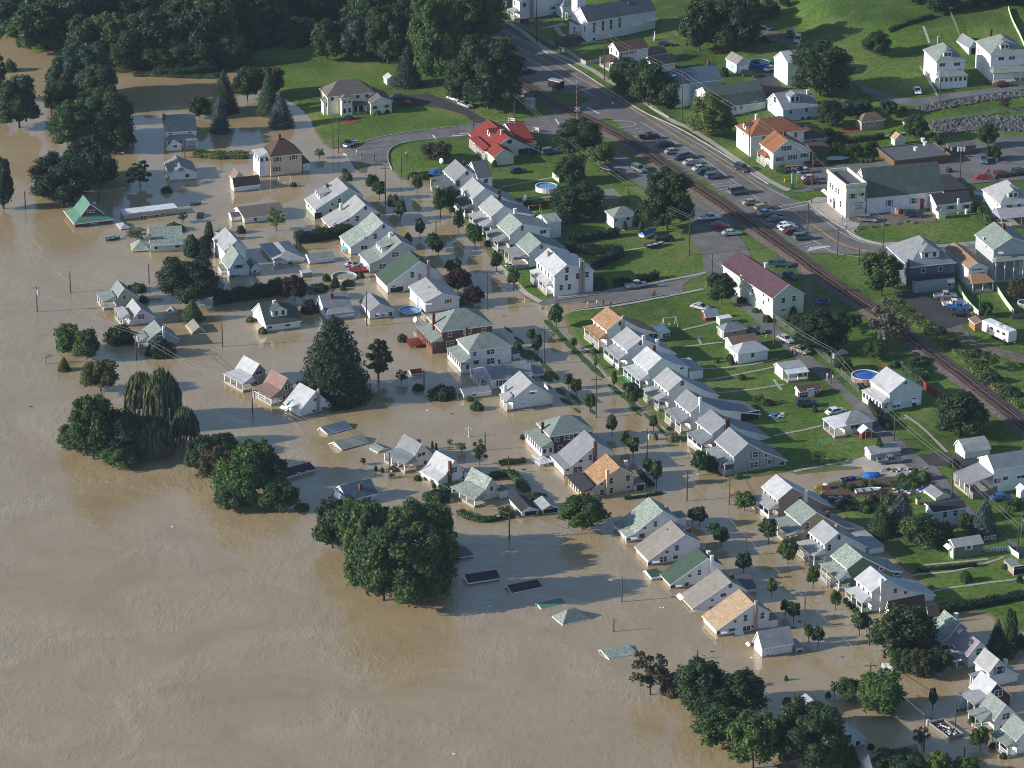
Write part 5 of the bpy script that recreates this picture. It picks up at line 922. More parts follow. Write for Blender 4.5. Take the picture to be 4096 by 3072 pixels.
def lobed(name, nl, nleaf, size, zlo=.12, ztop=1.0, spread=.62, lr=(.28,.42), flat=1.0, core=.72, top=0.0):
    """crown in a unit frame: radius 1, height 1; made of leaf-covered lobes"""
    cs = []
    for i in range(nl):
        a = 2.399963*i+rng.uniform(-.4,.4); t = (i+.5)/nl; z = zlo+(ztop-zlo)*(.18+.68*t)
        env = math.sqrt(max(.03, 1-((z-(zlo+.42*(ztop-zlo)))/(.60*(ztop-zlo)))**2)) if z > zlo+.42*(ztop-zlo) else .86+.14*(z-zlo)/(.42*(ztop-zlo))
        env *= (1-top*t); r = rng.uniform(*lr)*(1-.25*t); rr = env*spread*rng.uniform(.75,1.15)*(1 if i % 4 else .35)
        cs.append((rr*math.cos(a), rr*math.sin(a), z, r))
    P, Q = [], []; tot = sum(c[3]**2 for c in cs); CV, CF = [], []
    for k, c in enumerate(cs):
        n = int(nleaf*c[3]**2/tot); d = dirs(n); d[:,2] = np.where(d[:,2] < -.45, -d[:,2], d[:,2]); rad = c[3]*(rng.uniform(.70,1.0,n)**.6+np.maximum(0,rng.normal(0,.13,n)))*(1+.22*np.sin(d[:,0]*5+k)*np.cos(d[:,1]*6+d[:,2]*4))
        asp = 1.0; p = np.array(c[:3])+d*rad[:,None]*np.array([1,1,.46*flat]); P.append(p); Q.append(d*np.array([1,1,1.3]))
        off = sum(len(q) for q in CV); CV.append(ICO[0]*c[3]*core*np.array([1,1,.44*flat])+np.array(c[:3])); CF += [[i+off for i in f] for f in ICO[1]]
    P = np.vstack(P); Q = np.vstack(Q)
    return quad_mesh(name, leaves(P, Q, size, zc=.45), (np.vstack(CV), CF))
def conifer(name, nb, per, size, droop=.25, base=.04, power=.6, gap=.0):
    P, Q = [], []; lv = nb
    for i in range(lv):
        t = i/(lv-1); z = base+(.985-base)*t; r = (1-t)**power*1.0+.02; nbr = max(5, int(16*(1-t)+4)); ph = rng.uniform(0, 6.28)
        for j in range(nbr):
            a = ph+2*math.pi*j/nbr+rng.uniform(-.15,.15); L_ = r*rng.uniform(.9,1.2); n = max(3, int(per*L_)+2)
            s = rng.uniform(.15,1,n)**.75; w_ = .10*(1-.4*s)*(.4+L_)
            x = s*L_; y = rng.normal(0,1,n)*w_; zz = z-droop*.16*s*L_+rng.normal(0,.012,n)
            P.append(np.stack([x*math.cos(a)-y*math.sin(a), x*math.sin(a)+y*math.cos(a), zz], 1)); Q.append(np.tile([math.cos(a)*.6, math.sin(a)*.6, .75], (n,1)))
    P = np.vstack(P); Q = np.vstack(Q); h = ICO[0].copy(); z = (h[:,2]+1)/2; cone = np.stack([h[:,0]*(1-z)**.9*.9, h[:,1]*(1-z)**.9*.9, base+z*.9], 1)
    return quad_mesh(name, leaves(P, Q, size, 2.0, .35, zc=.5), (cone, ICO[1]))
def willow(name):
    P, Q = [], []
    for i in range(120):
        a = rng.uniform(0,6.28); rr = math.sqrt(rng.uniform(.02,.9)); z0 = .96-.38*rr**2+rng.uniform(-.04,.03); ln = rng.uniform(.3,.75)*(.5+.5*rr); n = int(90*ln+12)
        t = rng.uniform(0,1,n); x = (rr+.06*t)*math.cos(a)+rng.normal(0,.025+.02*t,n); y = (rr+.06*t)*math.sin(a)+rng.normal(0,.025+.02*t,n); z = np.maximum(.0, z0-ln*t)
        P.append(np.stack([x,y,z],1)); Q.append(np.stack([np.full(n,math.cos(a)),np.full(n,math.sin(a)),np.full(n,.5)],1))
    core = ICO[0]*np.array([.62,.62,.30])+np.array([0,0,.55])
    return quad_mesh(name, leaves(np.vstack(P), np.vstack(Q), .06, 2.6, .4, hang=.8), (core, ICO[1]))
def bush(name, n, size, flat=1.0):
    d = dirs(n); d[:,2] = np.abs(d[:,2]); k = 1+.16*np.sin(d[:,0]*6)*np.cos(d[:,1]*5+1); r = rng.uniform(.82,1.04,n)*k
    P = d*r[:,None]; core = ICO[0].copy(); core[:,2] = np.maximum(core[:,2], -.1)
    return quad_mesh(name, leaves(P, d, size, 1.4, .5), (core*.82, ICO[1]))
def bare(name, nb=260, dense=0):
    mb = MB()
    def grow(p, d, L_, r, k):
        q = p+d*L_; mb.cyl(p, q, r, r*.62, 5, cap=False)
        if k <= 0: return
        for _ in range(3 if k > 1 else 3):
            nd = (d+Vector(rng.normal(0,.48,3))).normalized(); nd.z = abs(nd.z)*.8+.1; grow(p+d*L_*rng.uniform(.55,1), nd.normalized(), L_*rng.uniform(.55,.8), r*.55, k-1)
    grow(Vector((0,0,0)), Vector((0,0,1)), .30, .035, 4)
    return mb
TM = {}
def tm():
    for i in range(4): TM['oak%d' % i] = lobed('crown_oak%d' % i, 26, 8000, .085, zlo=.02, lr=(.30,.46), spread=.60)
    for i in range(3): TM['maple%d' % i] = lobed('crown_maple%d' % i, 34, 8000, .078, zlo=.08, lr=(.22,.36), spread=.68, core=.6)
    for i in range(3): TM['street%d' % i] = lobed('crown_street%d' % i, 12, 1500, .17, zlo=.26, lr=(.40,.58), spread=.62)
    for i in range(2): TM['loose%d' % i] = lobed('crown_loose%d' % i, 16, 1500, .10, zlo=.15, lr=(.2,.34), spread=.66, core=.25)
    for i in range(2): TM['spruce%d' % i] = conifer('crown_spruce%d' % i, 30, 34, .060)
    TM['fir0'] = conifer('crown_fir', 30, 60, .050, power=.5)
    TM['pine0'] = conifer('crown_pine', 13, 95, .075, droop=-.3, base=.25, power=.55)
    for i in range(2): TM['big%d' % i] = lobed('crown_big%d' % i, 40, 17000, .052, zlo=.02, lr=(.22,.36), spread=.68)
    TM['pine1'] = lobed('crown_pineb', 22, 3200, .085, zlo=.06, lr=(.2,.34), spread=.7, flat=.55, top=.35)
    TM['willow0'] = willow('crown_willow')
    for i in range(2): TM['bush%d' % i] = bush('crown_bush%d' % i, 900, .17)
    TM['column0'] = conifer('crown_column', 22, 26, .12, droop=-.8, base=.0, power=.35)
tm()
LEAFC = dict(dark=(.042,.080,.034), mid=(.058,.106,.036), green=(.072,.135,.036), light=(.12,.165,.045), olive=(.092,.110,.042), brown=(.072,.075,.038), purple=(.050,.026,.028), blue=(.062,.098,.096),
             black=(.028,.055,.030), sage=(.098,.128,.072), grey=(.12,.118,.10), spring=(.085,.15,.03), teal=(.048,.096,.062), pale=(.25,.26,.13))
KIND = {'oak':('oak',4,.10),'maple':('maple',3,.14),'street':('street',3,.32),'loose':('loose',2,.3),'spruce':('spruce',2,.05),'fir':('fir',1,.05),'pine':('pine',1,.3),'pineb':('pine1',0,.3),'willow':('willow',1,.1),'bush':('bush',2,0),'column':('column',1,.0)}
NAME = dict(oak='broadleaf_tree', maple='maple_tree', street='street_tree', loose='small_tree', spruce='spruce_tree', fir='fir_tree', pine='pine_tree', pineb='pine_tree', willow='willow_tree', bush='bush', column='cypress_tree')
ADJ = dict(dark='dark green', mid='green', green='bright green', light='light green', olive='olive green', brown='brownish', purple='dark purple', blue='blue green', black='very dark', sage='sage green', grey='greyish', spring='fresh green', teal='cool green', pale='pale')
TRUNK = {}
def trunk_mesh(limbs=5):
    mb = MB(); mb.cyl((0,0,-.05),(0,0,.5),.5,.32,7)
    for i in range(limbs):
        a = 2*math.pi*i/limbs+rng.uniform(-.3,.3); z = rng.uniform(.28,.5); mb.cyl((0,0,z),(math.cos(a)*rng.uniform(3,6)*.4, math.sin(a)*rng.uniform(3,6)*.4, z+rng.uniform(.15,.32)),.2,.07,5)
    mb.cyl((0,0,.48),(.2,.1,.8),.3,.1,6); return mb
TRM = [trunk_mesh().obj('trunk', M_BARK).data for _ in range(3)]
for o in [o for o in COL.objects if o.name.startswith('trunk')]: bpy.data.objects.remove(o)
def tree(t, kind, col, x, yb, yt, wd, phrase=None, group=None, forest=False):
    g = G(t, x, yb); sc = ppm(t, g); h = (yb-yt)/sc/.925; w_ = wd/sc/2*(1.13 if kind in ('oak','maple') else 1.05)
    if kind == 'bush': h = max(.5, (yb-yt)/sc/.93-w_*.28)
    k, nvar, tz = KIND[kind]; mname = k if k in TM else k+str(rng.integers(nvar))
    if kind in ('oak','maple') and w_ > 6.6 and not forest: mname = 'big'+str(rng.integers(2))
    # the measured top belongs to the crown's middle, so push the base back from the crown's near edge
    off = w_*(.55 if kind not in ('street','bush','column') else .25)
    back = 0.0 if kind in ('street',) else off*.6
    loc = np.array([g[0], g[1]+back, g[2]])
    if hz(loc[0], loc[1]) > loc[2]-.5: loc[2] = max(hz(loc[0], loc[1]), 0)
    if kind != 'street': h = max(1.0, h-back*.40/.925)
    ob = bpy.data.objects.new('crown', TM[mname]); COL.objects.link(ob)
    c = LEAFC[col]; v = rng.uniform(.88,1.12); ob.color = (c[0]*v*rng.uniform(.95,1.05), c[1]*v, c[2]*v, 1)
    adj = ADJ[col]
    if kind in ('bush','column') :
        ob.name = NAME[kind]; ob.location = loc; ob.scale = (w_, w_, h); ob.rotation_euler = (0,0,rng.uniform(0,6.28)); root = ob
    else:
        root = empty(NAME[kind], loc, rng.uniform(0,6.28)); ob.parent = root; zb = 0 if kind in ('oak','maple','willow','spruce') else 0
        ob.scale = (w_, w_, h); tr = bpy.data.objects.new('trunk', TRM[rng.integers(3)]); COL.objects.link(tr); tr.parent = root
        tw = max(.12, min(.5, h*.028)); tr.scale = (tw*1.6, tw*1.6, h*.95)
    nm = dict(oak='broad tree', maple='leafy tree', street='street tree', loose='loose tree', spruce='spruce', fir='fir', pine='pine', pineb='pine', willow='willow', bush='bush', column='cypress')[kind]
    if forest: tag(root, 'dark green woodland tree in the dense wood at the upper left', 'tree', 'woodland trees at the upper left')
    else: auto(root, phrase or (adj+' '+nm), 'bush' if kind == 'bush' else 'tree', group)
    return root
TD = {
'a': '''oak,teal,80,250,-60,330,F oak,dark,230,345,30,340,F oak,dark,400,300,-40,360,F oak,dark,560,420,110,280,F oak,mid,700,400,80,290,F oak,dark,850,430,170,290,F oak,dark,960,400,60,320,F oak,dark,1090,400,90,300,F oak,black,1260,400,70,300,F
oak,dark,1200,250,-60,330,F oak,mid,1400,330,-30,330,F oak,dark,1560,260,-60,320,F oak,dark,1730,250,-80,300,F oak,dark,640,200,-120,340,F oak,dark,900,180,-140,340,F oak,mid,1100,150,-140,330,F oak,dark,1380,150,-160,330,F oak,dark,1620,130,-160,330,F oak,dark,1850,150,-140,320,F oak,dark,2050,150,-130,300,F oak,dark,1500,420,220,260,F oak,dark,1300,440,260,260,F oak,dark,800,450,280,250,F oak,mid,1000,450,300,240,F oak,dark,620,440,240,240,F oak,dark,1150,440,280,200,F oak,mid,450,120,-160,330,F oak,dark,250,110,-160,330,F oak,dark,60,60,-160,300,F oak,dark,1000,-10,-220,400,F oak,dark,1500,-10,-220,400,F oak,dark,500,-10,-220,400,F oak,dark,2000,0,-220,400,F oak,dark,800,20,-220,400,F oak,dark,1250,20,-220,400,F
oak,dark,120,842,485,260 pineb,dark,0,660,320,120 oak,teal,560,650,270,330 oak,teal,430,640,360,230 oak,dark,640,720,420,240 oak,dark,400,720,520,190 oak,black,560,1190,880,270 oak,black,320,1230,1040,210 oak,dark,760,900,640,230 oak,dark,690,970,570,350 oak,mid,480,990,650,330 oak,dark,600,960,740,330 oak,dark,760,990,760,240 pineb,dark,330,760,520,150 oak,dark,640,1210,960,230 oak,black,400,1345,1000,430 oak,black,20,1360,1030,130
spruce,black,1452,730,460,170 maple,dark,1600,660,440,190 maple,brown,1750,640,430,190 spruce,dark,1740,745,470,150 spruce,blue,1425,862,615,125 spruce,blue,1820,825,600,155 oak,dark,1292,770,620,135 pineb,black,905,1222,1038,185 bush,dark,1080,1245,1200,70
loose,green,2068,1030,962,72 bush,dark,1900,1208,1175,40 loose,green,1788,1502,1350,125 bush,dark,1560,1508,1455,58 loose,mid,1185,1445,1370,72 bush,mid,1130,1495,1430,120 loose,sage,885,1570,1480,160 column,dark,1355,1560,1438,60 column,black,1242,1665,1525,92 column,black,1322,1665,1535,92
maple,teal,1440,425,280,130 oak,dark,1560,340,200,160 oak,dark,1700,310,180,160 maple,brown,1850,300,150,150 column,sage,1830,210,70,60 column,sage,1880,225,100,55 oak,dark,1960,280,110,200 oak,dark,2120,400,120,200 bush,mid,1600,415,370,120 bush,brown,1900,300,200,140 oak,dark,1530,440,300,130 bush,olive,60,460,380,90 bush,olive,350,490,420,90 oak,teal,330,340,120,180''',
'b': '''oak,teal,90,400,90,230 oak,dark,300,430,30,300 spruce,black,430,562,290,180 maple,green,610,470,-40,330 maple,green,800,330,-120,420 maple,green,600,575,200,270 oak,dark,950,730,235,440 maple,dark,820,705,360,320 maple,dark,1050,745,440,220 oak,green,880,230,-120,320,F oak,dark,460,230,-80,270,F oak,dark,150,230,-80,300,F oak,dark,330,180,-120,280,F oak,dark,60,60,-160,320,F oak,mid,640,60,-200,340,F oak,dark,300,20,-220,340,F maple,light,120,330,180,110
maple,brown,612,1050,925,205 oak,dark,1540,1015,775,320 maple,light,1680,1080,935,185 oak,dark,1485,1195,1015,195 oak,dark,1525,1425,1185,360 oak,dark,2110,1510,1100,340 oak,dark,1890,640,375,290 oak,dark,1990,695,410,240 oak,dark,2110,705,510,190 oak,dark,1820,560,400,170
street,dark,198,1240,1142,85 street,dark,245,1292,1180,80 street,dark,338,1368,1272,88 street,dark,384,1425,1305,75 street,mid,490,1252,1140,62 street,mid,640,1408,1230,92 street,dark,702,1385,1222,105 street,mid,508,1545,1422,68 street,dark,760,1515,1372,72 street,mid,865,1610,1468,95 street,dark,590,1625,1520,92 street,dark,627,1655,1560,78
bush,sage,32,1165,1105,72 bush,purple,20,1118,1100,40 bush,light,838,1500,1440,60 bush,mid,470,1155,1105,90 bush,mid,540,1150,1100,90 bush,dark,990,1080,1035,34 column,dark,1835,1490,1430,28 column,dark,1905,1470,1370,36 column,dark,1940,1515,1435,36 bush,sage,430,1560,1505,50 bush,dark,950,1590,1550,50 bush,sage,35,945,895,70 bush,dark,235,742,712,38 bush,dark,295,732,702,38 bush,dark,50,775,745,60 bush,mid,1210,1330,1290,60''',
'c': '''maple,light,190,905,612,290 oak,dark,110,340,0,240 oak,dark,350,335,-60,380 oak,dark,200,200,-60,300 oak,dark,895,645,275,430 oak,dark,1262,362,205,175 oak,dark,955,830,645,170 maple,teal,1085,780,655,140 oak,dark,1180,740,650,110 maple,teal,1335,765,650,115 loose,mid,1430,740,690,80 maple,mid,1510,910,750,160 bush,light,1630,925,850,105 maple,dark,1975,960,800,130 maple,dark,2015,1045,940,110
maple,mid,1110,1020,930,120 maple,dark,1225,1000,915,90 loose,dark,1000,1010,920,80 bush,mid,1160,1055,1025,30 bush,mid,1193,1055,1025,30 column,dark,1230,1045,1000,25 loose,dark,960,950,890,70 oak,dark,1650,95,-40,150 oak,dark,1800,60,-80,240 oak,dark,2000,40,-100,260 oak,dark,2180,30,-120,260 oak,dark,1500,20,-100,200 loose,brown,2090,725,630,110 bush,dark,1000,890,850,70 bush,dark,940,870,820,90 bush,olive,430,270,200,90 bush,dark,1725,1115,1080,40 bush,green,1370,880,840,50 bush,mid,660,1110,1060,110 bush,dark,270,490,430,60 oak,dark,660,45,-20,80 oak,dark,560,120,0,140 bush,mid,1940,1400,1330,60''',
'd': '''oak,black,1222,340,5,390 bush,mid,890,228,165,115 spruce,green,1245,425,280,140 maple,purple,1910,300,125,155 bush,purple,2000,365,270,110 bush,black,782,552,430,200 bush,black,1040,645,518,178 oak,green,440,640,440,190 oak,mid,560,680,468,170 spruce,dark,415,745,655,78 maple,olive,650,900,672,240 maple,mid,600,1335,880,270 oak,dark,560,1300,1000,260 maple,mid,500,1290,1120,200 oak,mid,450,1255,1100,160 oak,black,740,1340,990,340 oak,dark,850,1320,1040,260 willow,sage,925,1090,745,250 willow,sage,1050,1120,725,250 willow,sage,1205,1240,970,170 willow,sage,985,1310,1030,300 oak,green,780,1375,1220,240
oak,dark,1300,1405,1165,210 oak,dark,1440,1300,1145,190 maple,brown,1420,1480,1240,250 maple,green,1640,1485,1185,270 oak,green,1540,1620,1290,330 maple,brown,1740,1500,1290,240 oak,mid,1500,1650,1480,230 oak,mid,1800,1650,1450,260 bush,green,1955,1645,1590,95 fir,black,2165,940,385,440 loose,dark,2120,1650,1565,115 bush,dark,2170,200,130,55 bush,dark,2060,220,165,130 bush,green,1625,425,390,60 bush,green,1700,500,455,55 bush,dark,925,300,250,70 oak,mid,1800,240,140,120 bush,dark,2115,160,110,50''',
'e': '''pineb,dark,238,825,500,195 bush,black,655,918,822,172 bush,dark,876,995,935,80 bush,dark,498,868,820,74 bush,mid,830,938,912,46 loose,dark,388,825,738,92 bush,olive,1135,602,548,66 bush,dark,395,552,498,66 maple,purple,752,240,85,165 maple,purple,855,315,200,138 oak,mid,745,325,250,105
street,mid,705,120,28,75 street,mid,745,125,22,75 street,mid,1115,218,80,72 street,dark,1005,105,-20,68 street,mid,1390,466,322,100 street,dark,1230,560,480,62 street,dark,1270,645,515,66 street,green,1502,602,535,50 street,light,1645,738,645,26 street,mid,1765,862,750,40 street,mid,1468,860,768,62 street,dark,1520,908,800,72 street,mid,1612,1015,898,80 oak,dark,1865,880,820,80 street,dark,1888,985,840,105 street,mid,1752,1165,1035,68 street,mid,1835,1250,1140,64 street,mid,1890,1305,1175,74 street,dark,2020,1130,1038,58 street,mid,1985,1420,1320,85 street,mid,2040,1490,1330,76
bush,pale,2145,1195,1132,85 loose,dark,895,1362,1195,120 loose,sage,700,1228,1188,52 loose,sage,776,1275,1208,68 column,black,588,1250,1198,18 column,black,612,1262,1210,20 column,dark,222,1388,1358,22 column,dark,262,1402,1370,24 loose,dark,140,1355,1305,50 loose,mid,325,1440,1405,50 bush,dark,495,1452,1430,50 loose,mid,1560,1780,1560,300 bush,dark,1270,1582,1522,120 bush,dark,620,1585,1500,160 bush,mid,45,190,145,80 bush,dark,125,140,98,44 bush,dark,600,360,340,30 bush,dark,640,350,330,30 bush,dark,680,345,325,40 bush,dark,10,220,190,40 bush,dark,1170,1185,1165,30 bush,mid,600,1500,1488,26 bush,dark,1640,630,600,50 bush,mid,2035,1190,1145,30''',
'f': '''maple,dark,255,325,110,200 oak,black,905,640,355,350 maple,mid,715,475,382,138 maple,dark,1100,475,375,120 loose,grey,1330,640,290,270 loose,grey,1400,560,420,200 maple,mid,1240,680,555,135 maple,mid,1040,752,655,125 maple,mid,1290,275,-30,270 oak,dark,1805,1185,885,320 bush,dark,1668,520,445,84 bush,dark,1765,600,532,76 maple,mid,1965,395,295,90 loose,mid,1985,745,625,150 loose,mid,885,1355,1268,115 maple,dark,1760,1388,1315,75
bush,dark,385,798,758,52 bush,dark,385,300,258,60 bush,dark,475,365,330,48 bush,dark,550,425,375,60 bush,dark,305,675,630,42 bush,dark,322,700,665,35 loose,olive,490,965,895,95 bush,dark,560,965,920,70 street,mid,108,1420,1270,110 oak,dark,170,1405,1300,110 street,green,400,1650,1540,150 bush,dark,1545,840,790,70 bush,mid,1450,720,690,90 bush,mid,1530,735,680,80 bush,dark,1500,690,640,140 bush,dark,1380,720,670,60 oak,brown,2170,290,150,130 bush,mid,1500,1440,1390,80 bush,light,1420,1460,1400,90 bush,olive,1480,1500,1430,110 bush,green,1560,1450,1380,90 loose,mid,1045,1530,1450,60 bush,mid,1100,1510,1465,60 bush,mid,1230,1500,1450,60 loose,mid,1180,1490,1440,50 bush,mid,1440,1500,1440,100
bush,olive,1250,1580,1520,100 bush,olive,1340,1600,1530,110 spruce,dark,720,390,320,60 bush,green,355,1440,1420,50 bush,dark,860,1010,985,36 bush,olive,225,690,668,28 bush,olive,1490,700,650,40 loose,mid,1170,520,470,60 oak,dark,1040,400,350,60 bush,dark,1555,690,640,110 bush,dark,2000,820,740,140 bush,dark,2130,920,840,140 bush,mid,1900,640,590,100 bush,dark,1150,855,815,60 bush,dark,1270,1290,1170,50''',
'h': '''oak,mid,380,630,60,480 oak,mid,160,480,-60,260 oak,mid,90,290,-110,260 oak,dark,270,600,80,340 oak,mid,560,620,90,370 oak,mid,480,380,-60,400 loose,mid,690,360,30,150 oak,green,620,260,-70,220 maple,olive,240,260,-60,220 oak,mid,130,510,250,220 oak,dark,-60,250,-80,230 loose,brown,2000,1205,900,270 maple,green,1560,140,-100,300 bush,brown,2150,1180,1020,150''',
'i': '''oak,dark,110,1305,935,300 oak,dark,385,1330,1018,280 oak,dark,200,1340,1100,310 oak,mid,250,1530,1250,330 maple,green,460,1690,1290,350 oak,dark,820,1680,1215,470 maple,dark,700,1640,1400,260 oak,mid,950,1660,1380,270 spruce,dark,1095,1650,1500,110 oak,mid,1080,1225,1078,160 loose,mid,985,1190,1090,60 oak,green,1285,1318,1035,320 street,dark,1620,1280,1145,62 loose,brown,1550,1530,1390,120 maple,green,1930,1545,1385,120 maple,dark,1390,1720,1555,330 maple,light,1650,1710,1560,200 maple,green,1840,1710,1590,170
oak,dark,1430,970,595,390 maple,mid,1425,1062,890,170 maple,brown,1540,1082,895,180 maple,dark,1655,1062,885,210 column,dark,2110,925,622,70 column,dark,2135,930,640,60 spruce,teal,2040,880,685,110 bush,dark,2060,935,810,180 bush,dark,680,1240,1193,62 bush,dark,803,1220,1193,56 bush,dark,943,1197,1166,36 street,dark,110,92,-25,100 street,dark,65,70,-20,70 street,mid,200,165,75,84 street,dark,252,225,108,98 street,dark,395,395,268,108 street,mid,555,208,48,108 street,mid,683,335,182,135 street,mid,845,495,358,74 street,mid,578,550,432,64 street,mid,990,635,515,68 street,dark,665,665,572,62 street,mid,718,705,588,84
street,mid,1145,800,648,95 street,mid,1192,775,678,66 street,mid,815,838,732,60 street,dark,878,868,748,74 bush,black,1058,588,562,42 bush,black,1080,608,586,42 bush,black,1103,630,610,42 bush,black,1124,650,628,42 bush,dark,1880,1370,1310,60 bush,dark,1220,1535,1510,45 bush,dark,2010,1530,1512,50 bush,dark,2080,1595,1565,50 spruce,blue,2190,880,780,90 bush,green,670,1090,1075,26 loose,brown,1205,1090,1045,60 oak,mid,1835,450,380,70 bush,dark,2090,370,340,30''',
'z': '''spruce,dark,290,965,520,370 spruce,blue,560,900,350,420 spruce,blue,1680,975,435,350 oak,mid,820,1115,655,560 maple,brown,1120,1080,750,260 oak,mid,1420,900,655,210 bush,mid,1430,1575,1430,145 bush,mid,1940,1400,1340,60 column,mid,1955,700,600,45 bush,mid,180,280,200,100 bush,mid,60,290,220,80 bush,green,740,150,30,120 bush,olive,760,280,150,150 bush,mid,560,260,140,200 bush,brown,480,280,200,150 bush,olive,300,460,330,200 bush,olive,140,500,380,140 bush,dark,80,620,480,200 bush,green,2050,600,540,200 oak,dark,2150,1600,1480,100'''}
CNT = 0
for t_, s_ in TD.items():
    for ent in s_.split():
        q = ent.split(','); fo = len(q) > 6 and q[6] == 'F'
        tree(t_, q[0], q[1], float(q[2]), float(q[3]), float(q[4]), float(q[5]), forest=fo, group=('street trees along the flooded street' if q[0] == 'street' else None)); CNT += 1
# hedges: leafy boxes along a line
def hedge(pts, w_, h_, col, phrase, dens=26, cat='hedge'):
    C = catmull([hit(*S(*q))[:2] for q in pts], .4); P, Q = [], []; A = []
    for i, c in enumerate(C):
        t = tang(C, i); nn = np.array([-t[1], t[0]]); z = max(0, hz(*c)); n = int(dens*.4*(w_+2*h_)/1.0)+2
        u = rng.uniform(-1,1,n); side = rng.uniform(0,1,n); top = side < w_/(w_+2*h_)
        wob = 1+.12*math.sin(i*.5)+.06*math.sin(i*1.7)
        off = np.where(top, u*w_/2, np.sign(u)*w_/2)*wob; zz = np.where(top, h_*(1-.12*u**2), np.abs(u)*h_)*wob; al = rng.uniform(-.3,.3,n)
        P.append(np.stack([c[0]+nn[0]*off+t[0]*al, c[1]+nn[1]*off+t[1]*al, z+zz+rng.normal(0,.04,n)],1)); A.append((c, nn, z))
        Q.append(np.stack([np.where(top,0,nn[0]*np.sign(off)), np.where(top,0,nn[1]*np.sign(off)), np.where(top,1,.3)],1))
    V = leaves(np.vstack(P), np.vstack(Q), .30, 1.4, .5)
    mb = []; cf = []
    for i, (c, nn, z) in enumerate(A):
        for sx, zz in ((-.44,0),(-.40,.88),(.40,.88),(.44,0)): mb.append((c[0]+nn[0]*w_*sx, c[1]+nn[1]*w_*sx, z-.2 if zz == 0 else z+h_*zz))
        if i:
            o = 4*i
            for a_, b_ in ((0,1),(1,2),(2,3)): cf += [[o-4+a_,o-4+b_,o+b_],[o-4+a_,o+b_,o+a_]]
    n0 = len(mb)-4; cf += [[0,1,2],[0,2,3],[n0,n0+1,n0+2],[n0,n0+2,n0+3]]
    me = quad_mesh('hedge', V, (np.array(mb), cf)); o = bpy.data.objects.new('hedge', me); COL.objects.link(o); o.color = (*LEAFC[col], 1)
    # keep the origin at the hedge itself
    p0 = Vector((float(C[len(C)//2][0]), float(C[len(C)//2][1]), 0)); me.transform(Matrix.Translation(-p0)); o.location = p0
    return tag(o, phrase, cat)
for a_ in [
 (pl('a','1268,1008 1400,1020 1605,1018'),3.2,1.3,'light','rounded bright hedge in the flood below the farmhouse'),
 (pl('m','20,1010 200,985 420,950 700,900'),3.2,2.2,'black','tall black green hedge between sunken bungalow and white house'),
 (pl('d','1400,300 1600,270 1830,232'),4.0,2.2,'black','long dark hedge running across the flood at centre left'),
 (pl('i','1660,650 1900,610 2212,555'),2.0,1.2,'black','long clipped dark hedge at the garden edge, lower right'),
 (pl('b','1425,1440 1590,1432'),3.5,2.6,'black','tall dark hedge left of the green roofed bungalow'),
 (pl('b','1490,1575 1790,1525'),1.8,1.8,'black','clipped dark hedge in front of the green roofed bungalow'),
 (pl('b','1450,1625 1620,1640 1800,1655')+pl('e','1600,90'),2.0,2.0,'black','dark hedge beside the big white corner house garden'),
 (pl('e','1770,195 1900,175 2045,142'),1.5,1.6,'black','dark hedge along the side street below the garden'),
 (pl('e','1635,215 1700,205'),3.0,2.2,'dark','short deep hedge against the big corner house'),
 (pl('s','1210,1075 1400,1000 1610,925'),2.2,1.0,'mid','curved hedge in the flood left of the cream cottage'),
 (pl('s','1950,840 2070,800 2160,790'),1.8,1.0,'mid','short hedge in the flood behind the cream cottage'),
 (pl('s','2150,800')+pl('e','1130,1450 1200,1530'),1.8,1.2,'green','bright hedge running towards the black roofed garage'),
 (pl('s','1590,1230 1700,1290 1850,1320 2000,1300 2110,1270'),1.6,.8,'mid','crescent shaped hedge in the flood near street lamp'),
 (pl('s','2060,1260 2180,1240'),3.2,1.2,'mid','bushy hedge end by the street lamp in the flood'),
 (pl('e','1035,1350 1110,1340 1185,1330'),1.6,.6,'light','low yellow green hedge in open water'),
 (pl('e','1840,1575 1950,1560 2070,1538'),.9,.35,'black','thin hedge top just breaking the water'),
 (pl('e','1925,1400 1960,1440 2010,1490'),1.2,.6,'black','dark hedge top beside the buff house porch'),
 (pl('f','1230,960 1270,1040 1340,1130'),1.8,1.4,'black','dark hedge along the alley near the glazed porch house'),
 (pl('f','1460,720 1500,780 1560,810'),3,1.8,'mid','leafy hedge between railway and white house'),
 (pl('c','1000,925 1150,915 1300,895'),1.5,1.2,'dark','low hedge across the vegetable garden'),
 (pl('y','1735,670 1790,760 1860,840'),2.5,1.6,'mid','green hedge between hall lawn and hipped house'),
 (pl('c','1345,205 1480,150 1620,110'),1.2,.9,'dark','scrubby hedge line across the upper meadow'),
 (pl('z','1960,570 2060,555 2212,530'),2.2,1.2,'mid','hedge below the blue sedan at right edge'),
 (pl('a','870,485 1000,482 1150,490 1390,500'),3.5,.5,'sage','tangled shore weeds at the edge of the wood'),
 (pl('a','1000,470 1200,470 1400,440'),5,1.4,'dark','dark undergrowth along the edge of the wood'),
 (pl('f','1330,300 1500,430 1650,520 1800,640 1950,780 2212,980'),3.0,.9,'light','weedy embankment strip beside the railway'),
 (pl('b','660,1320 720,1370'),1.5,.8,'mid','low garden shrubs in front of second house'),
 (pl('u','940,460 1100,480 1280,470'),3,1.0,'black','dark garden thicket behind the yellow brick house'),
 (pl('i','1520,385 1700,370 1900,350'),.8,.7,'black','thin dark hedge between the lower right gardens'),
]: hedge(*a_)
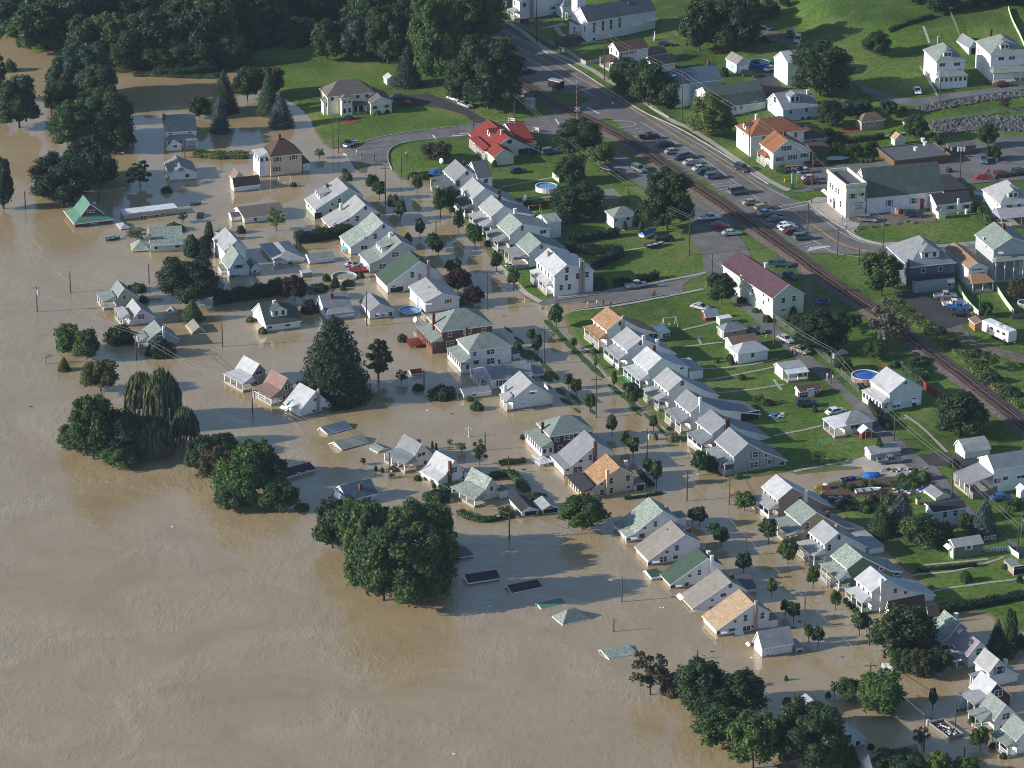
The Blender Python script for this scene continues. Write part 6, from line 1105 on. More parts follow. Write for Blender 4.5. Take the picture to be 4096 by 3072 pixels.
for (t_, x, y, yt, nm, m_) in (('a',1130,430,200,'bare dead snag standing at the edge of the wood',M_BARKG),('d',295,700,565,'bare grey leafless tree in the river',M_BARKG)):
    g = G(t_, x, y); h = (y-yt)/ppm(t_, g)/.925; o = bare('bare').obj('dead_tree', m_); o.location = g; o.scale = (h/.95,)*3; tag(o, nm, 'tree')
# ---------------------------------------------------------------- vehicles
M_PAINT = mat('car_paint', (1,1,1), .28, .04, 1, objcol=True, spec=.6)
M_CGL = mat('car_glass', (.02,.025,.03), .08, .1, 1, spec=.8); M_LAMP = mat('lamp_glass', (.6,.6,.58), .2, .1); M_TAIL = mat('tail_lamp', (.35,.02,.02), .3, .1)
PAINT = dict(white=(.72,.72,.72), silver=(.42,.44,.46), grey=(.16,.175,.19), black=(.018,.018,.022), navy=(.02,.03,.075), blue=(.04,.08,.18), tan=(.34,.29,.21), red=(.42,.02,.02), maroon=(.12,.018,.025), green=(.02,.055,.045), teal=(.02,.07,.10), bright=(.03,.12,.33), brown=(.13,.10,.085), slate=(.10,.14,.18))
# lower body profile (x, z), cabin profile
SHAPES = {
 'sedan': (4.75,1.78,[(-2.37,.35),(-2.33,.78),(-1.75,.95),(-.1,.98),(1.0,.93),(1.95,.80),(2.30,.66),(2.37,.38)],[(-1.75,.93),(-1.15,1.38),(.25,1.42),(1.05,.92)]),
 'suv':   (4.75,1.88,[(-2.35,.42),(-2.35,1.02),(-1.9,1.08),(1.05,1.08),(2.15,.98),(2.35,.80),(2.37,.45)],[(-2.30,1.02),(-2.10,1.72),(.30,1.76),(1.05,1.04)]),
 'wagon': (4.8,1.8,[(-2.38,.38),(-2.36,.90),(-1.9,.98),(1.0,.96),(2.05,.84),(2.38,.66),(2.38,.40)],[(-2.30,.92),(-1.95,1.45),(.25,1.48),(1.05,.94)]),
 'van':   (5.4,2.0,[(-2.7,.45),(-2.7,1.15),(1.5,1.15),(2.45,1.05),(2.7,.85),(2.7,.5)],[(-2.66,1.1),(-2.58,2.15),(.9,2.15),(1.6,1.1)]),
 'pickup':(5.5,1.92,[(-2.75,.48),(-2.75,1.05),(1.0,1.08),(2.5,1.0),(2.75,.8),(2.75,.5)],[(-.65,1.04),(-.5,1.72),(.65,1.74),(1.25,1.04)])}
def cabin(poly, w0, w1):
    """tapered block: the profile at half-width w0 below and w1 above"""
    zl = min(z for _, z in poly); zh = max(z for _, z in poly); n = len(poly); ww = lambda z: w0+(w1-w0)*(z-zl)/(zh-zl)
    vs = [(x, -ww(z), z) for x, z in poly]+[(x, ww(z), z) for x, z in poly]
    return vs, [tuple(range(n)), tuple(range(n,2*n))[::-1]]+[(i,n+i,n+(i+1)%n,(i+1)%n) for i in range(n)]
def make_car(kind):
    L_, W_, bp, cp = SHAPES[kind]; hw = W_/2; root = empty('car' if kind not in ('pickup','van') else kind+('_truck' if kind == 'pickup' else ''), (0,0,0))
    b = MB(); n = len(bp); xs = lambda z: hw*(1-.06*max(0,(z-.6)/.5))
    vs = []
    for f, s in ((0,.90),(1,1),(2,1),(3,.90)):
        y = (-hw,-hw*.88,hw*.88,hw)[f]
        for x, z in bp: vs.append((x*(.985 if f in (0,3) else 1), y, z if f in (1,2) else (z-.03 if z > .6 else z)))
    fs = [tuple(range(n)), tuple(range(3*n,4*n))[::-1]]
    for r in range(3): fs += [(r*n+i, (r+1)*n+i, (r+1)*n+(i+1) % n, r*n+(i+1) % n) for i in range(n)]
    b.add(vs, fs)
    if kind == 'pickup':
        b = MB(); b.add(*cabin([(-.7,.48),(-.7,1.06),(1.0,1.08),(2.5,1.0),(2.75,.8),(2.75,.5)], hw, hw*.97))
        b.box(-2.75,-hw,.5,-.7,hw,.72).box(-2.75,-hw,.72,-.7,-hw+.12,1.08).box(-2.75,hw-.12,.72,-.7,hw,1.08).box(-2.75,-hw+.12,.72,-2.63,hw-.12,1.08)
    bo = b.obj('body', M_PAINT, root); bv = bo.modifiers.new('bevel','BEVEL'); bv.width = .06; bv.segments = 2; bv.limit_method = 'ANGLE'
    MB().add(*cabin(cp, hw*.93, hw*.78)).obj('windows', M_CGL, root)
    zh = max(z for _, z in cp); tx = [x for x, z in cp if z > zh-.12]; r = MB().box(min(tx)-.02,-hw*.80,zh-.07,max(tx)+.02,hw*.80,zh+.03)
    for (x0,z0),(x1,z1) in ((cp[0],cp[1]),(cp[3],cp[2])):
        for s in (-1,1): r.cyl((x0,s*hw*.92,z0),(x1,s*hw*.78,z1),.05,n=5)
    xm = (cp[1][0]+cp[2][0])/2
    for s in (-1,1): r.cyl((xm,s*hw*.93,cp[0][1]),(xm,s*hw*.785,zh),.05,n=5)
    r.obj('roof', M_PAINT, root)
    wx = L_*.31
    for x in (-wx, wx):
        for s in (-1,1):
            wh = MB().cyl((x,s*(hw-.2),.34),(x,s*(hw+.02),.34),.34,n=12).obj('wheel', M_BLACK, root); MB().cyl((x,s*(hw+.021),.34),(x,s*(hw+.035),.34),.19,n=10).obj('rim', M_METAL, wh)
    zf = bp[-2][1]
    for s in (-1,1):
        MB().box(L_/2-.16,min(s*hw*.55,s*hw*.9),zf-.12,L_/2+.005,max(s*hw*.55,s*hw*.9),zf+.03).obj('headlight', M_LAMP, root)
        MB().box(-L_/2-.012,min(s*hw*.7,s*hw*.95),.68,-L_/2+.1,max(s*hw*.7,s*hw*.95),.88).obj('tail_light', M_TAIL, root)
    return root
CARS = {k: make_car(k) for k in SHAPES}; USED = set()
CN = dict(sedan='sedan', suv='suv', wagon='estate car', van='van', pickup='pickup truck')
CADJ = dict(navy='dark blue', teal='teal', bright='bright blue', green='dark green', slate='slate blue')
def car(t, kind, col, x, y, dx, dy, group=None, sink=0.0, phrase=None):
    g = G(t, x, y+ (10 if kind != 'van' else 16)*K3/TILE[t][2]); p = G(t, x+dx*.5, y+dy*.5); q = G(t, x-dx*.5, y-dy*.5); rz = math.atan2(p[1]-q[1], p[0]-q[0])
    r = CARS[kind] if kind not in USED else copytree(CARS[kind]); USED.add(kind)
    r.location = (g[0], g[1], g[2]+.07-sink); r.rotation_euler = (0,0,rz)
    for c in r.children: c.color = (*PAINT[col], 1)
    auto(r, phrase or (CADJ.get(col, col)+' '+CN[kind]), {'pickup':'truck','van':'van'}.get(kind,'car'), group); return r
PK = 'cars parked in the angled bays beside the highway'
CD = {'b': 'pickup,black,1992,892,110,-8,P suv,navy,2095,942,100,-12,P sedan,tan,2150,985,115,-12,P sedan,blue,2200,1022,90,-14,P wagon,navy,1210,468,100,-16 sedan,silver,1140,412,50,-6 sedan,navy,1090,378,60,-8 sedan,white,730,642,66,25 sedan,silver,800,682,68,25 sedan,slate,372,632,98,-10 pickup,maroon,422,674,112,-6 sedan,teal,1140,1108,118,-14 suv,slate,1350,988,90,-12 suv,grey,1927,1102,66,30 suv,black,1732,1106,70,16 sedan,grey,2050,1190,34,14 sedan,maroon,1945,1378,60,-4 suv,black,2090,1550,80,-6',
 'c': 'suv,grey,22,1014,80,-12,P sedan,silver,60,1057,112,-14,P sedan,silver,118,1092,100,-22,P sedan,green,142,1118,108,-14,P suv,slate,206,1146,108,-16,P van,grey,362,1240,130,-22,P sedan,tan,447,1315,108,-14,P wagon,tan,524,1346,108,-20,P sedan,silver,540,1382,104,-20,P sedan,black,588,1400,112,-14,P sedan,slate,604,1424,106,-18,P sedan,white,667,1463,108,-24,P wagon,white,688,1482,104,-26,P sedan,maroon,712,1506,118,-14,P suv,slate,780,1542,120,-14,P suv,black,388,1096,72,26 pickup,white,175,1415,135,-20 sedan,red,242,1465,105,2 sedan,silver,318,1514,122,-14 suv,black,695,224,-6,44 suv,silver,745,262,-16,50 sedan,black,548,256,80,18 wagon,black,430,484,82,12 sedan,white,1520,592,26,60 sedan,maroon,2080,550,112,-8 sedan,red,1950,1152,112,-4 suv,maroon,2072,1136,92,-12 suv,green,2190,1120,84,-12 suv,slate,1950,1042,8,66 sedan,silver,800,1110,104,-12 sedan,silver,830,1157,104,-10 sedan,maroon,835,1182,100,-4 pickup,maroon,858,1068,128,-6 suv,grey,1202,1427,116,4 suv,navy,1500,1397,122,2 sedan,navy,535,180,60,14 sedan,white,575,447,40,-12',
 'x': 'sedan,navy,1945,490,130,-8 pickup,white,750,125,80,-14',
 'e': 'pickup,silver,1912,196,146,-24', 'v': 'sedan,silver,1330,88,105,26',
 'f': 'sedan,slate,470,487,92,6 sedan,silver,668,544,78,40 sedan,tan,764,616,76,28 pickup,teal,632,58,124,4 sedan,navy,690,132,62,22 suv,navy,802,964,116,-8 sedan,white,992,1012,102,-26 pickup,grey,1342,1332,165,-18 sedan,bright,2066,1572,118,-8 pickup,silver,1700,264,124,-6 sedan,brown,1736,293,132,0 pickup,white,1758,318,110,-6 pickup,bright,1790,338,146,6 sedan,black,1806,380,116,2'}
for t_, s_ in CD.items():
    for e in s_.split():
        q = e.split(','); car(t_, q[0], q[1], *map(float, q[2:6]), group=(PK if len(q) > 6 else None))
car('a','sedan','black',1297,1392,-8,46,sink=.75); car('a','suv','grey',1455,1502,60,14,sink=.9); car('m','sedan','teal',183,1585,20,90,sink=.45)
def place(t, x, y, dx, dy):
    g = G(t, x, y); p = G(t, x+dx*.5, y+dy*.5); q = G(t, x-dx*.5, y-dy*.5); return g, math.atan2(p[1]-q[1], p[0]-q[0]), float(np.hypot(p[0]-q[0], p[1]-q[1]))
def boat(t, x, y, dx, dy, hullc, inner, phrase, L_=None, z=0.05, cover=None):
    g, rz, Lp = place(t, x, y, dx, dy); L_ = L_ or max(2.5, Lp); r = empty('boat', (g[0],g[1],g[2]+z), rz); w_ = L_*.18; sec = [(-.5,.85,.0),(-.25,1,0),(.1,1,.0),(.35,.7,.06),(.5,.05,.14)]
    mb = MB(); n = len(sec); rows = []
    for sx, ww, zz in sec: rows.append([(sx*L_,-w_*ww,.55+zz),(sx*L_,-w_*ww*.6,.0+zz*.5),(sx*L_,w_*ww*.6,.0+zz*.5),(sx*L_,w_*ww,.55+zz)])
    for i in range(n-1):
        for j in range(3): mb.add([rows[i][j],rows[i][j+1],rows[i+1][j+1],rows[i+1][j]], [(0,1,2,3)])
    mb.add(rows[0], [(0,1,2,3)]); mb.obj('hull', hullc, r)
    m2 = MB(); top = [(sx*L_,-w_*ww*.86,.34+zz) for sx,ww,zz in sec]+[(sx*L_,w_*ww*.86,.34+zz) for sx,ww,zz in sec][::-1]; m2.add(top, [tuple(range(len(top)))]); m2.obj('deck', inner, r)
    for k in (-.2, .12): MB().box(k*L_-.14,-w_*.85,.4,k*L_+.14,w_*.85,.5).obj('seat', M_WOOD, r)
    if cover: MB().add([(-.5*L_,-w_,.55),(-.5*L_,w_,.55),(.5*L_,0,.7),(-.45*L_,0,1.2),(.1*L_,0,1.25),(.1*L_,-w_,.55),(.1*L_,w_,.55)], [(0,3,4,5),(1,6,4,3),(5,4,2),(6,2,4),(0,1,3)]).obj('cover', cover, r)
    tag(r, phrase, 'boat'); return r
M_BLUE = plain('blue_tarp', (.02,.11,.38), .5); M_WH = plain('white_gloss', (.72,.72,.72), .35); M_ALU = plain('dull_aluminium', (.33,.38,.38), .4); M_GRN = plain('green_canvas', (.03,.12,.11)); M_REDP = plain('red_plastic', (.5,.03,.02), .4)
boat('a',1265,1325,78,-12,M_BLUE,M_ALU,'bright blue boat adrift near the sunken black car')
boat('a',730,1552,92,-16,M_GRN,M_ALU,'small green rowing boat drifting below the red shed')
boat('s',855,725,100,-60,M_ALU,M_BLACK,'grey aluminium boat tied at the cottage porch',L_=4.2); boat('s',955,725,130,20,M_REDP,M_REDP,'red kayak floating under the cottage porch roof',L_=3.6)
boat('b',62,948,60,-30,M_WH,M_BLUE,'white motor boat on a trailer by the flooded road',z=.5,L_=5); boat('b',1990,1528,100,-44,M_WH,M_BLUE,'white boat under bright blue tarp in garden',z=.5,cover=M_BLUE,L_=6)
boat('b',2030,1598,120,-30,M_BLACK,M_ALU,'dark pontoon boat on trailer behind the shed',z=.4,L_=5.5); boat('c',1010,1055,110,-4,M_BLACK,M_ALU,'covered grey boat on a dark trailer beside the bank drive',z=.6,cover=M_ALU,L_=6)
boat('z',110,365,230,-20,M_WH,M_ALU,'long pale canoe lying among the flooded garden beds',L_=5.5,z=.1); boat('u',1035,170,110,-20,M_BLUE,M_BLACK,'blue dinghy at the edge of the flooded lane',L_=3.6,z=.05)
# black enclosed trailer by the highway, loaded flat trailer in the flood, caravan
def box_trailer(t, x, y, dx, dy, L_, W_, H_, m_, phrase, cat, z0=.55, group=None):
    g, rz, _ = place(t, x, y, dx, dy); r = empty(cat, g, rz)
    b = MB().box(-L_/2,-W_/2,z0,L_/2,W_/2,z0+H_).obj('body', m_, r); bv = b.modifiers.new('bevel','BEVEL'); bv.width = .12; bv.segments = 2
    MB().box(L_/2,-.05,z0,L_/2+1.1,.05,z0+.12).obj('drawbar', M_METAL, r)
    for s in (-1,1):
        for k in ((-.3,) if L_ < 5 else (-.7,.3)): MB().cyl((k,s*(W_/2-.1),.34),(k,s*(W_/2+.08),.34),.34,n=12).obj('wheel', M_BLACK, r)
    return tag(r, phrase, cat.replace('_',' ') if cat != 'caravan' else 'caravan', group)
tb = box_trailer('b',1390,578,86,22,4.2,2.1,2.1,plain('black_gloss',(.02,.02,.024),.3),'black enclosed cargo trailer on the highway shoulder','trailer')
MB().box(-2.0,-.95,2.66,2.0,.95,2.70).obj('roof', M_ALU, tb)
cv = box_trailer('f',2050,530,190,90,9.2,2.5,2.6,M_WH,'long white caravan parked beside the orange brown shed','caravan')
for k in (-3.2,-1.2,1.0,3.0): MB().box(k-.5,-1.29,1.9,k+.5,-1.255,2.5).obj('window', M_GLASS, cv)
MB().box(-4.3,-1.55,.8,-2.4,-1.27,2.9).obj('slide_out', M_WH, cv); MB().box(-.9,-.4,3.16,.2,.4,3.4).obj('roof_unit', M_WH, cv); MB().box(2,-.3,3.16,2.6,.3,3.3).obj('roof_hatch', M_WH, cv)
g, rz, _ = place('k',1280,1090,150,110); ft = empty('flat_trailer', g, rz); tag(ft, 'flooded open trailer heaped with pale debris', 'trailer')
ftb = MB().box(-3.2,-1.5,.05,3.2,1.5,.2).obj('bed', M_WOOD, ft); MB().box(-3.3,-1.6,.1,3.3,-1.5,.6).box(-3.3,1.5,.1,3.3,1.6,.6).box(-3.3,-1.5,.1,-3.2,1.5,.6).box(3.2,-1.5,.1,3.3,1.5,.6).obj('side_board', M_METAL, ft)
db = MB()
for _ in range(38):
    x, y = rng.uniform(-2.4,2.4), rng.uniform(-1.2,1.2); s = rng.uniform(.10,.28); v = ICO[0][::1]*s*np.array([rng.uniform(.7,1.5),1,.6])+np.array([x,y,.35]); db.add(v.tolist(), ICO[1], int(rng.integers(3)))
db.obj('debris', [M_WH, M_ALU, plain('dark_rubbish',(.05,.05,.05))], ft)['kind'] = 'stuff'
g, rz, _ = place('i',1330,1025,60,6); gc = empty('golf_cart', (g[0],g[1],.0), rz); tag(gc, 'white roofed buggy sunk to its roof near big tree', 'buggy')
MB().add(*cabin([(-1.2,1.0),(-1.0,1.18),(1.0,1.2),(1.3,1.0)], .75, .62)).obj('roof', M_WH, gc); MB().box(-1.1,-.6,-.2,1.1,.6,.35).obj('body', M_PAINT, gc)
for sx in (-1,1):
    for sy in (-.6,.6): MB().cyl((sx,sy,.2),(sx,sy,1.05),.04).obj('post', M_METAL, gc)
# ---------------------------------------------------------------- poles, wires, pools, fences, people and small things
POLES = {}
PG = 'wooden utility poles'
def pole(key, t, x, yb, yt, extra='', xt=None, r=.14, col=None):
    g = G(t, x, yb); h = (yb-yt)/ppm(t, g)/.925; root = empty('utility_pole', g); m_ = M_WOOD
    MB().cyl((0,0,-1),(0,0,h),r*1.15,r*.8,8).obj('pole', m_, root)
    if 'x' in extra: MB().box(-1.2,-.06,h-.7,1.2,.06,h-.55).obj('crossarm', m_, root)
    if 't' in extra: MB().cyl((.42,-.1,h-2.3),(.42,-.1,h-1.1),.3,n=10).obj('transformer', plain('pale_grey',(.5,.52,.54),.4), root)
    if 'T' in extra:
        for k in (-.75,0,.75): MB().cyl((k,-.3,h-2.4),(k,-.3,h-1.3),.27,n=10).obj('transformer', plain('pale_grey',(.5,.52,.54),.4), root)
    if 'l' in extra or 'L' in extra:
        s = -1 if 'l' in extra else 1; MB().cyl((0,0,h-1.4),(s*1.6,0,h-.75),.04,n=6).cyl((s*1.6,0,h-.75),(s*2.1,0,h-.75),.04,n=6).obj('lamp_arm', M_METAL, root)
        MB().box(min(s*1.9,s*2.6),-.13,h-.85,max(s*1.9,s*2.6),.13,h-.68).obj('lamp_head', plain('pale_grey',(.5,.52,.54),.4), root)
    POLES[key] = Vector(g)+Vector((0,0,h-.3)); auto(root, ('utility pole with street lamp' if ('l' in extra or 'L' in extra) else 'utility pole with grey transformer' if ('t' in extra or 'T' in extra) else 'dark utility pole'), 'pole', PG)
for key, s_ in dict(a1='a,165,1350,1243', a2='a,742,1118,975,L', a3='a,640,1312,1215', a4='a,1197,1022,895', a5='a,2157,960,775', a6='a,2192,990,775,x', a7='a,1920,1620,1503', b1='b,285,1320,1080,x', b2='b,388,1148,990', b3='b,855,838,690', b4='b,1118,762,605,L',
   b5='b,1262,282,-60,L', b6='b,1702,520,225,x', b7='b,2205,792,480,l', b8='b,613,1620,1425,x', b9='b,1858,1322,1190,x', c1='c,430,1062,752', c2='c,835,1318,1000', c3='c,810,1510,1318', c4='c,1003,1660,1486', c5='c,1297,1622,1412,l', c6='c,1665,672,520',
   c7='c,1797,1158,925,T', c8='c,42,1655,1398,Lx', d1='d,241,362,193,xt', d2='d,457,237,100,l', d3='d,966,176,52', d4='d,886,670,488,xt', d5='d,1441,588,383', d6='d,1636,1020,855,xt', e1='e,163,452,230', e2='e,945,345,95,Lx', e3='e,1312,702,460,x', e4='e,1650,1047,782,x',
   e5='e,1978,1332,1120,xt', e6='e,1083,1408,1295,x', e7='e,930,1258,1138', e8='e,535,858,735', e9='e,313,1442,1270', f1='f,28,1588,1388,L', f2='f,190,157,-10', f3='f,590,592,380', f4='f,962,827,600,xt', f5='f,1370,1197,1030,L', f6='f,1742,1567,1330', f7='f,1920,402,235', f8='f,303,1612,1430',
   h1='h,1087,180,0,l', h2='h,1815,582,415,l', h3='h,1763,774,690', i1='i,97,952,893', i2='i,413,282,145,x', i3='i,788,757,545,L', i4='i,1208,862,700', i5='i,1217,1060,975,x', i6='i,1765,1408,1235', i7='i,1562,1555,1298,xt', i8='i,2168,285,78,L', i9='i,1825,1590,1522', c9='c,1143,1700,1610', x1='x,270,1310,1045,L').items():
    q = s_.split(','); pole(key, q[0], float(q[1]), float(q[2]), float(q[3]), q[4] if len(q) > 4 else '')
M_WIRE = mat('power_wire', (.20,.20,.20), .5, .05); WN = 0
def wire(keys, r=.03, sag=.02, off=(0,), phrase=None):
    global WN
    for o_ in off:
        mb = MB()
        for a, b in zip(keys, keys[1:]):
            p, q = POLES[a], POLES[b]; d = (q-p); L_ = d.length; n = max(4, int(L_/6)); pr = None; sd = Vector((-d.y, d.x, 0)).normalized()*o_
            for i in range(n+1):
                t = i/n; z = -4*sag*L_*t*(1-t); c = p+d*t+sd+Vector((0,0,z))
                if pr is not None: mb.cyl(pr, c, r, n=4, cap=False)
                pr = c
        o = mb.obj('power_line', M_WIRE); tag(o, phrase+(', upper wire' if o_ < 0 else ', lower wire' if len(off) > 1 else ''), 'wire')
wire(['d1','d4','d6','e9'], .032, .03, (-.6,.6), 'pale power line sagging across the river side of town'); wire(['e9','h1'], .03, .03, (0,), 'power line from cottage to bent street lamp')
wire(['b1','b8','e2'], .03, .012, (0,), 'power line over the flooded street, north end'); wire(['e2','e3','e4','e5'], .035, .012, (0,), 'power line over the flooded street, middle'); wire(['e5','i2','i3','i5','i7'], .035, .012, (0,), 'power line over the flooded street, south end')
wire(['f2','f3','f4','f5','f6','i8'], .035, .012, (-.5,.5), 'power line above the alley'); wire(['b5','b6','b7','c1','c2'], .03, .012, (-.8,.8), 'highway power line'); wire(['b4','b9','c8'], .03, .01, (-.5,.5), 'power line beside the railway'); wire(['c2','c5'], .03, .012, (0,), 'power line across the hall forecourt')
wire(['c8','c1'], .02, .01, (0,), 'thin cable crossing the highway to the bays')
# pools
def pool(t, cx, cy, wd, hgt, wall, rim, water, phrase, flooded=False, ladder=True):
    g = G(t, cx, cy); r_ = wd/ppm(t, g)/2; root = empty('swimming_pool', g); tag(root, phrase, 'pool'); n = 28
    w_ = MB(); 
    for i in range(n):
        a0, a1 = 2*math.pi*i/n, 2*math.pi*(i+1)/n
        w_.add([(r_*math.cos(a0),r_*math.sin(a0),-.3),(r_*math.cos(a1),r_*math.sin(a1),-.3),(r_*math.cos(a1),r_*math.sin(a1),hgt),(r_*math.cos(a0),r_*math.sin(a0),hgt)], [(0,1,2,3)])
        q = r_*.985; w_.add([(q*math.cos(a0),q*math.sin(a0),-.3),(q*math.cos(a1),q*math.sin(a1),-.3),(q*math.cos(a1),q*math.sin(a1),hgt),(q*math.cos(a0),q*math.sin(a0),hgt)], [(3,2,1,0)], 1)
    w_.obj('pool_wall', [wall, plain('pool_liner',(.25,.5,.62),.4)], root)
    rm = MB(); 
    for i in range(n):
        a0, a1 = 2*math.pi*i/n, 2*math.pi*(i+1)/n; f = lambda rr, a, z: (rr*math.cos(a), rr*math.sin(a), z)
        rm.add([f(r_-.18,a0,hgt+.01),f(r_-.18,a1,hgt+.01),f(r_+.08,a1,hgt+.01),f(r_+.08,a0,hgt+.01),f(r_-.18,a0,hgt+.07),f(r_-.18,a1,hgt+.07),f(r_+.08,a1,hgt+.07),f(r_+.08,a0,hgt+.07)], [(4,5,6,7),(0,1,5,4),(2,3,7,6)])
    rm.obj('rim', rim, root)
    if not flooded: MB().add([(r_*.98*math.cos(2*math.pi*i/n), r_*.98*math.sin(2*math.pi*i/n), hgt-.18) for i in range(n)], [tuple(range(n))]).obj('pool_water', water, root)
    for i in range(0, n, 2):
        a = 2*math.pi*i/n; MB
    po = MB()
    for i in range(12):
        a = 2*math.pi*(i+.5)/12; po.cyl((r_*1.01*math.cos(a), r_*1.01*math.sin(a), -.2), (r_*1.01*math.cos(a), r_*1.01*math.sin(a), hgt), .05, n=5)
    po.obj('pool_frame', rim, root)
    if ladder: MB().cyl((-.1,-r_-.5,0),(-.1,-r_+.1,hgt+.7),.04).cyl((.5,-r_-.5,0),(.5,-r_+.1,hgt+.7),.04).box(-.1,-r_-.4,.3,.5,-r_-.25,.34).box(-.1,-r_-.2,.7,.5,-r_-.05,.74).obj('ladder', M_WH, root)
def pw(name, c): return mat(name, c, .06, .15, .8, spec=.6)
pool('e',445,362,144,.55,plain('grey_panel',(.22,.24,.29)),plain('pale_rim',(.55,.62,.66)),pw('pool_blue',(.03,.26,.48)),'round blue swimming pool standing in the flood',ladder=False)
pool('b',1326,1232,140,1.2,M_WH,M_WH,pw('pool_soft',(.10,.27,.45)),'white walled round pool on the shaded lawn')
pool('c',500,428,130,1.25,plain('bright_blue_wall',(.02,.07,.42)),plain('blue_rim',(.1,.3,.6)),pw('pool_dark',(.01,.03,.03)),'bright blue framed pool with dark water by blue garage',ladder=False)
pool('f',1185,800,182,1.1,plain('wood_panel',(.42,.24,.16)),M_WH,pw('pool_deep',(.02,.11,.42)),'large blue pool with wooden sides beside white house',ladder=False)
pool('y',1770,545,170,1.1,M_METAL,plain('pale_rim',(.55,.62,.66)),pw('pool_soft',(.10,.27,.45)),'blue pool at right beside the hipped house',ladder=True)
pool('m',605,1440,310,.35,M_WH,plain('pale_rim',(.55,.62,.66)),None,'white pool ring full of brown flood water',flooded=True)
pool('f',2215,325,90,1.0,M_METAL,M_WH,pw('pool_dark2',(.02,.1,.12)),'round pool cut by the right edge',ladder=False)
g = G('f',910,312); tp = empty('trampoline', g); tag(tp, 'blue rimmed round trampoline beside the railway lawn', 'trampoline')
r_ = 95/ppm('f', g)/2; TR = MB(); n = 24
for i in range(n):
    a0, a1 = 2*math.pi*i/n, 2*math.pi*(i+1)/n; TR.add([(r_*.84*math.cos(a0),r_*.84*math.sin(a0),.9),(r_*.84*math.cos(a1),r_*.84*math.sin(a1),.9),(r_*math.cos(a1),r_*math.sin(a1),.9),(r_*math.cos(a0),r_*math.sin(a0),.9)], [(0,1,2,3)])
TR.obj('rim', plain('rim_blue',(.05,.2,.5)), tp); MB().cyl((0,0,.86),(0,0,.88),r_*.84,n=24).obj('mat', M_BLACK, tp)
for i in range(6): a = i*math.pi/3; MB().cyl((r_*.95*math.cos(a),r_*.95*math.sin(a),0),(r_*.95*math.cos(a),r_*.95*math.sin(a),.9),.04).obj('leg', M_METAL, tp)
# fences
def fence(pts, h_, m_, phrase, style='panel', step=2.4, r=.05):
    C = path_pts(pts, step); root = empty('fence', (float(C[0][0]), float(C[0][1]), hz(*C[0]))); tag(root, phrase, 'fence'); o = Vector(root.location); pn = MB(); zz = lambda c: max(hz(*c), 0)
    for a, b in zip(C, C[1:]):
        za, zb = zz(a), zz(b); d = (b-a)/(np.linalg.norm(b-a)+1e-9); nn = np.array([-d[1], d[0]])*.03
        if style == 'picket':
            L_ = np.linalg.norm(b-a); k = max(2, int(L_/.28))
            for i in range(k):
                c = a+(b-a)*(i+.5)/k; z = za+(zb-za)*(i+.5)/k; pn.box(c[0]-.06-o.x, c[1]-.04-o.y, z-.1-o.z, c[0]+.06-o.x, c[1]+.04-o.y, z+h_-o.z)
            for f in (.3,.8): pn.add([(*(a-nn-o.xy),za+h_*f-o.z),(*(b-nn-o.xy),zb+h_*f-o.z),(*(b-nn-o.xy),zb+h_*f+.09-o.z),(*(a-nn-o.xy),za+h_*f+.09-o.z)], [(0,1,2,3)])
        elif style == 'mesh':
            for f in np.linspace(.05,1,7): pn.cyl((a[0]-o.x,a[1]-o.y,za+h_*f-o.z),(b[0]-o.x,b[1]-o.y,zb+h_*f-o.z),.014 if f < .95 else .035,n=4,cap=False)
            k = max(2, int(np.linalg.norm(b-a)/.22))
            for i in range(k): c = a+(b-a)*i/k; z = za+(zb-za)*i/k; pn.cyl((c[0]-o.x,c[1]-o.y,z-o.z),(c[0]-o.x,c[1]-o.y,z+h_-o.z),.010,n=3,cap=False)
        else:
            pn.add([(*(a-nn-o.xy),za-.3-o.z),(*(b-nn-o.xy),zb-.3-o.z),(*(b-nn-o.xy),zb+h_-o.z),(*(a-nn-o.xy),za+h_-o.z),(*(a+nn-o.xy),za-.3-o.z),(*(b+nn-o.xy),zb-.3-o.z),(*(b+nn-o.xy),zb+h_-o.z),(*(a+nn-o.xy),za+h_-o.z)], [(0,1,2,3),(7,6,5,4),(3,2,6,7),(0,3,7,4),(1,5,6,2)])
    pn.obj('fence_panel', m_, root)
    if style != 'wall':
        for c in C[::1][:60]: MB().cyl((c[0]-o.x,c[1]-o.y,zz(c)-.3-o.z),(c[0]-o.x,c[1]-o.y,zz(c)+h_+.06-o.z),r,n=6).obj('fence_post', m_, root)
M_STONE = mat('grey_stone', (.36,.35,.32), .9, .25, 1.2, (4,.12)); M_FG = plain('galvanised',(.22,.235,.24),.5); M_PALEF = plain('pale_green_wall',(.55,.62,.48)); M_OLDW = mat('grey_boards',(.20,.185,.16),.9,.2,2)
fence(pl('f','590,415 700,500 850,610 980,725 1140,885'),1.5,M_FG,'long silver mesh fence along the alley','mesh')
fence(pl('x','300,285 460,370 700,505')+pl('x','720,520'),1.2,M_STONE,'grey stone retaining wall left of the church steps','wall'); fence(pl('x','760,545 900,615 1060,720 1240,680'),1.2,M_STONE,'grey stone retaining wall right of the church steps','wall')
fence(pl('x','1760,1190 1850,1240 1980,1310'),.5,M_CONC,'low kerb wall beside the highway bushes','wall')
fence(pl('o','1240,1010 1330,1180 1440,1320 1540,1415'),1.3,M_PALEF,'wavy pale green fence beside the parking lot','panel'); fence(pl('o','1800,1020 1890,1170 1960,1270 2060,1400'),1.3,M_PALEF,'wavy pale green fence in the right hand garden','panel')
fence(pl('f','1535,825 1590,880 1680,935'),1.6,plain('red_boards',(.2,.03,.03)),'dark red board fence right of the pool house','panel'); fence(pl('f','1288,722 1330,735'),1.2,plain('red_boards2',(.35,.12,.08)),'short red deck rail behind the large pool','picket')
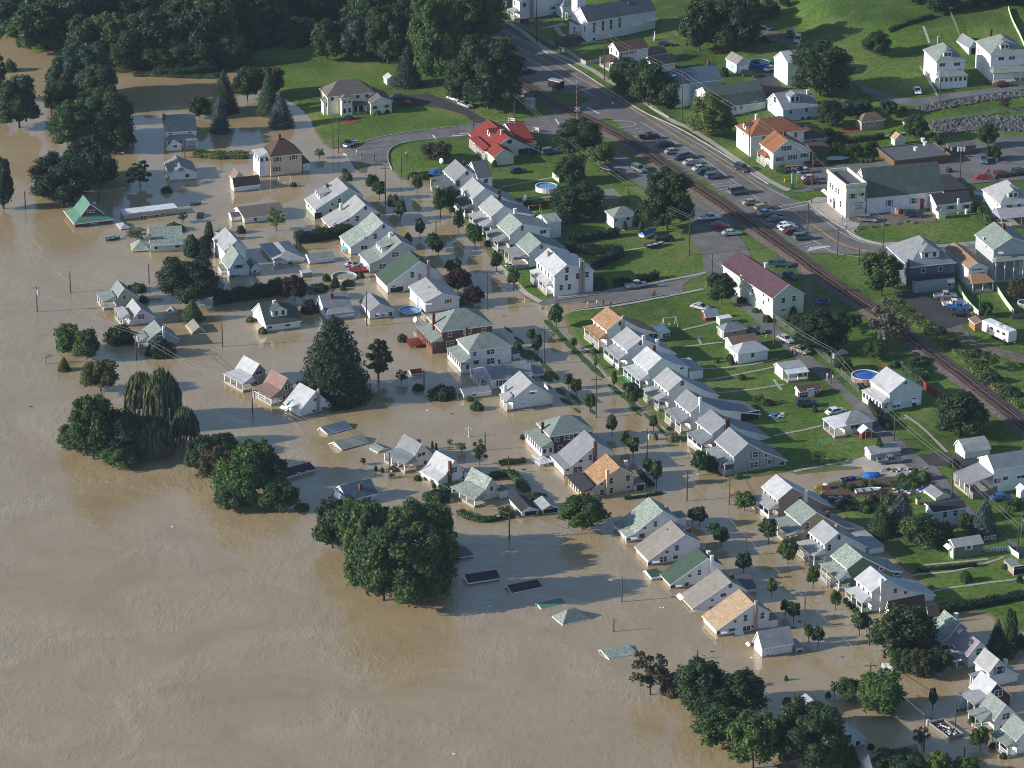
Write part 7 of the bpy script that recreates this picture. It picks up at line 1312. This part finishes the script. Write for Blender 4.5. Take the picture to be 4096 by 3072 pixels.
fence(pl('z','1245,190 1400,340 1520,470 1700,440 1845,380'),1.6,M_OLDW,'weathered grey board fence around the covered terrace','panel'); fence(pl('z','1675,1030 1830,1005'),1.1,M_WH,'white picket fence right of the green shed','picket')
fence(pl('z','1685,1170 1870,1165 1990,1150'),1.1,M_WH,'white picket fence running from green shed to alley','picket'); fence(pl('z','1990,1155 2060,1210 2140,1265'),1.2,M_WH,'white fence beside the alley carport','panel')
fence(pl('i','862,462 885,475'),.9,M_WH,'short white picket fence left of green house gate','picket',r=.07); fence(pl('i','895,478 950,540'),.9,M_WH,'white picket fence in water before the green house','picket',r=.07)
fence(pl('b','1205,1360 1355,1335'),1.6,plain('red_boards',(.2,.03,.03)),'dark red board fence behind the shaded lawn','panel'); fence(pl('y','1600,420 1760,400 1900,380'),.9,M_FG,'thin mesh fence beside the service road','mesh')
fence(pl('c','1625,810 1850,765 2100,728 2212,735'),1.3,M_FG,'mesh fence along the top of the lower stone bank','mesh'); fence(pl('c','1620,670 1800,638 2212,582'),.6,plain('white_rail',(.6,.6,.58)),'white guard rail along the upper road','wall')
fence(pl('c','1735,100 1790,230 1830,330'),1.2,M_OLDW,'old wire fence down the hillside meadow','mesh'); fence(pl('c','2110,60 2150,170 2212,300'),1.0,M_PALEF,'pale fence on the hillside at the right edge','panel')
fence(pl('k','850,440 920,505'),1.0,M_FG,'green mesh fence corner standing in the flood','mesh'); fence(pl('i','1765,1352 1860,1330'),.6,M_BLACK,'black rail fence in water by the utility pole','picket')
fence(pl('d','968,330 1055,325'),.5,plain('rust_rail',(.25,.08,.05)),'rusty red rail just above water left of shed','picket'); fence(pl('f','2130,410 2212,395'),1,M_OLDW,'grey board fence below the round edge pool','panel')
# decks and porches by the water
def deck(t, x0, y0, x1, y1, d, z, m_, phrase, rail=True):
    a = G(t, x0, y0); b = G(t, x1, y1); ang = math.atan2(b[1]-a[1], b[0]-a[0]); L_ = math.hypot(b[0]-a[0], b[1]-a[1]); r = empty('deck', (a[0],a[1],max(a[2],0)), ang); tag(r, phrase, 'deck')
    MB().box(0,0,z-.15,L_,d,z).obj('deck_floor', m_, r); f = MB(); k = int(L_/.3)
    for i in range(k+1): f.box(i*L_/k-.04,-.03,-.4,i*L_/k+.04,.03,z+.95)
    for i in range(int(d/.3)): f.box(-.03,i*.3,0,.03,i*.3+.06,z+.95)
    f.box(0,-.06,z+.9,L_,.05,z+1.0).box(-.06,0,z+.9,.05,d,z+1.0)
    if rail: f.obj('railing', m_, r)
    return r
M_RWOOD = plain('red_wood',(.26,.05,.035)); deck('e',452,600,545,590,4.5,.7,M_RWOOD,'red wooden deck behind the brick house'); deck('e',1285,1368,1365,1350,3.5,.6,M_WH,'white railed deck beside the red chimney house'); deck('o',1820,880,2120,850,3.0,3.2,plain('tan_wood',(.3,.2,.12)),'tan wooden balcony of the sage roofed house')
deck('m',700,1400,900,1380,3.0,.5,M_RWOOD,'red deck crowded with furniture by ring pool'); deck('f',680,825,820,800,2.4,.4,plain('sand_wood',(.4,.32,.22)),'sand coloured deck of the little awning house',rail=False); deck('f',960,1170,1045,1160,3.4,.25,plain('brick_red',(.35,.14,.10)),'red patio under the flat roof by the alley',rail=False)
# boulders of the two embankments
M_ROCK = mat('embankment_rock', (.10,.10,.098), .9, .35, .9, (3,.2), .3, 5)
def rocks(name, pts, wdt, n, s, phrase, lo=True):
    C = path_pts(pts, 1.0); mb = MB()
    for _ in range(n):
        i = int(rng.integers(len(C)-1)); c = C[i]; t = tang(C, i); nn = np.array([-t[1], t[0]]); q = c+nn*rng.uniform(-wdt/2,wdt/2)+t*rng.uniform(-.6,.6); z = hz(*q); r = s*rng.uniform(.5,1.3)
        v = ICO[0]*np.array([rng.uniform(.7,1.3),rng.uniform(.7,1.2),rng.uniform(.5,.9)])*r*(1+rng.uniform(-.18,.18,(len(ICO[0]),1))); a = rng.uniform(0,6.28); v = np.stack([v[:,0]*math.cos(a)-v[:,1]*math.sin(a), v[:,0]*math.sin(a)+v[:,1]*math.cos(a), v[:,2]],1)+np.array([q[0],q[1],z+.15*r])
        mb.add(v.tolist(), ICO[1])
    o = mb.obj(name, M_ROCK); return tag(o, phrase, None, None, 'stuff')
rocks('rock_embankment', pl('c','1535,712 1640,695 1800,668 2000,635 2250,600'), 3.2, 560, .5, 'loose grey boulders on the slope below the upper road')
rocks('rock_embankment', pl('c','1640,840 1760,815 1900,800 2050,800 2250,815'), 8.0, 1300, .48, 'bank of loose grey boulders above the bank car park')
BG = 'boulders on the hall lawn'
for x, y in ((460,895),(605,875),(735,855),(860,838),(965,815),(1045,830)):
    g = G('y', x, y); o = MB().add((ICO[0]*np.array([.8,.5,.5])*(1+rng.uniform(-.1,.1,(len(ICO[0]),1)))).tolist(), ICO[1]).obj('boulder', M_ROCK); o.location = g; auto(o, 'grey boulder', 'boulder', BG)
# small things: helper for compact multi-box objects
def thing(name, t, x, y, parts, label, cat, rz=0.0, group=None, au=False, s=1.0, dz=0.0):
    g = G(t, x, y); r = empty(name, (g[0],g[1],g[2]+dz), R(rz), (s,s,s))
    parts = [(nm, m_, [q]) for nm, m_, pr in parts if nm in ('leg','post','seat','gas') for q in pr]+[z for z in parts if z[0] not in ('leg','post','seat','gas')]
    for nm, m_, prims in parts:
        mb = MB()
        for p in prims:
            if p[0] == 'b': mb.box(*p[1:])
            elif p[0] == 'c': mb.cyl(p[1:4], p[4:7], p[7], p[8] if len(p) > 8 else None, 10)
            elif p[0] == 's': mb.add((ICO[0]*np.array(p[4:7])+np.array(p[1:4])).tolist(), ICO[1])
        mb.obj(nm, m_, r)
    if au: auto(r, label, cat, group)
    else: tag(r, label, cat, group)
    return r
M_YP = plain('yellow_sign',(.65,.42,.03),.5); M_SR = plain('sign_red',(.5,.03,.03),.5); M_ORG = plain('orange_plastic',(.7,.18,.03),.5); M_BP = plain('blue_plastic',(.03,.16,.5),.4); M_GP = plain('green_plastic',(.03,.3,.2),.5)
def text(s, size, m_, parent, loc, rot, ext=.01, bold=0, name='lettering'):
    c = bpy.data.curves.new(name, 'FONT'); c.body = s; c.size = size; c.extrude = ext; c.offset = bold; c.align_x = 'CENTER'; c.align_y = 'CENTER'; o = bpy.data.objects.new(name, c); COL.objects.link(o); o.data.materials.append(m_)
    o.parent = parent; o.location = loc; o.rotation_euler = rot
    bpy.context.view_layer.update(); me = bpy.data.meshes.new_from_object(o.evaluated_get(bpy.context.evaluated_depsgraph_get())); o2 = bpy.data.objects.new(name, me); COL.objects.link(o2); o2.parent = parent; o2.location = loc; o2.rotation_euler = rot; bpy.data.objects.remove(o); return o2
def sign_oct(t, x, y, label):
    th = thing('stop_sign', t, x, y, [('post', M_METAL, [('c',0,0,-.2,0,0,2.3,.05)])], label, 'sign'); o = MB(); o.cyl((0,-.04,2.5),(0,-.01,2.5),.38,n=8); o.obj('sign_plate', M_SR, th); text('STOP', .24, M_WH, th, (0,-.06,2.5), (math.pi/2,0,0))
sign_oct('e',1304,405,'red stop sign at the flooded corner of grass'); sign_oct('t',1392,180,'red stop sign standing in the flooded junction'); sign_oct('f',150,212,'red stop sign by the side street at the lawn corner'); sign_oct('i',311,-25+1 if 0 else 5,'red stop sign in water near brown stone house') if 0 else None
for t_, x, y, l_ in (('e',1152,240,'yellow diamond sign beside the corner house'),('b',452,1215,'yellow diamond sign in the flood by the dark shrubs')):
    th = thing('warning_sign', t_, x, y, [('post', M_METAL, [('c',0,0,-.2,0,0,2.2,.05)])], l_, 'sign'); MB().add([(0,-.05,1.75),(.45,-.05,2.2),(0,-.05,2.65),(-.45,-.05,2.2),(0,-.02,1.75),(.45,-.02,2.2),(0,-.02,2.65),(-.45,-.02,2.2)],[(0,1,2,3),(7,6,5,4),(0,4,5,1),(1,5,6,2),(2,6,7,3),(3,7,4,0)]).obj('sign_plate', M_YP, th)
th = thing('road_sign', 'f', 1163, 125, [('post', M_METAL, [('c',0,0,-.2,0,0,2.2,.05)])], 'back of a grey diamond sign by the roadside tree', 'sign'); MB().add([(0,-.05,1.7),(.5,-.05,2.2),(0,-.05,2.7),(-.5,-.05,2.2),(0,-.02,1.7),(.5,-.02,2.2),(0,-.02,2.7),(-.5,-.02,2.2)],[(0,1,2,3),(7,6,5,4),(0,4,5,1),(1,5,6,2),(2,6,7,3),(3,7,4,0)]).obj('sign_plate', M_FG, th)
# bank sign board on two posts, with its dark blue panel
pn_ = thing('bank_sign', 'c', 728, 1190, [('post', M_WH, [('b',-.9,-.12,0,-.7,.12,3.4),('b',.4,-.12,0,.6,.12,3.4)]),('sign_panel', plain('sign_blue',(.015,.03,.12),.4), [('b',-2.6,-.22,3.4,1.9,.22,4.7)]),('orange_edge', M_ORG, [('b',-2.6,-.2,4.71,1.9,.2,4.85)])], 'dark blue bank sign on posts beside green cottage', 'sign', rz=12)
text('PNC', 1.05, M_WH, pn_, (-.2,-.25,4.05), (math.pi/2,0,0), bold=.02); MB().cyl((-1.9,-.24,4.05),(-1.9,-.2,4.05),.34,n=10).obj('emblem', M_ORG, pn_)
# level crossing gate with signal and crossbuck
cg = thing('crossing_gate', 'x', 965, 1345, [('mast', M_METAL, [('c',0,0,0,0,0,4.2,.09),('b',-.4,-.3,0,.4,.3,.9)]),('signal_lamp', M_BLACK, [('c',-.75,-.35,2.6,-.75,-.1,2.6,.32),('c',.75,-.35,2.6,.75,-.1,2.6,.32),('b',-.8,-.1,2.52,.8,.05,2.68)]),('gate_arm', M_WH, [('b',-.25,.08,1.0,-.19,.14,12.5)]),('red_band', M_SR, [('b',-.26,.07,z,-.18,.15,z+.6) for z in np.arange(3.0,12.2,1.4)])], 'raised red and white level crossing gate with crossbuck', 'crossing gate')
xb = MB()
for s in (-1,1): xb.add([(-.75,-.12,3.5-s*.55-.1),(.75,-.12,3.5+s*.55-.1),(.75,-.12,3.5+s*.55+.1),(-.75,-.12,3.5-s*.55+.1),(-.75,-.1,3.5-s*.55-.1),(.75,-.1,3.5+s*.55-.1),(.75,-.1,3.5+s*.55+.1),(-.75,-.1,3.5-s*.55+.1)],[(0,1,2,3),(7,6,5,4),(3,2,6,7),(0,4,5,1)])
xb.obj('crossbuck', M_WH, cg)
thing('signal_cabinet','x',440,1195,[('cabinet',M_METAL,[('b',-1.3,-1.0,0,1.3,1.0,2.5)]),('lid',M_ALU,[('b',-1.4,-1.1,2.5,1.4,1.1,2.62)]),('door',plain('pale_grey',(.5,.52,.54),.4),[('b',.1,-1.04,.3,1.1,-1.0,2.3)])],'grey metal signal cabinet beside the railway','cabinet',rz=15)
for x, y, l_ in ((242,1355,'white barricade on the side road, left one'),(512,1460,'white barricade on the side road, right one')):
    thing('road_barrier','x',x,y,[('rail',M_WH,[('b',-1,-.05,.5,1,.05,.75),('b',-1,-.05,.95,1,.05,1.25)]),('leg',M_WH,[('b',-.9,-.3,0,-.8,.3,1.3),('b',.8,-.3,0,.9,.3,1.3)])],l_,'barrier',rz=-25)
# church: cross on the gable, statue shrine, round steps
thing('statue','x',1822,445,[('figure',M_WH,[('c',0,0,.6,0,0,2.2,.28,.16),('s',0,0,2.4,.2,.2,.22)]),('plinth',M_STONE,[('c',0,0,-.2,0,0,.6,.5)])],'white statue on the lawn right of the church','statue')
st_ = thing('church_steps','x',915,455,[('step',mat('dark_steps',(.07,.065,.065),.8,.1),[('c',0,0,-.2,0,0,.3*k,5.6-k*.75) for k in range(1,6)])],'dark rounded steps before the white church door','steps')
thing('church_sign','x',380,285,[('board',plain('maroon_board',(.10,.03,.03)),[('b',-1.3,-.1,.9,1.3,.1,2.1)]),('post',M_WOOD,[('b',-1.2,-.06,0,-1.05,.06,.9),('b',1.05,-.06,0,1.2,.06,.9)])],'small maroon sign board left of church lawn','sign',rz=15)
for x, y in ((720,445),(808,510)): thing('lawn_lamp','x',x,y,[('post',M_BLACK,[('c',0,0,0,0,0,3,.06)]),('lamp_globe',M_WH,[('s',0,0,3.15,.2,.2,.22)])],'black lamp post on church lawn','lamp',au=True,group='lamp posts on the church lawn')
# hall sign
SG = [o for o in COL.objects if o.name.startswith('hall')][0]
hb = [b for b in [SG]]
def wall_sign(t, x, y, lines, w_, h_, root, a, label, back=M_WH, ink=M_SR, sizes=None, face='R', yb=None, Nx=None):
    """flat board fixed on the right-hand wall plane that passes through the block corner Nx"""
    gN = hit(*S(t, Nx, yb)); an = R(a); ex = np.array([math.cos(an), math.sin(an), 0]); ey = np.array([-math.sin(an), math.cos(an), 0]); nrm = -ey if face == 'R' else -ex
    P = plane_px(*S(t, x, y), gN+(ey*.18 if face == 'R' else ex*.28), nrm); r = empty('wall_sign', P+nrm*.06, an if face == 'R' else an-math.pi/2); tag(r, label, 'sign')
    MB().box(-w_/2,-.05,-h_/2,w_/2,0,h_/2).obj('board', back, r)
    for i, (s, sz, m_) in enumerate(lines): text(s, sz, m_, r, (0,-.07,h_/2-h_*(i+.5)/len(lines)), (math.pi/2,0,0), bold=.006)
    return r
wall_sign('y',462,640,[('THREE POINT',.52,M_SR),('PIZZA',.66,plain('ink_blue',(.02,.03,.12))),('542-2022',.55,plain('ink_blue',(.02,.03,.12)))],3.7,2.0,None,18,'white pizza sign with red and blue lettering on grey wall',yb=780,Nx=325)
wall_sign('y',203,390,[('PARRISH',.5,plain('ink_brown',(.25,.12,.06)))],4.6,.9,None,18,'painted name panel on the cream hall facade',back=plain('cream_panel',(.66,.62,.5)),face='L',yb=780,Nx=325)
# tanks, bins and small yard things
for x in (818,851): thing('gas_tank','y',x,728,[('tank',M_WH,[('c',0,0,.1,0,0,1.6,.5),('s',0,0,1.6,.5,.5,.25)]),('cap',M_METAL,[('c',0,0,1.8,0,0,2.0,.15)])],'white upright gas tank','tank',au=True,group='gas tanks behind the hall')
for x, m_, c_ in ((880,M_ORG,'orange'),(915,M_BLACK,'black'),(945,plain('dark_blue_bin',(.02,.05,.12)),'dark blue')): thing('drum','y',x,732,[('drum',m_,[('c',0,0,0,0,0,1.1,.38)]),('lid',m_,[('c',0,0,1.1,0,0,1.16,.42)])],c_+' drum in the row beside gas tanks','drum')
thing('gas_tank','y',1600,740,[('tank',M_WH,[('c',0,0,.1,0,0,1.3,.4),('s',0,0,1.3,.4,.4,.2)]),('cap',M_METAL,[('c',0,0,1.45,0,0,1.6,.12)])],'single white gas tank by the low hall annex','tank')
for x, y, k in ((1115,20,0),(1137,60,1),(1038,115,2)):
    g = hit(*S('y',x,y+35)); r = empty('roof_vent_unit', (g[0],g[1]-4.5,hz(g[0],g[1])+3.9)); MB().cyl((0,0,0),(0,0,.7),.45,n=12).obj('vent_body', M_WH, r); MB().cyl((0,0,.7),(0,0,.85),.6,n=12).obj('vent_cap', M_WH, r); tag(r, ('farthest','middle','nearest')[k]+' of three white vents on the flat bank roof', 'vent')
for t_, x, y, l_ in (('b',650,1082,'satellite dish on lawn behind the first east row house'),('b',1190,1325,'pale satellite dish on the shaded lawn'),('q',75,385,'satellite dish left of the red brick house')):
    thing('satellite_dish',t_,x,y,[('post',M_METAL,[('c',0,0,-.3,0,0,1.6,.05)]),('dish',M_WH,[('c',0,-.1,1.7,-.25,-.3,1.8,.75,.7)])],l_,'dish')
def swing(t, x, y, m_, label, rz=20, s=1.0): thing('swing_set',t,x,y,[('top_bar',m_,[('c',-1.6,0,2.2,1.6,0,2.2,.06)]),('leg',m_,[('c',a,0,2.2,a,b,0,.05) for a in (-1.6,1.6) for b in (-1,1)]),('seat',m_,[('b',-.3,-.2,.5,.3,.2,.56)])],label,'swing set',rz,s=s)
swing('v',990,290,M_WH,'white metal swing set on the lawn by the east row'); swing('b',1250,1385,plain('beige_plastic',(.5,.46,.38)),'beige swing frame beside the red fence'); swing('a',1845,1195,M_WH,'white swing frame in flood beside the cream house'); swing('f',925,1230,M_GP,'green slide on lawn below the patio bungalow',40,.9)
thing('clothes_airer','v',1320,465,[('post',M_METAL,[('c',0,0,0,0,0,2,.05)]),('arms',M_METAL,[('b',-1.5,-.04,1.95,1.5,.04,2.02),('b',-.04,-1.5,1.95,.04,1.5,2.02),('b',-1.5,-1.5,1.93,1.5,-1.45,1.98),('b',-1.5,1.45,1.93,1.5,1.5,1.98)])],'round metal clothes airer on the back lawn','airer',s=.7)
for t_, x, y, l_ in (('u',1290,130,'bright blue tarp heap beside the flooded lane'),('b',612,1170,'crumpled blue tarp over the first porch'),('y',1870,770,'blue plastic heap beside the hipped house')):
    g = G(t_, x, y); v = ICO[0]*np.array([2.0,1.3,1.1])*(1+rng.uniform(-.2,.2,(len(ICO[0]),1))); v[:,2] = np.maximum(v[:,2], -.1); o = MB().add(v.tolist(), ICO[1]).obj('tarp', M_BLUE); o.location = g; tag(o, l_, 'tarp')
    if t_ == 'b': o.location.z += 2.2
def heap(t, x, y, n, w_, d_, label, pal):
    g = G(t, x, y); mb = MB()
    for _ in range(n):
        a, b, s = rng.uniform(-w_,w_), rng.uniform(-d_,d_), rng.uniform(.12,.5); k = int(rng.integers(len(pal)))
        if rng.uniform() < .5: mb.box(a,b,0,a+s*2,b+s*.6,s*rng.uniform(.3,1.2),k)
        else: mb.add((ICO[0]*np.array([s,s*.8,s*.5])+np.array([a,b,s*.3])).tolist(), ICO[1], k)
    o = mb.obj('debris_pile', pal); o.location = g; tag(o, label, None, None, 'stuff'); o['kind'] = 'stuff'
PAL = [M_WH, M_ALU, M_BLACK, M_WOOD, M_BP, plain('beige_plastic',(.5,.46,.38))]
heap('z',740,330,110,5,2.2,'scattered pale boards and sheets beside wooden shed',PAL); heap('z',580,75,60,5,1.0,'row of bags and scrap along the garden wall',PAL); heap('u',900,380,40,2.2,1.2,'scrap pile with white frame behind brown house',PAL); heap('f',600,1040,40,1.6,1.0,'blue and white toys scattered on the lawn',[M_BP,M_WH,M_BP,M_BLACK]); heap('m',720,1290,50,2.0,1.5,'garden furniture jumble by the grey house wall',PAL)
heap('b',1220,1360,6,.6,.5,'few pale toys under the swing frame',PAL); heap('f',560,960,20,2,1,'garden beds clutter beside olive bush',[M_WOOD,M_ORG,M_BLACK]); heap('n',1100,1400,60,2,2.0,'crowded belongings before the patched roof house',PAL)
for t_, x, y, l_ in (('u',678,262,'orange traffic cone beside the flooded lane, farther'),('u',736,322,'orange traffic cone beside the flooded lane, nearer')): thing('traffic_cone',t_,x,y,[('cone',M_ORG,[('c',0,0,0,0,0,.9,.25,.05)]),('base',M_BLACK,[('b',-.3,-.3,0,.3,.3,.05)])],l_,'cone')
thing('crate','u',782,262,[('crate',M_RWOOD,[('b',-.9,-.6,0,.9,.6,.9)]),('rubbish',M_WH,[('s',0,0,.95,.7,.45,.3)])],'red crate heaped with white rubbish at lane edge','crate')
thing('fire_hydrant','e',1187,298,[('body',M_YP,[('c',0,0,-.2,0,0,.7,.16),('s',0,0,.7,.17,.17,.15),('c',-.28,0,.45,.28,0,.45,.09)]),('cap',M_WH,[('c',0,0,.8,0,0,.9,.06)])],'pale yellow fire hydrant at the flooded kerb','hydrant')
thing('mailbox','c',662,1178,[('body',M_YP,[('c',0,0,0,0,0,.8,.16)]),('cap',M_YP,[('s',0,0,.8,.17,.17,.12)])],'small yellow hydrant on the bank lawn','hydrant')
thing('letter_box','c',713,1222,[('box',plain('mail_blue',(.03,.07,.2)),[('b',-.35,-.3,.2,.35,.3,1.3)]),('leg',M_BLACK,[('b',-.3,-.25,0,-.2,.25,.2),('b',.2,-.25,0,.3,.25,.2)])],'dark blue letter box at the highway corner','letter box')
thing('clothes_pole','s',1690,362,[('post',M_PALEF,[('c',0,0,-.3,0,0,3.3,.14),('s',0,0,.2,.4,.4,.35),('s',0,0,1.5,.25,.25,.25)]),('arms',M_PALEF,[('b',-1.0,-.08,2.9,1.0,.08,3.1),('s',-1,0,3,.25,.25,.25),('s',1,0,3,.25,.25,.25),('s',0,0,3.5,.3,.3,.25)])],'pale green ornamental lamp standard in open water','lamp',s=.62)
for t_, x, y, l_ in (('i',1035,1010,'thin blue street name sign in open water'),('q',1155,365,'small blue name sign standing in the flooded street'),('b',785,1240,'dark name plate in the flood below the barrier') ): thing('name_sign',t_,x,y,[('post',M_METAL,[('c',0,0,-.3,0,0,2.3,.04)]),('plate',M_BP,[('b',-.35,-.03,2.2,.35,.03,2.4)])],l_,'sign')
fl = thing('flag','z',2165,1065,[('pole',M_METAL,[('c',0,0,0,0,0,6.6,.05)]),('cloth',M_SR,[('b',.05,-.02,5.0,.75,.02,6.3)]),('stripes',M_WH,[('b',.04,-.03,5.15+.3*k,.76,.03,5.28+.3*k) for k in range(4)]),('canton',plain('flag_blue',(.02,.03,.2)),[('b',.03,-.04,5.75,.4,.04,6.31)])],'striped flag on pole at the right edge','flag')
thing('bench','z',915,1135,[('seat',M_OLDW,[('b',-1.1,-.25,.42,1.1,.25,.5)]),('backrest',M_OLDW,[('b',-1.1,.2,.55,1.1,.28,1.0)]),('leg',M_OLDW,[('b',-1,-.25,0,-.9,.25,.42),('b',.9,-.25,0,1,.25,.42)])],'pale garden bench under the big garden tree','bench')
thing('picnic_table','w',500,845,[('top',M_RWOOD,[('b',-1.1,-.45,.7,1.1,.45,.78)]),('seat',M_RWOOD,[('b',-1.1,-.9,.42,1.1,-.65,.48),('b',-1.1,.65,.42,1.1,.9,.48)]),('leg',M_RWOOD,[('b',-.9,-.7,0,-.8,.7,.7),('b',.8,-.7,0,.9,.7,.7)])],'red picnic table under the big tree','table')
# people
def person_mesh(pose):
    me = bpy.data.meshes.new('person'); w2 = pose
    V = [(0,0,.95),(0,0,1.2),(0,0,1.42),(0,0,1.52),(0,.01,1.63),(0,0,1.73), (.09,0,.88),(.11,.06*w2,.48),(.12,-.05*w2,.08),(.12,-.17,.04), (-.09,0,.88),(-.11,-.10*w2,.48),(-.12,-.02,.08),(-.12,-.14,.04), (.19,0,1.40),(.25,.02,1.13),(.24,-.08,.88),(-.19,0,1.40),(-.25,.02,1.13),(-.22,-.12,.90)]
    E = [(0,1),(1,2),(2,3),(3,4),(4,5),(0,6),(6,7),(7,8),(8,9),(0,10),(10,11),(11,12),(12,13),(2,14),(14,15),(15,16),(2,17),(17,18),(18,19)]
    Rd = [.15,.14,.15,.065,.105,.09,.10,.075,.05,.045,.10,.075,.05,.045,.06,.047,.035,.06,.047,.035]
    me.from_pydata(V, E, []); o = bpy.data.objects.new('person', me); COL.objects.link(o); sk = o.modifiers.new('skin','SKIN'); ss = o.modifiers.new('sub','SUBSURF'); ss.levels = ss.render_levels = 1
    for i, r in enumerate(Rd): me.skin_vertices[0].data[i].radius = (r, r*.75 if i < 3 else r)
    me.skin_vertices[0].data[0].use_root = True; bpy.context.view_layer.update()
    m2 = bpy.data.meshes.new_from_object(o.evaluated_get(bpy.context.evaluated_depsgraph_get())); bpy.data.objects.remove(o); return m2
M_SKIN = plain('skin',(.45,.27,.19),.6); PM = [person_mesh(1.0), person_mesh(.2)]; CL = {}
def cloth(name, c): return plain('cloth_'+name, c, .85)
CC = dict(red=(.4,.04,.05), white=(.7,.7,.7), blue=(.05,.12,.4), black=(.03,.03,.03), yellow=(.6,.45,.05), denim=(.07,.11,.2), khaki=(.35,.3,.2), grey=(.3,.3,.3), pink=(.5,.1,.15))
def person(t, x, y, shirt, pants, label, rz=0, var=0):
    me = PM[var].copy(); 
    for m_ in (M_SKIN, cloth(shirt, CC[shirt]), cloth(pants, CC[pants]), plain('hair_dark',(.04,.03,.02))): me.materials.append(m_)
    for p in me.polygons:
        c = p.center; p.use_smooth = True
        p.material_index = 3 if (c.z > 1.66 or (c.z > 1.56 and c.y > .03)) else 0 if (c.z > 1.47 or (abs(c.x) > .19 and c.z < 1.2)) else 1 if c.z > .93 else 2
    o = bpy.data.objects.new('person', me); COL.objects.link(o); g = G(t, x, y); o.location = (g[0],g[1],g[2]+.04); o.rotation_euler = (0,0,R(rz)); tag(o, label, 'person'); return o
for a_ in (('b',128,1030,'blue','khaki','person in blue top at the water edge'),('b',100,1010,'white','grey','person in pale clothes left of blue top walker'),('b',212,1052,'red','denim','person in red top standing on the wet road',40,1),('b',225,1055,'blue','denim','person in dark blue close beside red top',-30,1),('b',212,1040,'black','black','child in dark clothes behind red top person',0),
  ('b',421,1022,'white','black','person in white shirt alone on the lawn',20),('x',1175,1205,'pink','black','cyclist like person in pink top on highway'),('x',1355,1190,'white','denim','person in white top on the highway centre'),('x',782,592,'black','black','person in black by the church wall',30),
  ('e',1597,338,'yellow','khaki','person in yellow top at the flooded kerb'),('e',1656,328,'white','khaki','person in pale top near the kerb'),('e',1695,325,'black','black','tall person in black on the side street'),('v',338,88,'black','denim','person in black behind the orange roofed house'),('e',2016,265,'red','black','small person in red on the side street'),('e',2028,268,'black','black','person in black beside small red one'),
  ('f',545,550,'khaki','khaki','person in khaki walking in the alley by parked cars'),('f',712,640,'red','black','person in red by the tan car'),('f',728,645,'blue','khaki','person in blue leaning near tan car'),('f',938,802,'white','white','person in white beside the alley pole'),('f',972,815,'white','khaki','person in white top right of the alley pole'),
  ('y',285,808,'white','khaki','person in white walking before the hall'),('y',328,890,'white','red','person in white top and red trousers at kerb'),('y',1818,318,'red','denim','person in red behind the red car'),('y',1840,315,'khaki','grey','person in khaki right of red topped one'),('y',1925,205,'blue','denim','person in blue beside car park tree'),('x',800,590,'white','khaki','person in white at the church wall corner',0,1)): person(*a_)
# litter floating on the water
FG_ = 'small pale pieces floating on the flood'
for t_, x, y in (('g',1117,97),('h',730,1568),('e',560,1000),('e',715,1022),('d',200,978),('h',2068,622),('h',2088,618),('i',757,710),('i',717,752),('e',1180,1384),('h',1225,202),('h',960,612),('i',450,945),('b',660,1487),('i',190,1300 if 0 else 905)):
    g = G(t_, x, y); o = MB().add((ICO[0]*np.array([rng.uniform(.2,.5),rng.uniform(.12,.25),.1])).tolist(), ICO[1]).obj('floating_debris', M_WH if rng.uniform() < .7 else M_BLACK); o.location = (g[0],g[1],.05); auto(o, 'small floating scrap', 'debris', FG_)
# ---------------------------------------------------------------- finish the labels: what each thing stands beside
def short(lbl):
    w_ = lbl.split(); return ' '.join(w_[:8])
SH = {}
for a in ANCH:
    w_ = a[0].split(); n = min(len(w_), 5)
    while n < len(w_) and sum(1 for b in ANCH if b[0].split()[:n] == w_[:n]) > 1: n += 1
    SH[a[0]] = w_
def cut(words, n):
    w2 = words[:n]
    while w2 and w2[-1].lower().strip(',') in ('with','and','of','in','by','the','on','its','a','at','from','to','beside','behind','near','long','dark','white','plain','pale','two','green','black','small','broad','tall','wide','mottled','speckled','sage','brown','blue','grey','large','farthest','middle','front','before','under','between','against'): w2 = w2[:-1]
    return w2
groups = {}
for o, ph in AUTO:
    p = np.array(o.matrix_world.translation) if o.parent is None and o.matrix_world.translation.length > 0 else np.array(o.location)
    p = np.array(o.location); X, Y = proj(p)
    d = sorted(((((a[1]-X)**2+(1.3*(a[2]-Y))**2)**.5), a) for a in ANCH if True)[0][1] if ANCH else None
    dx, dy = X-d[1], Y-d[2]
    rel = ('right of' if dx > 0 else 'left of') if abs(dx) > abs(dy) else ('in front of' if dy > 0 else 'behind')
    groups.setdefault((ph, rel, d[0]), []).append((math.hypot(dx, dy), o))
ORD = ['nearest','second nearest','third nearest','fourth nearest','fifth nearest','sixth nearest','seventh nearest','eighth nearest','ninth nearest','tenth nearest']
for (ph, rel, an), L_ in groups.items():
    L_.sort(key=lambda q: q[0])
    for i, (_, o) in enumerate(L_):
        base = ph.split(); pre = (ORD[min(i,9)].split() if len(L_) > 1 else []); rw = rel.split()+['the']
        room = 16-len(base)-len(pre)-len(rw); aw = cut(an.split(), room) if len(an.split()) > room else an.split()
        o['label'] = ' '.join(pre+base+rw+aw)
seen = {}
for o in SC.objects:
    if o.parent is None and 'label' in o and 'group' not in o: seen.setdefault(o['label'], []).append(o.name)
for k, v in seen.items():
    if len(v) > 1: print('DUP', k, v)
for me in list(bpy.data.meshes):
    if me.users == 0: bpy.data.meshes.remove(me)
